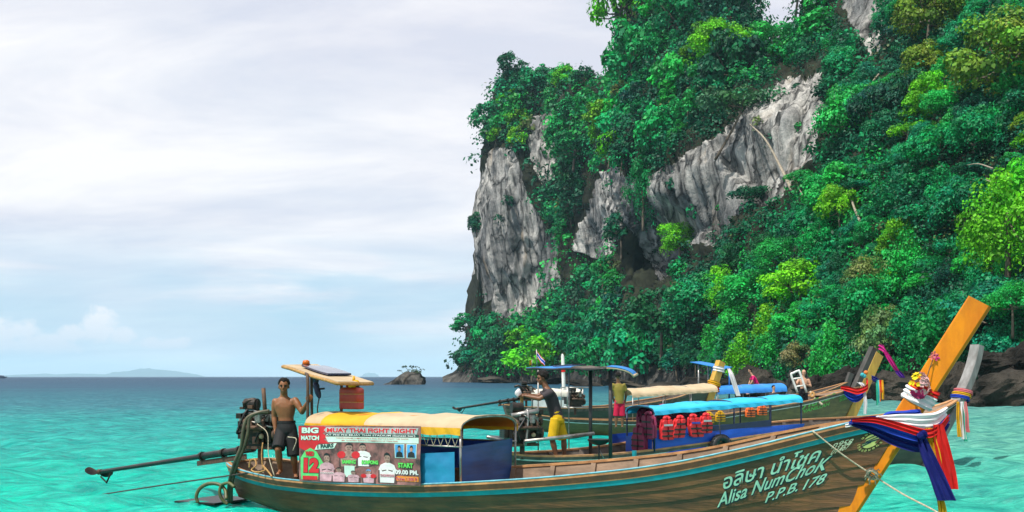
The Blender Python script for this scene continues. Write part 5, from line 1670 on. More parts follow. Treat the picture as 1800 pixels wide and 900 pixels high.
# ------------------------------------------------------------------ engines with their long tails
def engine(root, c, yaw, s=1.0, seed=1, cage=False, detail=True):
    """car engine on its swivel: parts under root; c = centre of the block"""
    rng = random.Random(seed)
    ca, sa = math.cos(yaw), math.sin(yaw)
    X, Y, Z = V((ca, sa, 0)) * s, V((-sa, ca, 0)) * s, V((0, 0, s))
    def L(x, y, z): return c + X * x + Y * y + Z * z
    def bx(mb, x, y, z, sx, sy, sz): mb.obox(L(x, y, z), X * sx / 2, Y * sy / 2, Z * sz / 2)
    mb = MB(); bx(mb, 0, 0, -0.06, 0.62, 0.30, 0.34); bx(mb, 0.0, 0, -0.27, 0.50, 0.22, 0.12); eb = mb.build('engine_block', M_IRON, root, bevel=0.012 * s)
    mb = MB(); bx(mb, 0.02, 0, 0.17, 0.56, 0.24, 0.12); mb.build('cylinder_head', M_ALU if detail else M_IRON, root, bevel=0.012 * s)
    mb = MB(); bx(mb, 0.02, 0.02, 0.26, 0.50, 0.16, 0.07); mb.build('valve_cover', M_IRON, root, bevel=0.015 * s)
    mb = MB(); mb.tube([L(-0.25, -0.06, 0.40), L(-0.02, -0.06, 0.40)], 0.10 * s, 14); mb.build('air_filter', M_IRON, root, 'auto')
    mb = MB()
    for k in range(4): mb.tube(spline([L(-0.20 + k * 0.13, -0.13, 0.16), L(-0.18 + k * 0.13, -0.22, 0.13), L(-0.12 + k * 0.12, -0.25, 0.02)], 4), 0.028 * s, 7)
    mb.tube([L(-0.24, -0.25, 0.02), L(0.28, -0.25, 0.0)], 0.042 * s, 8)
    mb.build('exhaust_manifold', M_RUST, root, True)
    mb = MB()
    for (x, z, r) in ((0.34, -0.10, 0.12), (0.34, 0.12, 0.075)):
        mb.tube([L(x, -0.06, z), L(x + 0.05, -0.06, z)], r * s, 16)
    mb.build('pulley', M_RUST, root, 'auto')
    mb = MB()
    for sgn in (-1, 1): mb.beam(L(0.365, -0.06 + 0.0, -0.10 + sgn * 0.11), L(0.365, -0.06, 0.12 + sgn * 0.07), 0.02 * s, 0.012 * s)
    mb.build('fan_belt', M_BLACK, root)
    mb = MB(); mb.tube([L(0.12, -0.22, 0.26), L(0.12, -0.22, 0.10)], 0.065 * s, 12); mb.build('alternator', M_ALU, root, 'auto')
    mb = MB(); bx(mb, -0.36, 0.06, -0.04, 0.08, 0.30, 0.30)
    for k in range(7): bx(mb, -0.405, 0.06, -0.16 + k * 0.04, 0.012, 0.27, 0.012)
    mb.build('radiator', M_IRON, root)
    for k in range(5 if detail else 2):
        mb = MB()
        p0 = L(rng.uniform(-0.3, 0.3), rng.uniform(-0.16, -0.05), rng.uniform(0.0, 0.3)); p3 = L(rng.uniform(-0.35, 0.35), rng.uniform(-0.2, 0.0), rng.uniform(-0.3, 0.3))
        mb.tube(spline([p0, p0 + Z * rng.uniform(0.05, 0.2) + X * rng.uniform(-0.1, 0.1) - Y * 0.1, p3 - Y * 0.13, p3], 5), rng.uniform(0.012, 0.024) * s, 6)
        mb.build('hose', rng.choice([M_BLACK, M_BLACK, M_STEEL, M_HOSE]), root, True)
    if detail:
        for k in range(10):
            mb = MB(); q = L(rng.uniform(-0.32, 0.34), rng.uniform(-0.24, -0.14), rng.uniform(-0.22, 0.36))
            mb.obox(q, X * rng.uniform(0.02, 0.07), Y * rng.uniform(0.02, 0.05), Z * rng.uniform(0.02, 0.06))
            mb.build('bracket', rng.choice([M_IRON, M_RUST, M_ALU, M_IRON]), root, bevel=0.006)
        mb = MB(); mb.ball(L(0.16, -0.20, -0.13), 0.045 * s); mb.build('oil_cap', M_CREAM, root, True)
    mb = MB(); mb.tube([L(0, 0, -0.30), L(0, 0, -0.62)], 0.05 * s, 9); bx(mb, 0, 0, -0.33, 0.62, 0.26, 0.05); mb.build('swivel_mount', M_RUST, root)
    if cage:
        for (x, y) in ((-0.48, -0.32), (0.48, -0.32), (-0.48, 0.32), (0.48, 0.32)):
            mb = MB(); mb.tube([L(x, y, -0.35), L(x, y, 0.48)], 0.022 * s, 6); mb.build('cage_bar', M_STEEL, root, True)
        for z in (0.48, -0.32):
            for a, b in (((-0.48, -0.32), (0.48, -0.32)), ((0.48, -0.32), (0.48, 0.32)), ((0.48, 0.32), (-0.48, 0.32)), ((-0.48, 0.32), (-0.48, -0.32))):
                mb = MB(); mb.tube([L(*a, z), L(*b, z)], 0.022 * s, 6); mb.build('cage_bar', M_STEEL, root, True)
    return L

def tail(root, a, b, r=0.045, prop=True):
    a, b = V(a), V(b)
    d = (b - a).normalized()
    mb = MB(); mb.tube([a, a.lerp(b, 0.3), a.lerp(b, 0.31), b], [r * 1.3, r * 1.25, r, r * 0.75], 9); mb.build('drive_shaft_tube', M_IRON, root, 'auto')
    mb = MB(); q = V((0, 0, -1)) * r * 2.4; mb.beam(a.lerp(b, 0.04) + q, a.lerp(b, 0.33) + q, 0.02, 0.09); mb.build('shaft_guard', M_RUST, root, bevel=0.008)
    for f in (0.08, 0.17, 0.30):
        mb = MB(); p = a.lerp(b, f); mb.tube([p - d * 0.03, p + d * 0.03], r * 1.65, 10); mb.build('shaft_collar', M_IRON, root, 'auto')
    if prop:
        up = V((0, 0, 1))
        sd = d.cross(up).normalized(); u2 = sd.cross(d)
        pr = MB(); pr.tube([b, b + d * 0.10, b + d * 0.20], [0.05, 0.06, 0.02], 10); pro = pr.build('propeller', M_RUST, root, 'auto')
        for k in range(2):
            ang = R(100) + k * math.pi
            rd = u2 * math.cos(ang) + sd * math.sin(ang)
            td = d.cross(rd)
            mb = MB(); rows = []
            for i in range(9):
                f = i / 8
                w = 0.105 * math.sin(math.pi * min(1, f * 0.86 + 0.10)) ** 0.7
                tw = lerp(0.9, 0.35, f)
                ax = td * math.cos(tw) + d * math.sin(tw)
                rows.append([b + d * 0.10 + rd * (0.03 + 0.27 * f) + ax * w * g for g in (-1, -0.5, 0, 0.5, 1)])
            mb.slab(rows, d, 0.010); mb.build('blade', M_IRON, pro, 'auto')
        mb = MB(); s0 = b - d * 0.45
        mb.tube([s0, b - d * 0.22 - V((0, 0, 0.24)), b + d * 0.02 - V((0, 0, 0.10))], 0.018, 7); mb.build('skeg', M_IRON, root, True)

e1c = P(458, 752, 17.35)
e1 = empty('longtail_engine', P(458, 800, 17.35), 'black oily engine with long shaft on the stern of the nearest boat', 'engine', 'longtail engines')
EL = engine(e1, e1c, R(-22), 1.0, 4)
tail(e1, P(446, 788, 17.5), P(178, 829, 20.9), 0.05)
mb = MB(); mb.tube(spline([P(428, 710, 17.3), P(440, 704, 17.3), P(450, 706, 17.3), P(452, 722, 17.3)], 5), 0.045, 9); mb.build('exhaust_pipe', M_IRON, e1, True)
mb = MB(); mb.tube([P(467, 738, 17.2), P(463, 682, 17.2)], 0.035, 8); mb.build('exhaust_stack', M_RUST, e1, True)
mb = MB(); mb.tube([P(470, 783, 17.2), P(545, 768, 16.9)], 0.035, 8); mb.build('steering_handle', M_DARKPIPE, e1, True)
for off in (0, 9):
    mb = MB(); mb.tube(spline([P(474, 722 + off * 0.3, 17.0), P(452, 726, 16.95), P(434 + off * 0.5, 736, 16.95), P(427 + off, 760, 16.95), P(424 + off * 0.6, 785, 17.0), P(412 + off * 0.6, 815, 17.1), P(403 + off * 0.5, 850, 17.3), P(402 + off * 0.5, 884, 17.5)], 6), 0.030, 8)
    mb.build('exhaust_hose', M_HOSE, e1, True)

e2c = P(918, 752, 19.1)
e2 = empty('longtail_engine', P(918, 800, 19.1), 'black and silver engine on the stern of the blue-sided boat', 'engine', 'longtail engines')
engine(e2, e2c, R(20), 0.95, 12)
mb = MB(); mb.tube([P(900, 731, 18.9), P(946, 722, 19.0)], 0.05, 10); mb.build('intake_pipe', M_STEEL, e2, True)
mb = MB(); mb.tube([P(922, 776, 18.8), P(1044, 762, 19.6)], 0.035, 9); mb.build('steering_handle', M_STEEL, e2, True)
tail(e2, P(908, 772, 19.1), P(862, 768, 22.5), 0.045, prop=False)
mb = MB(); mb.tube([P(856, 768, 18.6), P(892, 776, 18.8)], 0.03, 8); mb.build('shaft_lever', M_ALU, e2, True)

e3 = empty('longtail_engine', P(1011, 730, 36.4), 'engine in a square steel cage behind the man in yellow shorts', 'engine', 'longtail engines')
engine(e3, P(1011, 702, 36.4), R(20), 0.88, 21, cage=True, detail=False)
e4 = empty('longtail_engine', P(925, 722, 44.3), 'dark engine of the white-canopied boat, long shaft pointing left over the water', 'engine', 'longtail engines')
engine(e4, P(925, 690, 44.3), R(20), 1.0, 31, detail=False)
tail(e4, P(912, 701, 44.4), P(806, 718, 47.0), 0.06, prop=True)
mb = MB(); mb.tube(spline([P(918, 684, 44.0), P(912, 678, 44.0), P(904, 680, 44.0)], 4), 0.05, 7); mb.build('exhaust_pipe', M_IRON, e4, True)

# ------------------------------------------------------------------ ropes, hoses
def rope(name, pts, r, m, label, n=6, cat='rope', spl=True, group=None):
    mb = MB(); mb.tube(spline(pts, n) if spl else pts, r, 6)
    o = mb.build(name, m, None, True)
    return tag(o, label, cat, group)
rope('mooring_line', [P(470, 824, 16.7), P(430, 832, 17.0), P(310, 849, 18.0), P(180, 869, 19.1)], 0.014, M_ROPEDARK, 'thin dark line running from the stern of the nearest boat into the sea')
rope('loop_of_hose', [P(398, 878, 17.2), P(396, 862, 17.3), P(386, 852, 17.35), P(368, 850, 17.4), P(352, 858, 17.45), P(345, 872, 17.45), P(348, 884, 17.45)], 0.032, M_HOSEGREEN, 'green looped hose standing out of the water behind the stern', cat='hose')
rope('loop_of_hose', [P(412, 856, 17.1), P(402, 849, 17.2), P(390, 853, 17.3), P(386, 866, 17.3), P(392, 880, 17.3), P(400, 886, 17.3)], 0.028, M_HOSEGREEN, 'smaller hose loop hugging the stern of the nearest boat', cat='hose')
rope('coil_of_rope', [P(438, 822, 16.8), P(440, 810, 16.8), P(448, 808, 16.8), P(450, 818, 16.7), P(442, 826, 16.7), P(452, 830, 16.6), P(466, 826, 16.6), P(462, 818, 16.7), P(474, 832, 16.5), P(478, 838, 16.4)], 0.014, M_ROPEORANGE, 'tan rope lying in loops on the stern deck of the nearest boat')
rope('lashing', [P(462, 778, 16.9), P(460, 800, 16.85), P(462, 826, 16.8)], 0.012, M_ROPEORANGE, 'tan lashing hanging from the engine mount of the nearest boat')
rope('lashing', [P(452, 745, 16.95), P(470, 762, 16.8), P(472, 800, 16.7), P(482, 836, 16.5)], 0.008, M_ROPE, 'pale cord slung from the engine down to the deck beside the man')
rope('lashing', [P(515, 792, 16.3), P(521, 772, 16.3), P(506, 768, 16.4)], 0.008, M_ROPE, 'pale cord hanging in front of the black shorts')
bow_r = H1.pt(0.905, H1.zs(0.905), -1, 0.05, 0.03)
knot = P(1531, 833, 12.30)
rope('bow_line', [bow_r, bow_r.lerp(knot, 0.5) - V((0, 0, 0.02)), knot, knot.lerp(P(1650, 902, 11.2), 0.5) - V((0, 0, 0.02)), P(1650, 902, 11.2), P(1720, 950, 10.5)], 0.011, M_ROPE, 'white bow rope stretched from the gunwale past the orange prow')
def knot_thing(c, r, label):
    mb = MB()
    rng = random.Random(2)
    for k in range(5):
        a = V((rng.uniform(-1, 1), rng.uniform(-1, 1), rng.uniform(-1, 1))).normalized(); b = a.orthogonal().normalized()
        mb.torus(c, a * r, a.cross(b) * r * 0.8, 0.016, 14, 6)
    o = mb.build('rope_knot', M_ROPE, None, True); tag(o, label, 'knot')
    for k in range(9):
        m2 = MB(); a = V((rng.uniform(-1, 1), -0.4, rng.uniform(-1, 1))).normalized()
        m2.tube([c + a * r * 0.6, c + a * r * 1.5, c + a * r * 1.7 - V((0, 0, 0.03))], 0.008, 5); q = m2.build('frayed_end', M_ROPE, o, True)
knot_thing(knot + V((0, -0.04, 0)), 0.065, 'frayed white rope knot against the orange prow')
rope('coiled_bow_rope', [H1.pt(0.86 + 0.012 * k, H1.zs(0.86 + 0.012 * k), -1, -0.10 + 0.05 * (k % 2), 0.035) for k in range(6)], 0.014, M_ROPEORANGE, 'orange rope lying along the near gunwale by the prow')
b3r = P(1428, 694, 40.6)
rope('bow_rope', [P(1424, 688, 40.6), P(1429, 698, 40.5), P(1436, 704, 40.4), P(1446, 712, 40.3)], 0.05, M_ROPE, 'pale rope hanging over the bow of the olive boat')
mb = MB(); mb.torus(P(1428, 694, 40.5), V((0.07, 0, 0.03)), V((0, 0.05, 0.08)), 0.045, 16, 7); tag(mb.build('rope_knot', M_ROPEORANGE, None, True), 'tan rope knot on the bow rail of the olive boat', 'knot')

# ------------------------------------------------------------------ things aboard
def jerrycan(base, yaw, w, dp, h, label):
    root = empty('jerrycan', base, label, 'jerrycan')
    X, Y, Z = V((math.cos(yaw), math.sin(yaw), 0)), V((-math.sin(yaw), math.cos(yaw), 0)), V((0, 0, 1))
    mb = MB(); rg = []
    for f, k in ((0, 0.90), (0.03, 1), (0.30, 1), (0.33, 0.965), (0.36, 1), (0.64, 1), (0.67, 0.965), (0.70, 1), (0.86, 1), (0.94, 0.90), (0.98, 0.72)):
        rg.append([base + X * w / 2 * k * math.copysign(abs(math.cos(a)) ** 0.42, math.cos(a)) + Y * dp / 2 * k * math.copysign(abs(math.sin(a)) ** 0.42, math.sin(a)) + Z * h * f for a in [2 * math.pi * i / 28 for i in range(28)]])
    mb.rings(rg); mb.build('body', M_REDPLASTIC, root, 'auto')
    mb = MB(); mb.tube(spline([base + X * -w * 0.22 + Z * h * 0.95, base + X * -w * 0.20 + Z * h * 1.10, base + X * w * 0.16 + Z * h * 1.10, base + X * w * 0.2 + Z * h * 0.95], 4), 0.022, 8); mb.build('handle', M_REDPLASTIC, root, True)
    mb = MB(); mb.tube([base + X * w * 0.30 + Z * h * 0.93, base + X * w * 0.30 + Z * h * 1.05], 0.035, 12); mb.build('cap', M_BLACK, root, 'auto')
    for f in (0.30, 0.66):
        mb = MB(); mb.rings([[base + X * w / 2 * 1.015 * math.copysign(abs(math.cos(a)) ** 0.42, math.cos(a)) + Y * dp / 2 * 1.015 * math.copysign(abs(math.sin(a)) ** 0.42, math.sin(a)) + Z * (h * f + dz) for a in [2 * math.pi * i / 28 for i in range(28)]] for dz in (0, 0.012)], cap=False)
        mb.build('strap', M_ROPEORANGE, root)
    return root
jb = P(618, 724, 16.55); jb.z = 1.675
jerrycan(jb, R(-30), 0.40, 0.22, 0.36, 'red jerrycan tied on the yellow canopy roof')
# yellow bag under the roof edge above the jerrycan
mb = MB(); q = P(622, 676, 16.5)
mb.ell(q, (0.10, 0, 0.02), (0, 0.07, 0), (0.0, 0, 0.075), 14, 9)
for i, x in enumerate(mb.v):
    p = V(x); k = mnoise.noise(p * 14) * 0.02; mb.v[i] = tuple(p + (p - q).normalized() * k)
mb.tube([q + V((0, 0, 0.05)), q + V((0.0, 0.01, 0.14))], [0.03, 0.012], 8)
yb_ = mb.build('plastic_bag', M_YELLOW, None, True); tag(yb_, 'yellow plastic bag tied under the stern roof above the red jerrycan', 'bag')
# dark bundle hanging from the roof
hb_ = empty('hanging_bundle', P(557, 664, 16.6), 'dark bundle of cloth and cord hanging from the stern roof by the pole', 'bundle')
mb = MB(); pts = spline([P(556, 660, 16.7), P(555, 672, 16.7), P(557, 684, 16.65), P(562, 700, 16.65)], 5)
mb.tube(pts, [0.05, 0.055, 0.06, 0.055, 0.05, 0.045, 0.04, 0.05, 0.055, 0.05, 0.045, 0.05, 0.05, 0.045, 0.035, 0.02], 9); mb.build('cloth', M_NAVYTRIM, hb_, True)
mb = MB(); mb.tube(spline([P(561, 700, 16.65), P(558, 718, 16.65), P(560, 735, 16.65)], 4), 0.012, 6); mb.build('cord', M_ROPEDARK, hb_, True)
mb = MB(); mb.tube(spline([P(560, 684, 16.65), P(570, 683, 16.6)], 4), 0.018, 6); mb.build('toggle', M_BLACK, hb_, True)

# stool with round black seat on the second boat
sb = P(1053, 807, 19.3)
st = empty('pedestal_seat', sb, 'round black seat on a thin pole between the two roof posts', 'seat')
mb = MB(); mb.tube([P(1053, 772, 19.3), P(1053, 775, 19.3), P(1053, 781, 19.3), P(1053, 783, 19.3)], [0.22, 0.21, 0.12, 0.03], 18); mb.build('seat', M_BLACK, st, 'auto')
mb = MB(); mb.tube([sb - V((0, 0, 0.1)), P(1053, 782, 19.3)], 0.016, 7); mb.build('pole', M_DARKPIPE, st, True)
mb = MB(); mb.tube([P(1062, 807, 19.25), P(1054, 791, 19.3)], 0.010, 6); mb.build('brace', M_STEEL, st, True)
# small teal cup
mb = MB(); q = P(1115, 803, 18.7); mb.tube([q, q + V((0, 0, 0.02)), q + V((0, 0, 0.11))], [0.035, 0.04, 0.045], 12)
tag(mb.build('cup', M_TEAL, None, 'auto'), 'small teal cup by the blue-sided boat canopy', 'cup')

# tyre fender on the blue side
tc_ = P(1259, 782, 20.35)
def tyre(c, nrm_, r, label):
    root = empty('tyre_fender', c - V((0, 0, r)), label, 'tyre')
    a = V((0, 0, 1)); b = nrm_.cross(a).normalized()
    mb = MB(); mb.torus(c, a * r, b * r, 0.07, 28, 10); mb.build('tyre', M_BLACK, root, True)
    mb = MB()
    for k in range(24):
        th = k / 24 * 6.2832
        p = c + (a * math.cos(th) + b * math.sin(th)) * (r + 0.068)
        mb.obox(p, (a * math.cos(th) + b * math.sin(th)) * 0.008, (-a * math.sin(th) + b * math.cos(th)) * 0.022, nrm_ * 0.04)
    mb.build('tread', M_BLACK, root)
    m2 = MB(); m2.tube([c + a * r, c + a * (r + 0.35) - nrm_ * 0.05], 0.010, 6); m2.build('hanging_cord', M_ROPEDARK, root, True)
tt = H2.t_at(1259)
tyre(H2.w(H2.L * tt, -H2.b(tt) - 0.12, 0.78), -H2.n, 0.19, 'black tyre hung on the blue side of the second boat')

M_LJRED = mat('life_jacket_red', (0.70, 0.022, 0.028), 0.65, scale=6, col2=(0.52, 0.014, 0.02), bump=0.3)
M_LJMAROON = mat('life_jacket_maroon', (0.26, 0.020, 0.075), 0.7, scale=6, col2=(0.17, 0.012, 0.05), bump=0.3)
M_LJORANGE = mat('life_jacket_orange', (0.80, 0.14, 0.02), 0.65, scale=6, var=0.25, bump=0.3)
M_STRAPGREY = mat('grey_reflective_band', (0.45, 0.47, 0.50), 0.35, scale=12, var=0.2)
M_STRAPBLUE = mat('blue_strap', (0.02, 0.06, 0.40), 0.6, scale=12, var=0.2)
def life_jacket(c, X, W, Hh, label, m, band, group, tilt=0.0):
    """vest hung flat: c = top centre, X along the side, W wide, Hh high"""
    X = V(X).normalized(); Z = V((0, 0, 1)); Yn = X.cross(Z).normalized()      # towards the viewer when X runs to the right
    Z = (Z + X * tilt).normalized()
    def L(x, z, y=0.0): return c + X * x * W + Z * (z * Hh) + Yn * y
    root = empty('life_jacket', c - Z * Hh, label, 'life jacket', group)
    for sgn in (-1, 1):
        out = [(0.06, -0.02), (0.30, 0.0), (0.40, -0.12), (0.36, -0.30), (0.49, -0.42), (0.48, -0.95), (0.40, -1.0), (0.05, -1.0), (0.04, -0.55)]
        mb = MB(); mb.prism([L(sgn * x, z, 0.015) for x, z in out], Yn * 0.055); mb.build('front_panel', m, root, bevel=0.012)
    out = [(-0.32, 0.02), (0.32, 0.02), (0.40, -0.10), (0.47, -0.40), (0.46, -0.96), (-0.46, -0.96), (-0.47, -0.40), (-0.40, -0.10)]
    mb = MB(); mb.prism([L(x, z, -0.05) for x, z in out], Yn * 0.05); mb.build('back_panel', m, root, bevel=0.012)
    mb = MB(); mb.tube(spline([L(-0.20, 0.02, 0.03), L(-0.12, 0.10, 0.0), L(0.12, 0.10, 0.0), L(0.20, 0.02, 0.03)], 4), 0.035, 8); mb.build('collar', m, root, True)
    for z in (-0.55, -0.80):
        mb = MB(); mb.obox(L(0, z, 0.073), X * W * 0.485, Yn * 0.004, Z * 0.016); mb.build('strap', M_BLACK, root)
        mb = MB(); mb.obox(L(0, z, 0.080), X * 0.03, Yn * 0.008, Z * 0.022); mb.build('buckle', M_BLACK, root)
    mb = MB(); mb.obox(L(0, -0.27, 0.074), X * W * 0.34, Yn * 0.004, Z * 0.018); mb.build('reflective_band', band, root)
ti = H2.t_at(1152)
for k, (t, zt, lab, m, bd, w, hh) in enumerate([
    (ti + 0.004, 1.36, 'first bright red life jacket from the stern on the near side, with grey band', M_LJRED, M_STRAPGREY, 0.31, 0.40),
    (ti + 0.0285, 1.37, 'second bright red life jacket on the blue-sided boat, beside the grey-banded one', M_LJRED, M_BLACK, 0.30, 0.38),
    (ti + 0.053, 1.39, 'third bright red life jacket, with a blue strap', M_LJRED, M_STRAPBLUE, 0.31, 0.40),
    (ti + 0.078, 1.41, 'last bright red life jacket towards the bow on the blue-sided boat', M_LJRED, M_STRAPGREY, 0.29, 0.34)]):
    t = t + w / 2 / H2.L
    life_jacket(H2.w(H2.L * t, -H2.b(t) - 0.06, zt), H2.a, w, hh, lab, m, bd, 'life jackets on the blue-sided boat', tilt=0.22 * math.sin(k * 2.2))
for k, (y, zt, lab) in enumerate([(-0.62, 1.44, 'upper maroon life jacket at the stern end of the blue canopy'), (-0.40, 1.20, 'lower maroon life jacket at the stern end of the blue canopy')]):
    life_jacket(H2.w(H2.L * T_ST - 0.05 * (k + 1), y, zt) if False else H2.w(H2.L * (ti - 0.006) - 0.05 * k, y, zt), -H2.n, 0.42, 0.46, lab, M_LJMAROON, M_BLACK, 'maroon life jackets at the canopy end')
for k in range(4):
    t = ti + 0.03 + 0.034 * k
    life_jacket(H2.w(H2.L * t, 0.13, 1.54 + 0.02 * k), H2.a, 0.42, 0.42, ['dark maroon life jacket hung inside under the canopy, nearest the stern', 'dark maroon life jacket inside, second from the stern', 'dark maroon life jacket inside, third from the stern', 'dark maroon life jacket inside, farthest from the stern'][k], M_LJMAROON, M_BLACK, 'maroon life jackets under the canopy')
for k, (px, py, lab, m) in enumerate([(1244, 722, 'yellow life jacket left on the far gunwale beyond the blue boat', M_YELLOW), (1262, 722, 'second yellow life jacket beyond the blue boat, right of the first', M_YELLOW), (1316, 716, 'orange life jacket lying on the rail beyond the blue canopy', M_LJORANGE), (1336, 714, 'orange life jacket right of its neighbour on the rail beyond the blue canopy', M_LJORANGE)]):
    t3 = H3.t_at(px)
    life_jacket(H3.pt(t3, H3.zs(t3), -1, 0.10, 0.10), H3.a, 0.42, 0.34, lab, m, M_BLACK, 'life jackets on the olive boat')

# ------------------------------------------------------------------ the banner
ban_a, ban_b = H1.w(H1.L * 0.203, -H1.b(0.203) - 0.085, 0), H1.w(H1.L * 0.418, -H1.b(0.418) - 0.085, 0)
ban_n = (ban_b - ban_a).cross(V((0, 0, 1))).normalized()
if ban_n.y > 0: ban_n = -ban_n
def BP(u, v, o=0.0):
    p = ban_a.lerp(ban_b, u)
    z = lerp(lerp(0.565, 0.625, u), lerp(1.435, 1.485, u), v)
    wav = 0.020 * math.sin(u * 7 + v * 2) + 0.012 * math.sin(v * 8 + u * 11) - 0.03 * math.sin(u * 3.14)
    return V((p.x, p.y, z)) + ban_n * (o + wav * 0.6)
ban = empty('fight_banner', BP(0.5, 0), 'red and grey fight night banner hung on the side of the nearest boat', 'banner')
def pm(name, c, rough=0.45, **k): return mat(name, c, rough, scale=9, var=k.pop('var', 0.18), **k)
PR_SHADE = pm('print_shade', (0.10, 0.055, 0.055), var=0.3)
PR_DARK = mat('print_smoky', (0.36, 0.15, 0.14), 0.45, scale=4.2, col2=(0.05, 0.03, 0.03), coords='Object', detail=4)
PR_RED, PR_MINT, PR_GREEN, PR_LGREEN, PR_WHITE, PR_BLACK, PR_GREY, PR_SKIN, PR_PINK, PR_BLUE, PR_ORANGE, PR_DKGREEN = pm('print_red', (0.55, 0.012, 0.02)), pm('print_mint', (0.52, 0.70, 0.62)), pm('print_green', (0.10, 0.55, 0.16)), pm('print_lime', (0.12, 0.62, 0.10)), pm('print_white', (0.68, 0.68, 0.68)), pm('print_black', (0.015, 0.015, 0.018)), pm('print_grey', (0.36, 0.40, 0.40)), pm('print_skin', (0.40, 0.24, 0.20), var=0.5), pm('print_pink', (0.62, 0.36, 0.42), var=0.4), pm('print_blue', (0.06, 0.30, 0.62)), pm('print_orange', (0.72, 0.22, 0.01)), pm('print_dark_green', (0.012, 0.06, 0.05))
mb = MB(); mb.slab([[BP(i / 24, j / 10) for i in range(25)] for j in range(11)], ban_n, 0.006)
ban_sheet = mb.build('sheet', PR_DARK, ban, 'auto')
def bpoly(pts, m, o, name='printed_panel', parent=None):
    """flat print; outline densified so that it follows the cloth"""
    q = []
    for (a, b) in zip(pts, pts[1:] + pts[:1]):
        n = max(1, int(max(abs(a[0] - b[0]), abs(a[1] - b[1])) / 0.05))
        for k in range(n): q.append((lerp(a[0], b[0], k / n), lerp(a[1], b[1], k / n)))
    bm = bmesh.new()
    vs = [bm.verts.new((x, y, 0)) for x, y in q]
    f = bm.faces.new(vs)
    bmesh.ops.triangulate(bm, faces=[f])
    bmesh.ops.subdivide_edges(bm, edges=[e for e in bm.edges if e.calc_length() > 0.12], cuts=2, use_grid_fill=True)
    bmesh.ops.triangulate(bm, faces=bm.faces)
    for v in bm.verts: v.co = BP(v.co.x, v.co.y, o)
    me = bpy.data.meshes.new(name); bm.to_mesh(me); bm.free()
    return link_mesh(name, me, m, parent or ban)
def brect(x0, y0, x1, y1, m, o, **k): return bpoly([(x0, y0), (x1, y0), (x1, y1), (x0, y1)], m, o, **k)
def btext(s, x0, y0, x1, y1, m, o, bold=0.03, outline=None, ob=0.07, shear=0.0, slope=0.0):
    def fn(off): return lambda u, v: BP(lerp(x0, x1, u), y0 + slope * u + v * (y1 - y0), off)
    if outline: lettering(s, fn(o), outline, ban, ob, 'lettering_outline', shear)
    return lettering(s, fn(o + 0.002), m, ban, bold, 'lettering', shear)
def bell(cx, cy, rx, ry, m, o, n=18, name='printed_panel'): return bpoly([(cx + rx * math.cos(i / n * 6.2832), cy + ry * math.sin(i / n * 6.2832)) for i in range(n)], m, o, name)
# header
bpoly([(0, 0.60), (0.03, 0.66), (0.05, 0.55), (0.075, 0.66), (0.10, 0.50), (0.125, 0.66), (0.16, 0.56), (0.17, 0.68), (0.26, 0.68), (0.21, 0.76), (0.25, 0.80), (0.20, 0.86), (0.245, 0.93), (0.21, 0.985), (0, 0.985)], PR_RED, 0.004)
bpoly([(0.245, 0.86), (0.97, 0.86), (0.985, 0.97), (0.23, 0.97), (0.205, 0.91)], PR_GREY, 0.004)
brect(0.225, 0.815, 0.985, 0.855, PR_DKGREEN, 0.004)
bpoly([(0.225, 0.805), (0.985, 0.805), (0.985, 0.71), (0.25, 0.71)], PR_MINT, 0.004)
btext('BIG', 0.035, 0.87, 0.165, 0.96, PR_MINT, 0.008, 0.05, PR_BLACK, 0.08)
btext('MATCH', 0.025, 0.745, 0.175, 0.815, PR_MINT, 0.008, 0.05, PR_BLACK, 0.08)
btext('MUAY THAI FIGHT NIGHT', 0.238, 0.885, 0.965, 0.955, PR_RED, 0.008, 0.045, PR_WHITE, 0.085)
btext('AT PHI PHI MUAY THAI STADIUM (Sunset bar)', 0.23, 0.822, 0.96, 0.850, PR_WHITE, 0.008, 0.02)
btext('THIS PROGRAM COMPETITION IS REAL BATTLE IS NOT THE SHOW', 0.31, 0.772, 0.91, 0.790, PR_RED, 0.008, 0.01)
btext('MR. LICENSED BOXING COMMISSION OF THAILAND', 0.36, 0.732, 0.83, 0.750, PR_RED, 0.008, 0.01)
bpoly([(0.135, 0.565), (0.30, 0.60), (0.32, 0.69), (0.16, 0.655)], PR_MINT, 0.006)
btext('1 PAIRS', 0.165, 0.592, 0.295, 0.655, PR_DKGREEN, 0.009, 0.05, slope=0.03)
bpoly([(0.02, 0.03), (0.165, 0.03), (0.21, 0.33), (0.15, 0.54), (0.10, 0.60), (0.05, 0.54), (0.015, 0.42)], PR_GREEN, 0.005)
btext('WED', 0.060, 0.46, 0.130, 0.53, PR_RED, 0.009, 0.07, PR_BLACK, 0.11)
btext('12', 0.055, 0.18, 0.165, 0.40, PR_RED, 0.009, 0.07, PR_BLACK, 0.10)
brect(0.035, 0.03, 0.165, 0.10, PR_RED, 0.009)
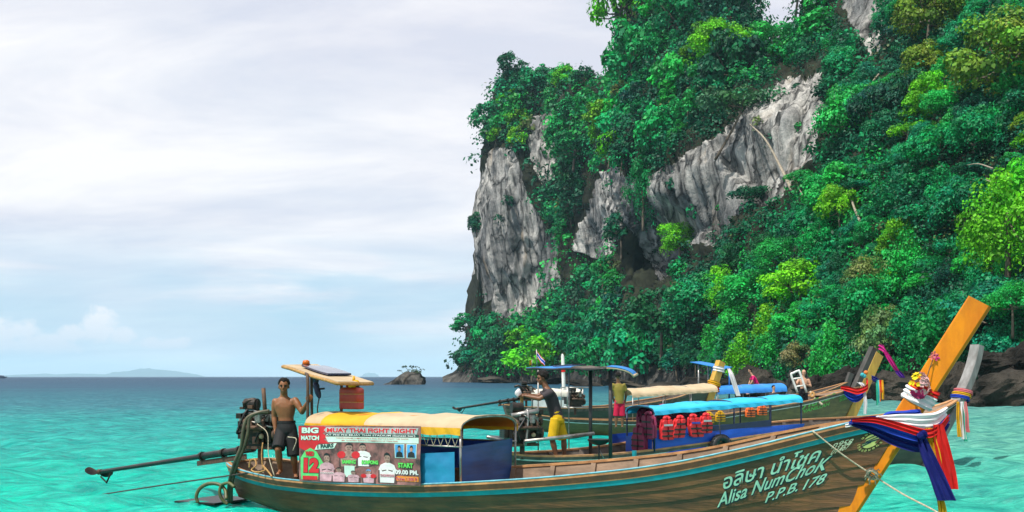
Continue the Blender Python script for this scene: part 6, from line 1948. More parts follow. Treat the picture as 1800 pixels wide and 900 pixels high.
# fighters, generic printed figures
def fighter(cx, base, top, w, m, gl=None, hair=PR_BLACK, o=0.006):
    hh = top - base
    hr = 0.15 * hh
    bpoly([(cx - w, base), (cx + w, base), (cx + w * 0.95, base + hh * 0.42), (cx + w * 0.75, base + hh * 0.58), (cx + w * 0.22, base + hh * 0.66), (cx - w * 0.22, base + hh * 0.66), (cx - w * 0.75, base + hh * 0.58), (cx - w * 0.95, base + hh * 0.42)], m, o, 'printed_figure')
    bell(cx, base + hh * 0.80, w * 0.36, hh * 0.155, PR_SKIN, o + 0.001, name='printed_face')
    bpoly([(cx - w * 0.38, base + hh * 0.83), (cx - w * 0.30, base + hh * 0.95), (cx, base + hh * 1.0), (cx + w * 0.30, base + hh * 0.95), (cx + w * 0.38, base + hh * 0.83), (cx + w * 0.20, base + hh * 0.90), (cx - w * 0.20, base + hh * 0.90)], hair, o + 0.002, 'printed_hair')
    for sg in (-1, 1):
        brect(cx + sg * w * 0.15 - w * 0.07, base + hh * 0.80, cx + sg * w * 0.15 + w * 0.07, base + hh * 0.825, PR_BLACK, o + 0.0022, name='printed_eye')
        bpoly([(cx + sg * w * 0.10, base + hh * 0.40), (cx + sg * w * 0.55, base + hh * 0.36), (cx + sg * w * 0.70, base + hh * 0.48), (cx + sg * w * 0.58, base + hh * 0.40), (cx + sg * w * 0.10, base + hh * 0.43)], PR_SHADE, o + 0.001, 'printed_shade')
        bpoly([(cx + sg * w * 0.75, base), (cx + sg * w, base), (cx + sg * w * 0.95, base + hh * 0.42), (cx + sg * w * 0.82, base + hh * 0.40)], PR_SHADE, o + 0.001, 'printed_shade')
    brect(cx - w * 0.12, base + hh * 0.715, cx + w * 0.12, base + hh * 0.728, PR_SHADE, o + 0.0022, name='printed_mouth')
    bell(cx + w * 0.2, base + hh * 0.70, w * 0.30, hh * 0.035, PR_SHADE, o + 0.0008, 10, 'printed_shade')
    if gl:
        for sg in (-1, 1): bell(cx + sg * w * 0.72, base + hh * 0.50, w * 0.42, hh * 0.15, gl, o + 0.003, name='printed_glove')
fighter(0.53, 0.30, 0.70, 0.075, PR_WHITE, None, o=0.006)
fighter(0.42, 0.28, 0.70, 0.080, PR_SKIN, PR_RED, o=0.007)
fighter(0.24, 0.02, 0.52, 0.070, PR_PINK, None, o=0.008)
fighter(0.735, 0.03, 0.55, 0.075, PR_WHITE, None, o=0.008)
brect(0.385, 0.10, 0.47, 0.30, PR_MINT, 0.0075)
fighter(0.34, 0.0 + 0.015, 0.27, 0.060, PR_PINK, None, o=0.010)
fighter(0.46, 0.015, 0.22, 0.055, PR_PINK, None, o=0.010)
fighter(0.585, 0.015, 0.25, 0.055, PR_PINK, PR_RED, hair=PR_BLUE, o=0.010)
btext('SAMING', 0.37, 0.34, 0.48, 0.40, PR_LGREEN, 0.0135, 0.05, PR_DKGREEN, 0.08)
btext('SOMPONG', 0.53, 0.34, 0.66, 0.40, PR_LGREEN, 0.0135, 0.05, PR_DKGREEN, 0.08)
for x0 in (0.80, 0.895):
    brect(x0, 0.46, x0 + 0.078, 0.70, PR_MINT, 0.006)
    brect(x0 + 0.005, 0.47, x0 + 0.073, 0.69, PR_BLUE, 0.0075)
    bpoly([(x0 + 0.010, 0.472), (x0 + 0.068, 0.472), (x0 + 0.062, 0.55), (x0 + 0.039, 0.575), (x0 + 0.016, 0.55)], PR_BLACK, 0.009, 'printed_figure')
    bell(x0 + 0.039, 0.615, 0.013, 0.045, PR_SKIN, 0.010, 10, 'printed_face')
    bpoly([(x0 + 0.026, 0.625), (x0 + 0.030, 0.665), (x0 + 0.039, 0.675), (x0 + 0.048, 0.665), (x0 + 0.052, 0.625), (x0 + 0.039, 0.645)], PR_BLACK, 0.011, 'printed_hair')
btext('START', 0.825, 0.30, 0.945, 0.375, PR_LGREEN, 0.008, 0.05, PR_BLACK, 0.09)
btext('09.00 PM.', 0.80, 0.185, 0.985, 0.255, PR_WHITE, 0.008, 0.05, PR_BLACK, 0.09)
brect(0.79, 0.065, 0.985, 0.15, PR_ORANGE, 0.006)
btext('Ticket 1,200 ฿', 0.80, 0.08, 0.975, 0.13, PR_RED, 0.009, 0.03, PR_YELLOW if 'PR_YELLOW' in globals() else PR_MINT, 0.06)
btext('YODKHUNPON', 0.19, 0.15, 0.30, 0.18, PR_WHITE, 0.013, 0.03, PR_RED, 0.07)
btext('THONGCHAI', 0.68, 0.13, 0.79, 0.17, PR_PINK, 0.013, 0.03, PR_RED, 0.07)

# ------------------------------------------------------------------ cloth on the prows
def sash(label, strips, base, name='ceremonial_scarf', group='sashes tied round the prows'):
    root = empty(name, base, label, 'scarf', group)
    for (m, mb, nm) in strips: mb.build(nm, m, root, 'auto')
    return root
PX1 = H1.a; PN1 = H1.n
def wrap1(z, rx, ry, tilt, turns=(0, 6.2832), zlean=0.0, cx=None):
    """loop round the orange post at height z"""
    x0 = H1.L - 0.012 + 0.60 * (z - H1.zs(1.0))
    out = []
    for i in range(17):
        a = lerp(turns[0], turns[1], i / 16)
        out.append(H1.w(x0 + rx * math.cos(a) + (cx or 0), ry * math.sin(a), z + tilt * math.cos(a) + zlean * math.sin(a)))
    return out
U = V((0, 0, 1))
strips = []
up_post = (H1.a * 0.47 + U * 0.88).normalized()
strips.append((C_RED, ribbon(wrap1(2.05, 0.162, 0.056, -0.08), up_post, 0.08, 2, 0.008, 2), 'red_wrap'))
strips.append((C_WHITE, ribbon(wrap1(1.95, 0.168, 0.062, -0.09), up_post, 0.17, 3, 0.012, 2, phase=1), 'white_wrap'))
strips.append((C_BLUE, ribbon([P(1618, 728, 12.05), P(1590, 738, 12.0), P(1560, 742, 12.05), P(1548, 752, 12.1), P(1560, 762, 12.15)], [U * 1.0, U + V((0.2, 0, 0)), U, U, U], [0.12, 0.22, 0.24, 0.20, 0.16], 4, 0.018, 5, phase=2), 'blue_bundle'))
# the big swag: navy lowest, red, blue, white on top, from the gunwale to under the post and round it
sw = lambda dx, dy, d: [P(1497 + dx * .2, 740 + dy * .25, d + 0.10), P(1535 + dx * .5, 741 + dy * .7, d), P(1580 + dx, 754 + dy, d - 0.06), P(1625 + dx, 766 + dy, d - 0.10), P(1650 + dx * .5, 756 + dy * .8, d - 0.04), P(1668, 735 + dy * .5, d + 0.10)]
strips.append((C_NAVY, ribbon(sw(-6, 14, 11.88), U, [0.06, 0.16, 0.22, 0.20, 0.16, 0.10], 3, 0.018, 7), 'navy_swag'))
strips.append((C_BLUE, ribbon(sw(-8, 0, 11.84), U, [0.05, 0.11, 0.14, 0.13, 0.10, 0.07], 2, 0.014, 7, phase=1), 'blue_swag'))
strips.append((C_RED, ribbon(sw(4, -4, 11.80), U, [0.03, 0.07, 0.09, 0.10, 0.10, 0.07], 2, 0.012, 7, phase=2), 'red_swag'))
strips.append((C_WHITE, ribbon([P(1540, 736, 11.86), P(1580, 738, 11.78), P(1615, 742, 11.74), P(1645, 738, 11.80), P(1664, 724, 11.98)], U, [0.06, 0.13, 0.19, 0.17, 0.12], 3, 0.014, 7, phase=0.5), 'white_swag'))
strips.append((C_BLUE, ribbon([P(1492, 744, 12.05), P(1520, 738, 11.95), P(1552, 738, 11.86), P(1588, 752, 11.80)], U, [0.04, 0.07, 0.08, 0.07], 2, 0.010, 6), 'blue_fold'))
strips.append((C_WHITE, ribbon([P(1486, 748, 12.10), P(1505, 744, 12.06), P(1528, 748, 12.0)], U, [0.05, 0.07, 0.05], 2, 0.010, 5), 'white_end'))
# tails
Xv = V((1, 0, 0))
strips.append((C_YEL, ribbon([P(1632, 752, 11.75), P(1640, 780, 11.73), P(1647, 808, 11.72), P(1652, 835, 11.74)], Xv, [0.10, 0.12, 0.10, 0.06], 3, 0.012, 6), 'yellow_tail'))
strips.append((C_RED, ribbon([P(1648, 746, 11.74), P(1655, 785, 11.71), P(1665, 825, 11.70), P(1674, 860, 11.68)], Xv, [0.11, 0.17, 0.18, 0.13], 2, 0.020, 6, phase=1), 'red_tail'))
strips.append((C_NAVY, ribbon([P(1618, 766, 11.72), P(1629, 800, 11.67), P(1647, 840, 11.63), P(1664, 880, 11.62)], Xv, [0.09, 0.16, 0.19, 0.22], 2, 0.022, 6, phase=2), 'navy_tail'))
strips.append((C_YEL, ribbon([P(1652, 872, 11.68), P(1656, 890, 11.68), P(1658, 910, 11.68)], Xv, [0.07, 0.09, 0.10], 3, 0.012, 5), 'yellow_end'))
strips.append((C_NAVY, (lambda m: (m.ell(P(1621, 765, 11.69), (0.062, 0, 0.03), (0, 0.05, 0), (-0.02, 0, 0.045), 18, 12), setattr(m, 'v', [tuple(V(x) + V((0, -1, 0.3)) * 0.03 * math.sin(x[0] * 110 + x[2] * 60)) for x in m.v]), m)[2])(MB()), 'knot'))
sash('red, white and blue sashes tied round the tall orange prow, tails hanging', strips, P(1632, 870, 11.8))

def flower_garland(c, r, label, cols, n=40):
    root = empty('flower_garland', c - V((0, 0, r)), label, 'garland')
    rng = random.Random(4)
    for k in range(n):
        f = k / n
        a = V((rng.gauss(0, 1), rng.gauss(0, 0.7) - 0.5, rng.gauss(0, 1))).normalized()
        sx = c + V((a.x * r * 0.85, a.y * r * 0.5, a.z * r * 1.15))
        m = cols[0] if a.x < -0.05 and a.z > -0.35 else (cols[1] if a.z > -0.55 and a.x >= -0.05 else cols[2])
        mb = MB()
        rr = r * rng.uniform(0.20, 0.32)
        t1 = a.orthogonal().normalized(); t2 = a.cross(t1)
        for q in range(5):
            th = q / 5 * 6.2832 + k
            dd = t1 * math.cos(th) + t2 * math.sin(th)
            p0, p1 = sx, sx + dd * rr + a * rr * 0.35
            sd = a.cross(dd) * rr * 0.45
            mb.add([p0, p0.lerp(p1, 0.6) + sd, p1, p0.lerp(p1, 0.6) - sd, sx - a * 0.01], [(0, 1, 2, 3), (4, 3, 2, 1)])
        mb.build('blossom', m, root, fixn=False)
flower_garland(P(1616, 678, 12.0), 0.13, 'yellow and pink flower garland on the tall orange prow', (C_YEL if False else cloth('marigold', (0.78, 0.60, 0.01)), cloth('pink_petals', (0.72, 0.42, 0.42)), cloth('deep_pink_petals', (0.66, 0.04, 0.20))), 60)
fs = empty('orchid_stem', P(1632, 655, 12.0), 'pink orchid sprig sticking up beside the orange prow', 'flower')
mb = MB(); mb.tube(spline([P(1628, 668, 12.0), P(1634, 648, 12.0), P(1640, 632, 12.0)], 4), 0.006, 5); mb.tube([P(1634, 648, 12.0), P(1640, 640, 12.02)], 0.004, 5); mb.build('stem', M_HOSE, fs, True)
for k, (px, py) in enumerate([(1641, 623), (1645, 628), (1638, 627)]):
    mb = MB(); c = P(px, py, 12.0)
    for q in range(5):
        th = q / 5 * 6.2832 + k; dd = V((math.cos(th), 0, math.sin(th)))
        sd = V((-math.sin(th), 0, math.cos(th))) * 0.014
        mb.add([c, c + dd * 0.03 + sd + V((0, -0.008, 0)), c + dd * 0.045 + V((0, -0.02, 0)), c + dd * 0.03 - sd + V((0, -0.008, 0))], [(0, 1, 2, 3)])
    mb.build('petal_cluster', C_PINK if k != 1 else C_MAG, fs, fixn=False)

# second boat: striped wrap and tails on the grey prow
def wrapN(h, slope, z, rx, ry, tilt=0.0):
    x0 = h.L + slope * (z - h.zs(1.0))
    return [h.w(x0 + rx * math.cos(a), ry * math.sin(a), z + tilt * math.cos(a)) for a in [i / 16 * 6.2832 for i in range(17)]]
strips = []
for k, (m, dz) in enumerate(((C_PINK, 0.10), (C_YEL, 0.02), (C_BLUE, -0.05))):
    strips.append((m, ribbon(wrapN(H2, 0.80, 1.72 + dz, 0.20, 0.235, -0.06), U, 0.085, 2, 0.006, 2), ('pink_wrap', 'yellow_wrap', 'blue_wrap')[k]))
for k, (m, px, w, y1) in enumerate(((C_YEL, 1686, 0.12, 768), (C_WHITE, 1692, 0.12, 772), (C_PINK, 1698, 0.13, 760), (C_GRN, 1696, 0.08, 776))):
    strips.append((m, ribbon([P(px - 2, 706, 25.0), P(px - 1, 730, 24.95), P(px, 750, 24.95), P(px + 2, y1, 24.95)], Xv, [0.06, w, w, w * 1.1], 2, 0.02, 5, phase=k), ('yellow_tail', 'white_tail', 'pink_tail', 'green_tail')[k]))
sash('pink, yellow and blue wrap with tails on the grey curved prow', strips, P(1692, 772, 25))
# third boat
strips = []
strips.append((C_BLUE, ribbon([P(1482, 686, 41.2), P(1492, 695, 41.0), P(1506, 698, 41.0), P(1520, 690, 41.2)], U, [0.2, 0.36, 0.40, 0.26], 3, 0.04, 6), 'blue_swag'))
strips.append((C_RED, ribbon([P(1478, 681, 41.1), P(1492, 684, 40.9), P(1508, 688, 40.85), P(1524, 680, 41.0), P(1524, 668, 41.3)], U, [0.14, 0.22, 0.24, 0.24, 0.2], 2, 0.03, 6, phase=1), 'red_swag'))
strips.append((C_WHITE, ribbon([P(1510, 672, 41.0), P(1516, 676, 40.95), P(1520, 682, 41.0)], Xv, [0.18, 0.2, 0.16], 2, 0.02, 5), 'white_fold'))
strips.append((C_WHITE, ribbon([P(1520, 690, 41.0), P(1521, 708, 40.9), P(1521, 728, 40.9)], Xv, [0.10, 0.13, 0.12], 2, 0.03, 6), 'white_tail'))
strips.append((C_NAVY, ribbon([P(1532, 664, 41.4), P(1540, 668, 41.3), P(1550, 674, 41.4)], U, [0.2, 0.24, 0.2], 3, 0.03, 5), 'navy_wrap'))
for k, (m, px, y1) in enumerate(((C_GRN, 1541, 712), (C_TURQ, 1544, 708), (C_ORA, 1546, 706), (C_YEL, 1551, 702), (C_RED, 1548, 690))):
    strips.append((m, ribbon([P(px, 668, 41.3), P(px + 1, 685, 41.2), P(px + 1, y1, 41.2)], Xv, [0.07, 0.09, 0.08], 1, 0.02, 5, phase=k), ('green_tail', 'turquoise_tail', 'orange_tail', 'yellow_tail', 'red_tail')[k]))
sash('red and blue sashes with many coloured tails on the black and yellow prow', strips, P(1520, 712, 41))
strips = [(C_MAG, ribbon([P(1545, 609, 42.2), P(1552, 612, 41.8), P(1558, 620, 41.7)], U, [0.25, 0.28, 0.2], 2, 0.03, 5), 'magenta_wrap'),
          (C_MAG, ribbon([P(1556, 618, 41.7), P(1566, 635, 41.6), P(1577, 652, 41.6)], Xv, [0.16, 0.22, 0.2], 2, 0.03, 6), 'magenta_tail'),
          (C_PURP, ribbon([P(1576, 651, 41.6), P(1582, 658, 41.6), P(1587, 664, 41.6)], Xv, [0.2, 0.26, 0.2], 2, 0.03, 6), 'purple_end')]
sash('magenta ribbon with purple end tied to the top of the black and yellow prow', strips, P(1560, 660, 41.7), 'long_ribbon')
mb = MB(); 
gr = empty('pompom_garland', P(1518, 665, 41.2), 'turquoise and orange pompoms on the black and yellow prow', 'garland')
for (px, py, m) in ((1516, 659, C_TURQ), (1522, 655, C_ORA), (1519, 661, C_TURQ)):
    mb = MB(); mb.ball(P(px, py, 41.2), 0.09, 10, 7); mb.build('pompom', m, gr, True)
# fourth boat: white sash
strips = [(C_WHITE, ribbon(wrapN(H4, 0.42, 2.55, 0.30, 0.24, -0.05), U, 0.26, 2, 0.02, 2), 'white_wrap'),
          (C_WHITE, ribbon([P(1281, 648, 49.2), P(1286, 660, 49.0), P(1292, 678, 49.0), P(1298, 696, 49.0)], Xv, [0.14, 0.22, 0.24, 0.22], 2, 0.04, 6), 'white_tail'),
          (C_RED, ribbon(wrapN(H4, 0.42, 1.62, 0.36, 0.28, -0.1), U, 0.20, 2, 0.02, 2), 'red_wrap'),
          (C_YEL, ribbon(wrapN(H4, 0.42, 1.85, 0.34, 0.26, -0.1), U, 0.20, 2, 0.02, 2), 'yellow_wrap')]
sash('long white sash hanging from the yellow prow behind the cream canopy', strips, P(1290, 690, 49))

# ------------------------------------------------------------------ flags, white frame, far speedboat
fl = empty('flag', P(941, 650, 21.0), 'small red, white and blue striped flag on the second boat roof', 'flag')
mb = MB(); mb.tube([P(944, 648, 21.0), P(943, 614, 21.0)], 0.010, 6); mb.build('flagpole', M_STEEL, fl, True)
for k, (m, a, b) in enumerate(((C_RED, 0, .17), (C_WHITE, .17, .33), (C_BLUE, .33, .67), (C_WHITE, .67, .83), (C_RED, .83, 1))):
    rows = []
    for i in range(9):
        u = i / 8
        q = P(943, 616, 21.0).lerp(P(958, 634, 20.95), u) + V((0, 0.02 * math.sin(u * 7), 0.01 * math.sin(u * 9)))
        rows.append([q + V((-0.02, 0, -1)) * 0.13 * a, q + V((-0.02, 0, -1)) * 0.13 * b])
    mb = MB(); mb.slab(rows, (0, -1, 0), 0.003); mb.build('stripe', m, fl)
f2 = empty('pennant', P(934, 648, 21.1), 'tiny yellow pennant left of the striped flag', 'flag')
mb = MB(); mb.tube([P(935, 648, 21.1), P(935, 632, 21.1)], 0.008, 6); mb.build('stick', M_STEEL, f2, True)
mb = MB(); mb.slab([[P(935, 632, 21.1), P(935, 641, 21.1)], [P(931, 634, 21.05), P(930, 642, 21.05)]], (0, -1, 0), 0.003); mb.build('cloth', C_YEL, f2)
po = empty('weathered_post', P(990, 700, 44.8), 'pale upright post with red band beyond the second boat roof', 'post')
mb = MB(); mb.tube([P(992, 720, 45), P(990, 650, 45), P(989, 626, 45), P(988.5, 622, 45)], [0.08, 0.08, 0.07, 0.03], 9); mb.build('post', M_WHITE, po, 'auto')
mb = MB(); mb.tube([P(990.5, 654, 45), P(990, 648, 45)], 0.095, 10); mb.build('band', C_RED, po)

wf = empty('hand_ladder', P(1420, 700, 40.6), 'white tubular ladder frame held by the shirtless man on the olive boat', 'frame')
fr = [(1402, 690), (1391, 660), (1394, 656), (1403, 652), (1406, 655), (1418, 690)]
mb = MB(); mb.tube(spline([P(*q, 40.5) for q in fr], 4), 0.045, 7); mb.build('side_tube', M_WHITE, wf, True)
for a, b in (((1394, 666), (1409, 664)), ((1398, 680), (1414, 677))):
    mb = MB(); mb.tube([P(*a, 40.5), P(*b, 40.5)], 0.035, 6); mb.build('rung', M_WHITE, wf, True)

sp = empty('speedboat', P(3, 663.8, 1250), 'tiny dark speedboat on the horizon at the left edge', 'boat')
sp.location.z = 0
c = sp.location
mb = MB(); rg = []
for x, w, z0, z1 in ((-6, 1.6, -0.3, 1.3), (-2, 1.8, -0.3, 1.4), (3, 1.5, -0.2, 1.8), (6.5, 0.1, 0.8, 2.4)):
    rg.append([c + V((x, -w, z1)), c + V((x, w, z1)), c + V((x, w * 0.5, z0)), c + V((x, -w * 0.5, z0))])
mb.rings(rg); mb.build('hull', M_NAVYTRIM, sp)
mb = MB(); rg = []
for x, w, z1 in ((-4.5, 1.3, 3.4), (-1, 1.3, 3.6), (2.2, 1.1, 3.3), (3.6, 0.9, 1.9)): rg.append([c + V((x, -w, z1)), c + V((x, w, z1)), c + V((x, w, 1.3)), c + V((x, -w, 1.3))])
mb.rings(rg); mb.build('cabin', M_NAVYTRIM, sp)
mb = MB(); mb.tube([c + V((-1, 0, 3.5)), c + V((-1, 0, 6))], 0.12, 6); mb.build('mast', M_WHITE, sp)
# ------------------------------------------------------------------ people
def remesh(mb, name, voxel, m, parent, smooth_it=4, dec=0.6):
    me = mb.mesh(name)
    o = bpy.data.objects.new(name, me)
    COL.objects.link(o)
    r = o.modifiers.new('r', 'REMESH'); r.mode = 'VOXEL'; r.voxel_size = voxel; r.use_smooth_shade = True
    if smooth_it:
        s = o.modifiers.new('s', 'SMOOTH'); s.factor = 0.5; s.iterations = smooth_it
    if dec < 1:
        d = o.modifiers.new('d', 'DECIMATE'); d.ratio = dec
    dg = bpy.context.evaluated_depsgraph_get()
    out = bpy.data.meshes.new_from_object(o.evaluated_get(dg))
    bpy.data.objects.remove(o); bpy.data.meshes.remove(me)
    out.name = name
    return link_mesh(name, out, m, parent, True)

def limb(mb, a, b, ra, rb, n=12, bulge=0.0, k=6):
    """tapered limb with round ends"""
    a, b = V(a), V(b)
    d = (b - a)
    u = d.normalized()
    pts, rs = [], []
    for i in range(4):
        t = math.sin((i + 0.3) / 4 * math.pi / 2 - 0.0)
        pts.append(a - u * ra * math.cos((i + 0.3) / 4.3 * math.pi / 2)); rs.append(ra * math.sin((i + 0.3) / 4.3 * math.pi / 2))
    for i in range(k + 1):
        f = i / k
        pts.append(a + d * f); rs.append(lerp(ra, rb, f) * (1 + bulge * math.sin(math.pi * min(1, f * 1.35)) ** 2))
    for i in range(4):
        pts.append(b + u * rb * math.sin((i + 0.9) / 4.3 * math.pi / 2)); rs.append(rb * math.cos((i + 0.9) / 4.3 * math.pi / 2))
    mb.tube(pts, rs, n)

def hand(mb, wrist, elbow, palm_n, curl=0.6, s=1.0, thumb_side=1):
    """palm and five fingers continuing the forearm; palm_n = side the fingers curl to"""
    d = (V(wrist) - V(elbow)).normalized()
    pn = V(palm_n); pn = (pn - d * pn.dot(d)).normalized()
    sd = d.cross(pn) * thumb_side
    w = V(wrist)
    pc = w + d * 0.045 * s
    mb.ell(pc, d * 0.055 * s, sd * 0.042 * s, pn * 0.019 * s, 12, 8)
    for k, (off, ln) in enumerate(((-0.033, 0.058), (-0.011, 0.072), (0.011, 0.077), (0.033, 0.070))):
        a = w + d * 0.088 * s + sd * off * s
        p = a; dd = d.copy()
        for j in range(3):
            ang = curl * (0.55 + 0.25 * j)
            dd = (dd * math.cos(ang) + pn * math.sin(ang)).normalized()
            pn2 = pn
            q = p + dd * ln * s * (0.45, 0.32, 0.25)[j]
            limb(mb, p, q, 0.0095 * s, 0.0085 * s, 8, 0, 2)
            p = q
    a = w + d * 0.03 * s + sd * 0.036 * s
    q = a + (d * 0.6 + sd * 0.6 + pn * 0.5 * curl).normalized() * 0.045 * s
    limb(mb, a, q, 0.012 * s, 0.010 * s, 8, 0, 2)
    limb(mb, q, q + (d * 0.8 + pn * 0.6 * curl - sd * 0.1).normalized() * 0.03 * s, 0.010 * s, 0.009 * s, 8, 0, 2)

def head(mb, c, f, up=V((0, 0, 1)), s=1.0):
    f = V(f).normalized(); up = (V(up) - f * V(up).dot(f)).normalized(); sd = f.cross(up)
    def L(x, y, z): return c + f * x * s + sd * y * s + up * z * s
    mb.ell(L(-0.012, 0, 0.028), f * 0.096 * s, sd * 0.076 * s, up * 0.088 * s, 16, 12)
    mb.ell(L(0.022, 0, -0.045), f * 0.066 * s, sd * 0.056 * s, up * 0.070 * s, 14, 10)
    mb.ell(L(0.052, 0, -0.098), f * 0.026 * s, sd * 0.028 * s, up * 0.020 * s, 10, 8)
    mb.ell(L(0.092, 0, -0.020), f * 0.022 * s, sd * 0.014 * s, up * 0.026 * s, 10, 8)
    mb.ell(L(0.084, 0, 0.008), f * 0.012 * s, sd * 0.009 * s, up * 0.022 * s, 8, 6)
    mb.ell(L(0.076, 0, -0.066), f * 0.014 * s, sd * 0.026 * s, up * 0.010 * s, 10, 6)
    for q in (-1, 1):
        mb.ell(L(-0.012, q * 0.078, -0.012), f * 0.018 * s, sd * 0.009 * s, up * 0.032 * s, 8, 8)
        mb.ell(L(0.064, q * 0.034, 0.022), f * 0.020 * s, sd * 0.024 * s, up * 0.009 * s, 8, 6)
        mb.ell(L(0.052, q * 0.046, -0.028), f * 0.022 * s, sd * 0.020 * s, up * 0.024 * s, 8, 6)
    return L

def face_parts(L, f, sd, up, parent, s, hairm, lipm):
    for q in (-1, 1):
        mb = MB(); mb.ell(L(0.079, q * 0.031, 0.003), V(f) * 0.010 * s, V(sd) * 0.018 * s, V(up) * 0.011 * s, 8, 6); mb.build('eye', M_EYE, parent, True)
        mb = MB(); mb.ell(L(0.085, q * 0.033, 0.025), V(f) * 0.010 * s, V(sd) * 0.022 * s, V(up) * 0.007 * s, 8, 6); mb.build('eyebrow', hairm, parent, True)
    mb = MB(); mb.ell(L(0.084, 0, -0.067), V(f) * 0.009 * s, V(sd) * 0.022 * s, V(up) * 0.006 * s, 8, 6); mb.build('lips', lipm, parent, True)

def hair(L, f, sd, up, parent, m, s=1.0, seed=1, vol=1.0, back=0.0):
    rng = random.Random(seed)
    mb = MB()
    for k in range(150):
        d = V((rng.gauss(0, 1), rng.gauss(0, 1), abs(rng.gauss(0, 1)) + 0.05)).normalized()
        if d.x > 0.55 and d.z < 0.48: continue
        if d.x < 0 and rng.random() < 0.5: d.z -= 0.75 * rng.random(); d.normalize()
        p = L(-0.018 + d.x * 0.090 * vol, d.y * 0.074 * vol, 0.035 + d.z * 0.084 * vol)
        r = rng.uniform(0.016, 0.026) * s * vol
        mb.ell(p, V((r, 0, 0)), V((0, r, 0)), V((0, 0, r)), 7, 5)
    mb.ell(L(-0.022, 0, 0.045), V(f) * 0.084 * s, V(sd) * 0.074 * s, V(up) * 0.078 * s, 12, 8)
    if back:
        mb.ell(L(-0.075, 0, -0.06 - back * 0.5), V(f) * 0.035 * s, V(sd) * 0.05 * s, V(up) * (0.08 + back) * s, 10, 8)
    return remesh(mb, 'hair', 0.010 * s, m, parent, 1, 0.6)

M_EYE = mat('eye', (0.02, 0.015, 0.012), 0.2, scale=30, var=0.2)
M_HAIR = mat('black_hair', (0.010, 0.008, 0.007), 0.6, spec=0.2, scale=60, var=0.6, bump=0.8, bscale=120)
def skin(name, c): return mat(name, c, 0.5, scale=9, col2=tuple(x * 0.78 for x in c), bump=0.08, bscale=60, spec=0.4)
M_SKIN_TAN = skin('tanned_skin', (0.225, 0.085, 0.032))
M_SKIN_DARK = skin('dark_tanned_skin', (0.17, 0.075, 0.036))
M_SKIN_LIGHT = skin('light_skin', (0.50, 0.27, 0.17))
M_LIP = skin('lips', (0.20, 0.07, 0.05))
M_SHORTBLACK = cloth('black_board_shorts', (0.018, 0.018, 0.020)); M_SHORTYEL = cloth('yellow_shorts', (0.70, 0.44, 0.008)); M_TEEDARK = cloth('charcoal_tee', (0.050, 0.042, 0.048))
M_TEEOLIVE = cloth('olive_tee', (0.24, 0.19, 0.035)); M_SHORTRED = cloth('crimson_shorts', (0.55, 0.008, 0.055)); M_SHIRTPINK = cloth('pink_shirt', (0.72, 0.012, 0.16)); M_SHORTDARK = cloth('dark_shorts', (0.03, 0.03, 0.04))

def fuse_torso(mb, pel, chest, neck, hw, sw, sd, f, s=1.0, fat=1.0):
    """pelvis to neck as stacked ovals"""
    rg = []
    up = (chest - pel).normalized()
    prof = [(-0.10, 0.80, 0.80), (0.0, 1.0, 1.0), (0.25, 0.90, 0.92), (0.45, 0.86, 0.86), (0.70, 1.02, 0.98), (0.92, 1.08, 1.04), (1.08, 1.0, 0.92), (1.22, 0.72, 0.70), (1.30, 0.36, 0.52)]
    top = neck
    L_ = (top - pel)
    for fz, kx, ky in prof:
        p = pel.lerp(chest, min(fz, 1.0)) if fz <= 1 else chest.lerp(neck, (fz - 1) / 0.32)
        wx = lerp(hw, sw, min(1, max(0, fz))) * kx * 0.86
        wy = 0.105 * s * ky * fat
        rg.append([p + sd * wx * math.copysign(abs(math.cos(a)) ** 0.85, math.cos(a)) + f * wy * math.sin(a) for a in [i / 18 * 6.2832 for i in range(18)]])
    mb.rings(rg)

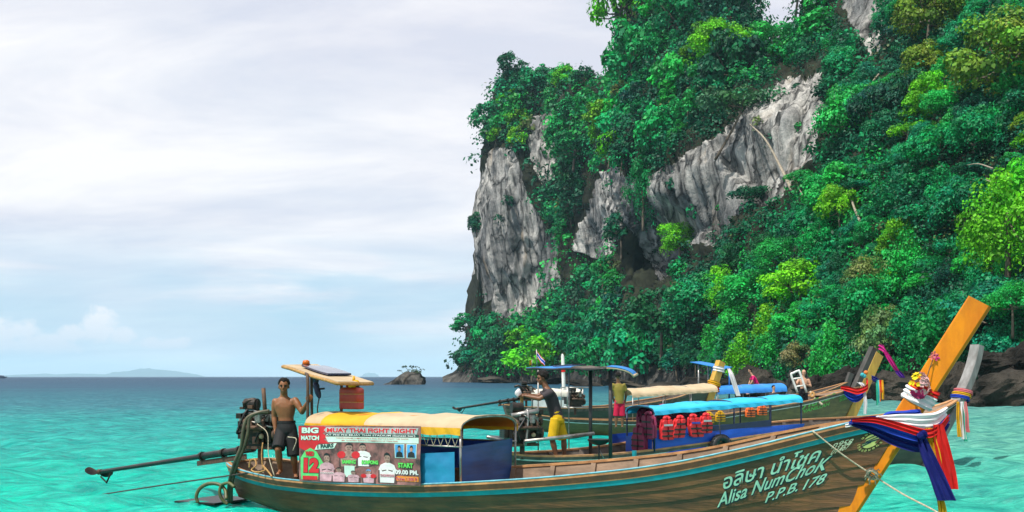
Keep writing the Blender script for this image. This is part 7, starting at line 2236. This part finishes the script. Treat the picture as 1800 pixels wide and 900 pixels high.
def person(label, J, f_body, f_head, skinm, s, voxel, tee=None, shorts=None, tee_z=None, hairm=M_HAIR, hands=True, curl=(0.7, 0.7), palm=(None, None), short_len=(0.92, 0.92), seed=1, face=True, vol=1.0, head_up=V((0, 0, 1)), legs=True, back=0.0, loose=1.0, bald=False):
    base = J['base']
    root = empty('person', base, label, 'person')
    f = V(f_body).normalized(); up = V((0, 0, 1)); sd = f.cross(up).normalized()          # sd = the person's right
    fh = V(f_head).normalized()
    mb = MB()
    fuse_torso(mb, J['pelvis'], J['chest'], J['neck'], 0.158 * s, 0.196 * s, sd, f, s, 1.08)
    for q in (-1, 1):                              # pectorals, shoulder caps, buttocks
        mb.ell(J['chest'] + sd * q * 0.075 * s + f * 0.070 * s - up * 0.005 * s, sd * 0.072 * s, f * 0.036 * s, up * 0.055 * s, 10, 8)
        mb.ell(J['chest'].lerp(J['neck'], 0.35) + sd * q * 0.075 * s - f * 0.02 * s, sd * 0.09 * s, f * 0.05 * s, up * 0.045 * s, 10, 8)
        mb.ell(J['pelvis'] + sd * q * 0.07 * s - f * 0.055 * s - up * 0.03 * s, sd * 0.08 * s, f * 0.07 * s, up * 0.09 * s, 10, 8)
    limb(mb, J['neck'] - up * 0.03 * s, J['head'] - V(head_up) * 0.07 * s - fh * 0.012 * s, 0.066 * s, 0.060 * s)
    L = head(mb, J['head'], fh, head_up, s * 1.1)
    for k, q in enumerate('LR'):
        limb(mb, J['sh' + q], J['el' + q], 0.060 * s, 0.047 * s, 12, 0.12)
        limb(mb, J['el' + q], J['wr' + q], 0.047 * s, 0.032 * s, 12, 0.12)
        limb(mb, J['chest'] + (J['sh' + q] - J['chest']) * 0.55, J['sh' + q], 0.062 * s, 0.056 * s)
        if hands: hand(mb, J['wr' + q], J['el' + q], palm[k] if palm[k] is not None else f, curl[k], s, 1 if q == 'L' else -1)
        if legs:
            limb(mb, J['hip' + q], J['kn' + q], 0.084 * s, 0.055 * s, 12, 0.06)
            limb(mb, J['kn' + q], J['an' + q], 0.058 * s, 0.040 * s, 12, 0.18)
            toe = J['toe' + q]
            limb(mb, J['an' + q] - up * 0.03 * s, toe, 0.036 * s, 0.026 * s)
            mb.ell(J['an' + q] - up * 0.035 * s - (toe - J['an' + q]).normalized() * 0.03 * s, V((0.035 * s, 0, 0)), V((0, 0.035 * s, 0)), up * 0.03 * s, 8, 6)
            for j in range(5):
                tv = (toe - J['an' + q]); tv.z = 0; tv.normalize(); ts = tv.cross(up)
                mb.ell(toe + tv * (0.030 - 0.004 * abs(j - 1)) * s + ts * (j - 2) * 0.015 * s - up * 0.008 * s, tv * 0.020 * s, ts * 0.0085 * s, up * 0.011 * s, 6, 5)
    remesh(mb, 'body', voxel, skinm, root, 2, 0.7)
    shh = fh.cross(V(head_up)).normalized()
    if not bald: hair(L, fh, shh, head_up, root, hairm, s * 1.1, seed, vol, back)
    if face: face_parts(L, fh, shh, V(head_up), root, s, hairm, M_LIP)
    if shorts is not None:
        mb = MB()
        pel = J['pelvis']
        rg = []
        for dz, k in ((0.105, 0.86), (0.06, 0.95), (0.0, 1.05), (-0.07, 1.05), (-0.13, 0.85)):
            p = pel + (J['chest'] - pel).normalized() * dz * s
            rg.append([p + sd * 0.163 * s * k * math.cos(a) + f * 0.128 * s * k * math.sin(a) for a in [i / 18 * 6.2832 for i in range(18)]])
        mb.rings(rg)
        if legs:
            for k, q in enumerate('LR'):
                a, b = J['hip' + q], J['kn' + q]
                e = a.lerp(b, short_len[k])
                mb.tube([a + up * 0.05 * s, a.lerp(e, 0.3), a.lerp(e, 0.65), e], [0.098 * s, 0.104 * s * loose, 0.102 * s * loose, 0.104 * s * loose], 14)
                if short_len[k] > 1: mb.tube([b + up * 0.04 * s, b.lerp(J['an' + q], (short_len[k] - 1))], [0.085 * s * loose, 0.09 * s * loose], 14)
        o = remesh(mb, 'shorts', voxel, shorts, root, 2, 0.7)
        mb = MB(); p = pel + (J['chest'] - pel).normalized() * 0.10 * s
        mb.rings([[p + up * dz * s + sd * 0.158 * s * math.cos(a) + f * 0.122 * s * math.sin(a) for a in [i / 20 * 6.2832 for i in range(20)]] for dz in (-0.015, 0.022)], cap=False)
        mb.build('waistband', shorts, o, True)
    if tee is not None:
        mb = MB()
        pel, ch, nk = J['pelvis'], J['chest'], J['neck']
        rg = []
        for fz, kx, ky in ((-0.16, 1.06, 1.16), (0.0, 1.06, 1.16), (0.3, 1.02, 1.14), (0.6, 1.04, 1.14), (0.85, 1.10, 1.18), (1.05, 1.06, 1.08), (1.2, 0.74, 0.84), (1.27, 0.42, 0.62)):
            p = pel.lerp(ch, min(fz, 1)) if fz <= 1 else ch.lerp(nk, (fz - 1) / 0.32)
            if fz < 0: p = pel + (pel - ch) * 0.16
            wx = lerp(0.158, 0.196, min(1, max(0, fz))) * s * kx * 0.92
            rg.append([p + sd * wx * math.cos(a) + f * 0.120 * s * ky * math.sin(a) for a in [i / 18 * 6.2832 for i in range(18)]])
        mb.rings(rg)
        for q in 'LR':
            mb.tube([ch + (J['sh' + q] - ch) * 0.5, J['sh' + q], J['sh' + q].lerp(J['el' + q], 0.35), J['sh' + q].lerp(J['el' + q], 0.68)], [0.080 * s, 0.078 * s, 0.074 * s, 0.076 * s], 12)
            mb.ball(J['sh' + q], 0.066 * s)
        o = remesh(mb, 'shirt', voxel, tee, root, 3, 0.7)
    return root

# --- the man standing at the stern of the nearest boat
d1 = 16.75
q1 = lambda px, py, dd=0.0: P(px, py, d1 + dd)
J = dict(base=q1(507, 838), pelvis=q1(504, 752), chest=q1(501, 712), neck=q1(499, 695.5), head=q1(499, 679, -0.03),
         shR=q1(484, 706, 0.02), elR=q1(482, 733, 0.06), wrR=q1(484, 754, 0.0), shL=q1(519, 704, -0.02), elL=q1(531, 724, -0.10), wrL=q1(541, 707, -0.24),
         hipL=q1(512, 760), knL=q1(516, 797, -0.06), anL=q1(519, 831, 0.02), toeL=q1(520, 837, -0.12), hipR=q1(495, 760), knR=q1(489, 790, -0.20), anR=q1(493, 826, -0.02), toeR=q1(489, 832, -0.14))
person('shirtless man in black shorts standing at the stern of the nearest boat', J, (0.05, -1, 0), (0.12, -1, -0.05), M_SKIN_TAN, 0.97, 0.0105, None, M_SHORTBLACK, curl=(1.1, 0.5), palm=(V((-0.3, 0.9, 0)), V((0.6, -0.4, 0))), short_len=(1.12, 0.95), seed=3, loose=1.08)

# --- the man in a dark shirt and yellow shorts on the second boat, in profile facing left, arms reaching out
d2 = 19.85
q2 = lambda px, py, dd=0.0: P(px, py, d2 + dd)
J = dict(base=q2(984, 808), pelvis=q2(979, 733), chest=q2(967, 694), neck=q2(960, 679), head=q2(953, 665, 0.0),
         shR=q2(966, 688, 0.17), elR=q2(943, 697, 0.16), wrR=q2(922, 694, 0.08), shL=q2(968, 690, -0.19), elL=q2(948, 701, -0.22), wrL=q2(924, 696, -0.12),
         hipR=q2(982, 740, 0.09), knR=q2(991, 774, 0.10), anR=q2(992, 802, 0.10), toeR=q2(985, 807, 0.06), hipL=q2(976, 740, -0.09), knL=q2(971, 774, -0.11), anL=q2(978, 802, -0.10), toeL=q2(970, 807, -0.16))
person('man in dark shirt and yellow shorts leaning forward on the blue-sided boat', J, (-1, -0.12, 0), (-1, -0.25, -0.12), M_SKIN_DARK, 0.97, 0.0105, M_TEEDARK, M_SHORTYEL, curl=(0.9, 0.9), palm=(V((0, 0, -1)), V((0, 0, -1))), short_len=(0.95, 0.95), seed=5, vol=1.18, head_up=V((-0.12, 0, 1)), loose=1.04)
mb = MB(); q = q2(917, 700, -0.02); mb.tube([q2(918, 722, -0.02), q, q2(917, 694, -0.02)], [0.035, 0.035, 0.03], 9)
tag(mb.build('wooden_tiller', M_ROPEORANGE, None, True), 'short wooden upright under the hands of the man in yellow shorts', 'post')
mb = MB(); c = q2(911, 691, -0.03); mb.ell(c, (0.06, 0, 0.01), (0, 0.05, 0), (0, 0, 0.085), 12, 9)
for i, x in enumerate(mb.v):
    p = V(x); mb.v[i] = tuple(p + (p - c).normalized() * mnoise.noise(p * 18) * 0.02)
tag(mb.build('white_cloth', C_WHITE, None, True), 'crumpled white cloth in the hands of the man in yellow shorts', 'cloth')
mb = MB(); mb.torus(q2(927, 695.5, -0.11), V((0, 0.032, 0)), V((0, 0, 0.032)), 0.007, 14, 6); tag(mb.build('wristwatch', M_BLACK, None, True), 'dark watch on the wrist of the man in yellow shorts', 'watch')

# --- the man in olive shirt and red shorts, from behind
d3 = 33.2
q3 = lambda px, py, dd=0.0: P(px, py, d3 + dd)
J = dict(base=q3(1089, 752), pelvis=q3(1089, 706), chest=q3(1088, 682), neck=q3(1087, 672), head=q3(1086, 661),
         shR=q3(1097, 677, -0.02), elR=q3(1101, 692, 0.02), wrR=q3(1099, 704, 0.12), shL=q3(1078, 677), elL=q3(1074, 690, 0.05), wrL=q3(1078, 701, 0.16),
         hipR=q3(1093, 711), knR=q3(1094, 731), anR=q3(1094, 749), toeR=q3(1095, 752, 0.1), hipL=q3(1085, 711), knL=q3(1083, 731), anL=q3(1083, 749), toeL=q3(1082, 752, 0.1))
person('person in olive shirt and crimson shorts seen from behind under the roof edge', J, (0, 1, 0), (-0.1, 1, 0.1), M_SKIN_DARK, 0.97, 0.014, M_TEEOLIVE, M_SHORTRED, seed=7, face=False, short_len=(1.02, 1.02), hands=True)

# --- shirtless man on the olive boat's bow
d4 = 40.9
q4 = lambda px, py, dd=0.0: P(px, py, d4 + dd)
J = dict(base=q4(1412, 712), pelvis=q4(1412, 688), chest=q4(1412, 671), neck=q4(1412, 663), head=q4(1413, 655),
         shR=q4(1404, 668), elR=q4(1399, 677, -0.1), wrR=q4(1398, 670, -0.28), shL=q4(1421, 668), elL=q4(1425, 679, -0.05), wrL=q4(1417, 676, -0.25),
         hipR=q4(1408, 692), knR=q4(1408, 706), anR=q4(1408, 720), toeR=q4(1407, 723, -0.1), hipL=q4(1416, 692), knL=q4(1416, 706), anL=q4(1416, 720), toeL=q4(1416, 723, -0.1))
person('bald shirtless man holding a white frame on the bow of the olive boat', J, (-0.2, -1, 0), (-0.25, -1, 0), M_SKIN_LIGHT, 0.95, 0.016, None, M_SHORTDARK, seed=9, bald=True, curl=(1.0, 1.0), palm=(V((0, -1, 0)), V((0, -1, 0))))

# --- the person in pink sitting on the far awning boat, seen from the side
d5 = 62.0
q5 = lambda px, py, dd=0.0: P(px, py, d5 + dd)
J = dict(base=q5(1330, 690), pelvis=q5(1331, 676), chest=q5(1325, 664), neck=q5(1322, 659), head=q5(1318, 651.5),
         shR=q5(1322, 662, 0.12), elR=q5(1318, 670, 0.2), wrR=q5(1316, 677, 0.1), shL=q5(1325, 662, -0.2), elL=q5(1322, 671, -0.25), wrL=q5(1318, 677, -0.2),
         hipR=q5(1331, 678, 0.1), knR=q5(1317, 680, 0.1), anR=q5(1316, 690, 0.1), toeR=q5(1312, 692, 0.1), hipL=q5(1331, 678, -0.1), knL=q5(1318, 681, -0.15), anL=q5(1317, 691, -0.15), toeL=q5(1313, 693, -0.15))
person('person in a bright pink shirt sitting behind the far blue awning', J, (-1, -0.2, 0), (-1, -0.35, -0.1), M_SKIN_LIGHT, 1.0, 0.02, M_SHIRTPINK, M_SHORTDARK, seed=11, back=0.04, hands=True)
# --- the head and shoulders showing under the far awning
d6 = 57.2
q6 = lambda px, py, dd=0.0: P(px, py, d6 + dd)
J = dict(base=q6(1360, 722), pelvis=q6(1360, 708), chest=q6(1360, 695), neck=q6(1360, 688.5), head=q6(1360, 681.5),
         shR=q6(1355, 692), elR=q6(1353, 700, -0.1), wrR=q6(1356, 706, -0.3), shL=q6(1366, 692), elL=q6(1368, 700, -0.1), wrL=q6(1364, 706, -0.3),
         hipR=q6(1357, 710), knR=q6(1356, 712, -0.45), anR=q6(1356, 724, -0.45), toeR=q6(1356, 726, -0.6), hipL=q6(1363, 710), knL=q6(1364, 712, -0.45), anL=q6(1364, 724, -0.45), toeL=q6(1364, 726, -0.6))
person('dark haired person in sunglasses sitting under the far blue awning', J, (0.3, -1, 0), (0.5, -1, 0), M_SKIN_LIGHT, 1.0, 0.022, M_TEEDARK, M_SHORTDARK, seed=13)
# ------------------------------------------------------------------ the air over the sea
def build_haze():
    m = bpy.data.materials.new('sea_air'); m.use_nodes = True
    N, Lk = m.node_tree.nodes, m.node_tree.links
    N.clear()
    v = N.new('ShaderNodeVolumePrincipled')
    v.inputs['Color'].default_value = (0.55, 0.84, 1.0, 1)
    v.inputs['Density'].default_value = 0.00008
    v.inputs['Anisotropy'].default_value = 0.0
    o = N.new('ShaderNodeOutputMaterial')
    Lk.new(v.outputs[0], o.inputs['Volume'])
    b = MB(); b.obox((0, 10000, 144), (16000, 0, 0), (0, 11000, 0), (0, 0, 146))
    h = b.build('haze', m)
    tag(h, 'thin sea haze', 'haze', kind='stuff')
build_haze()
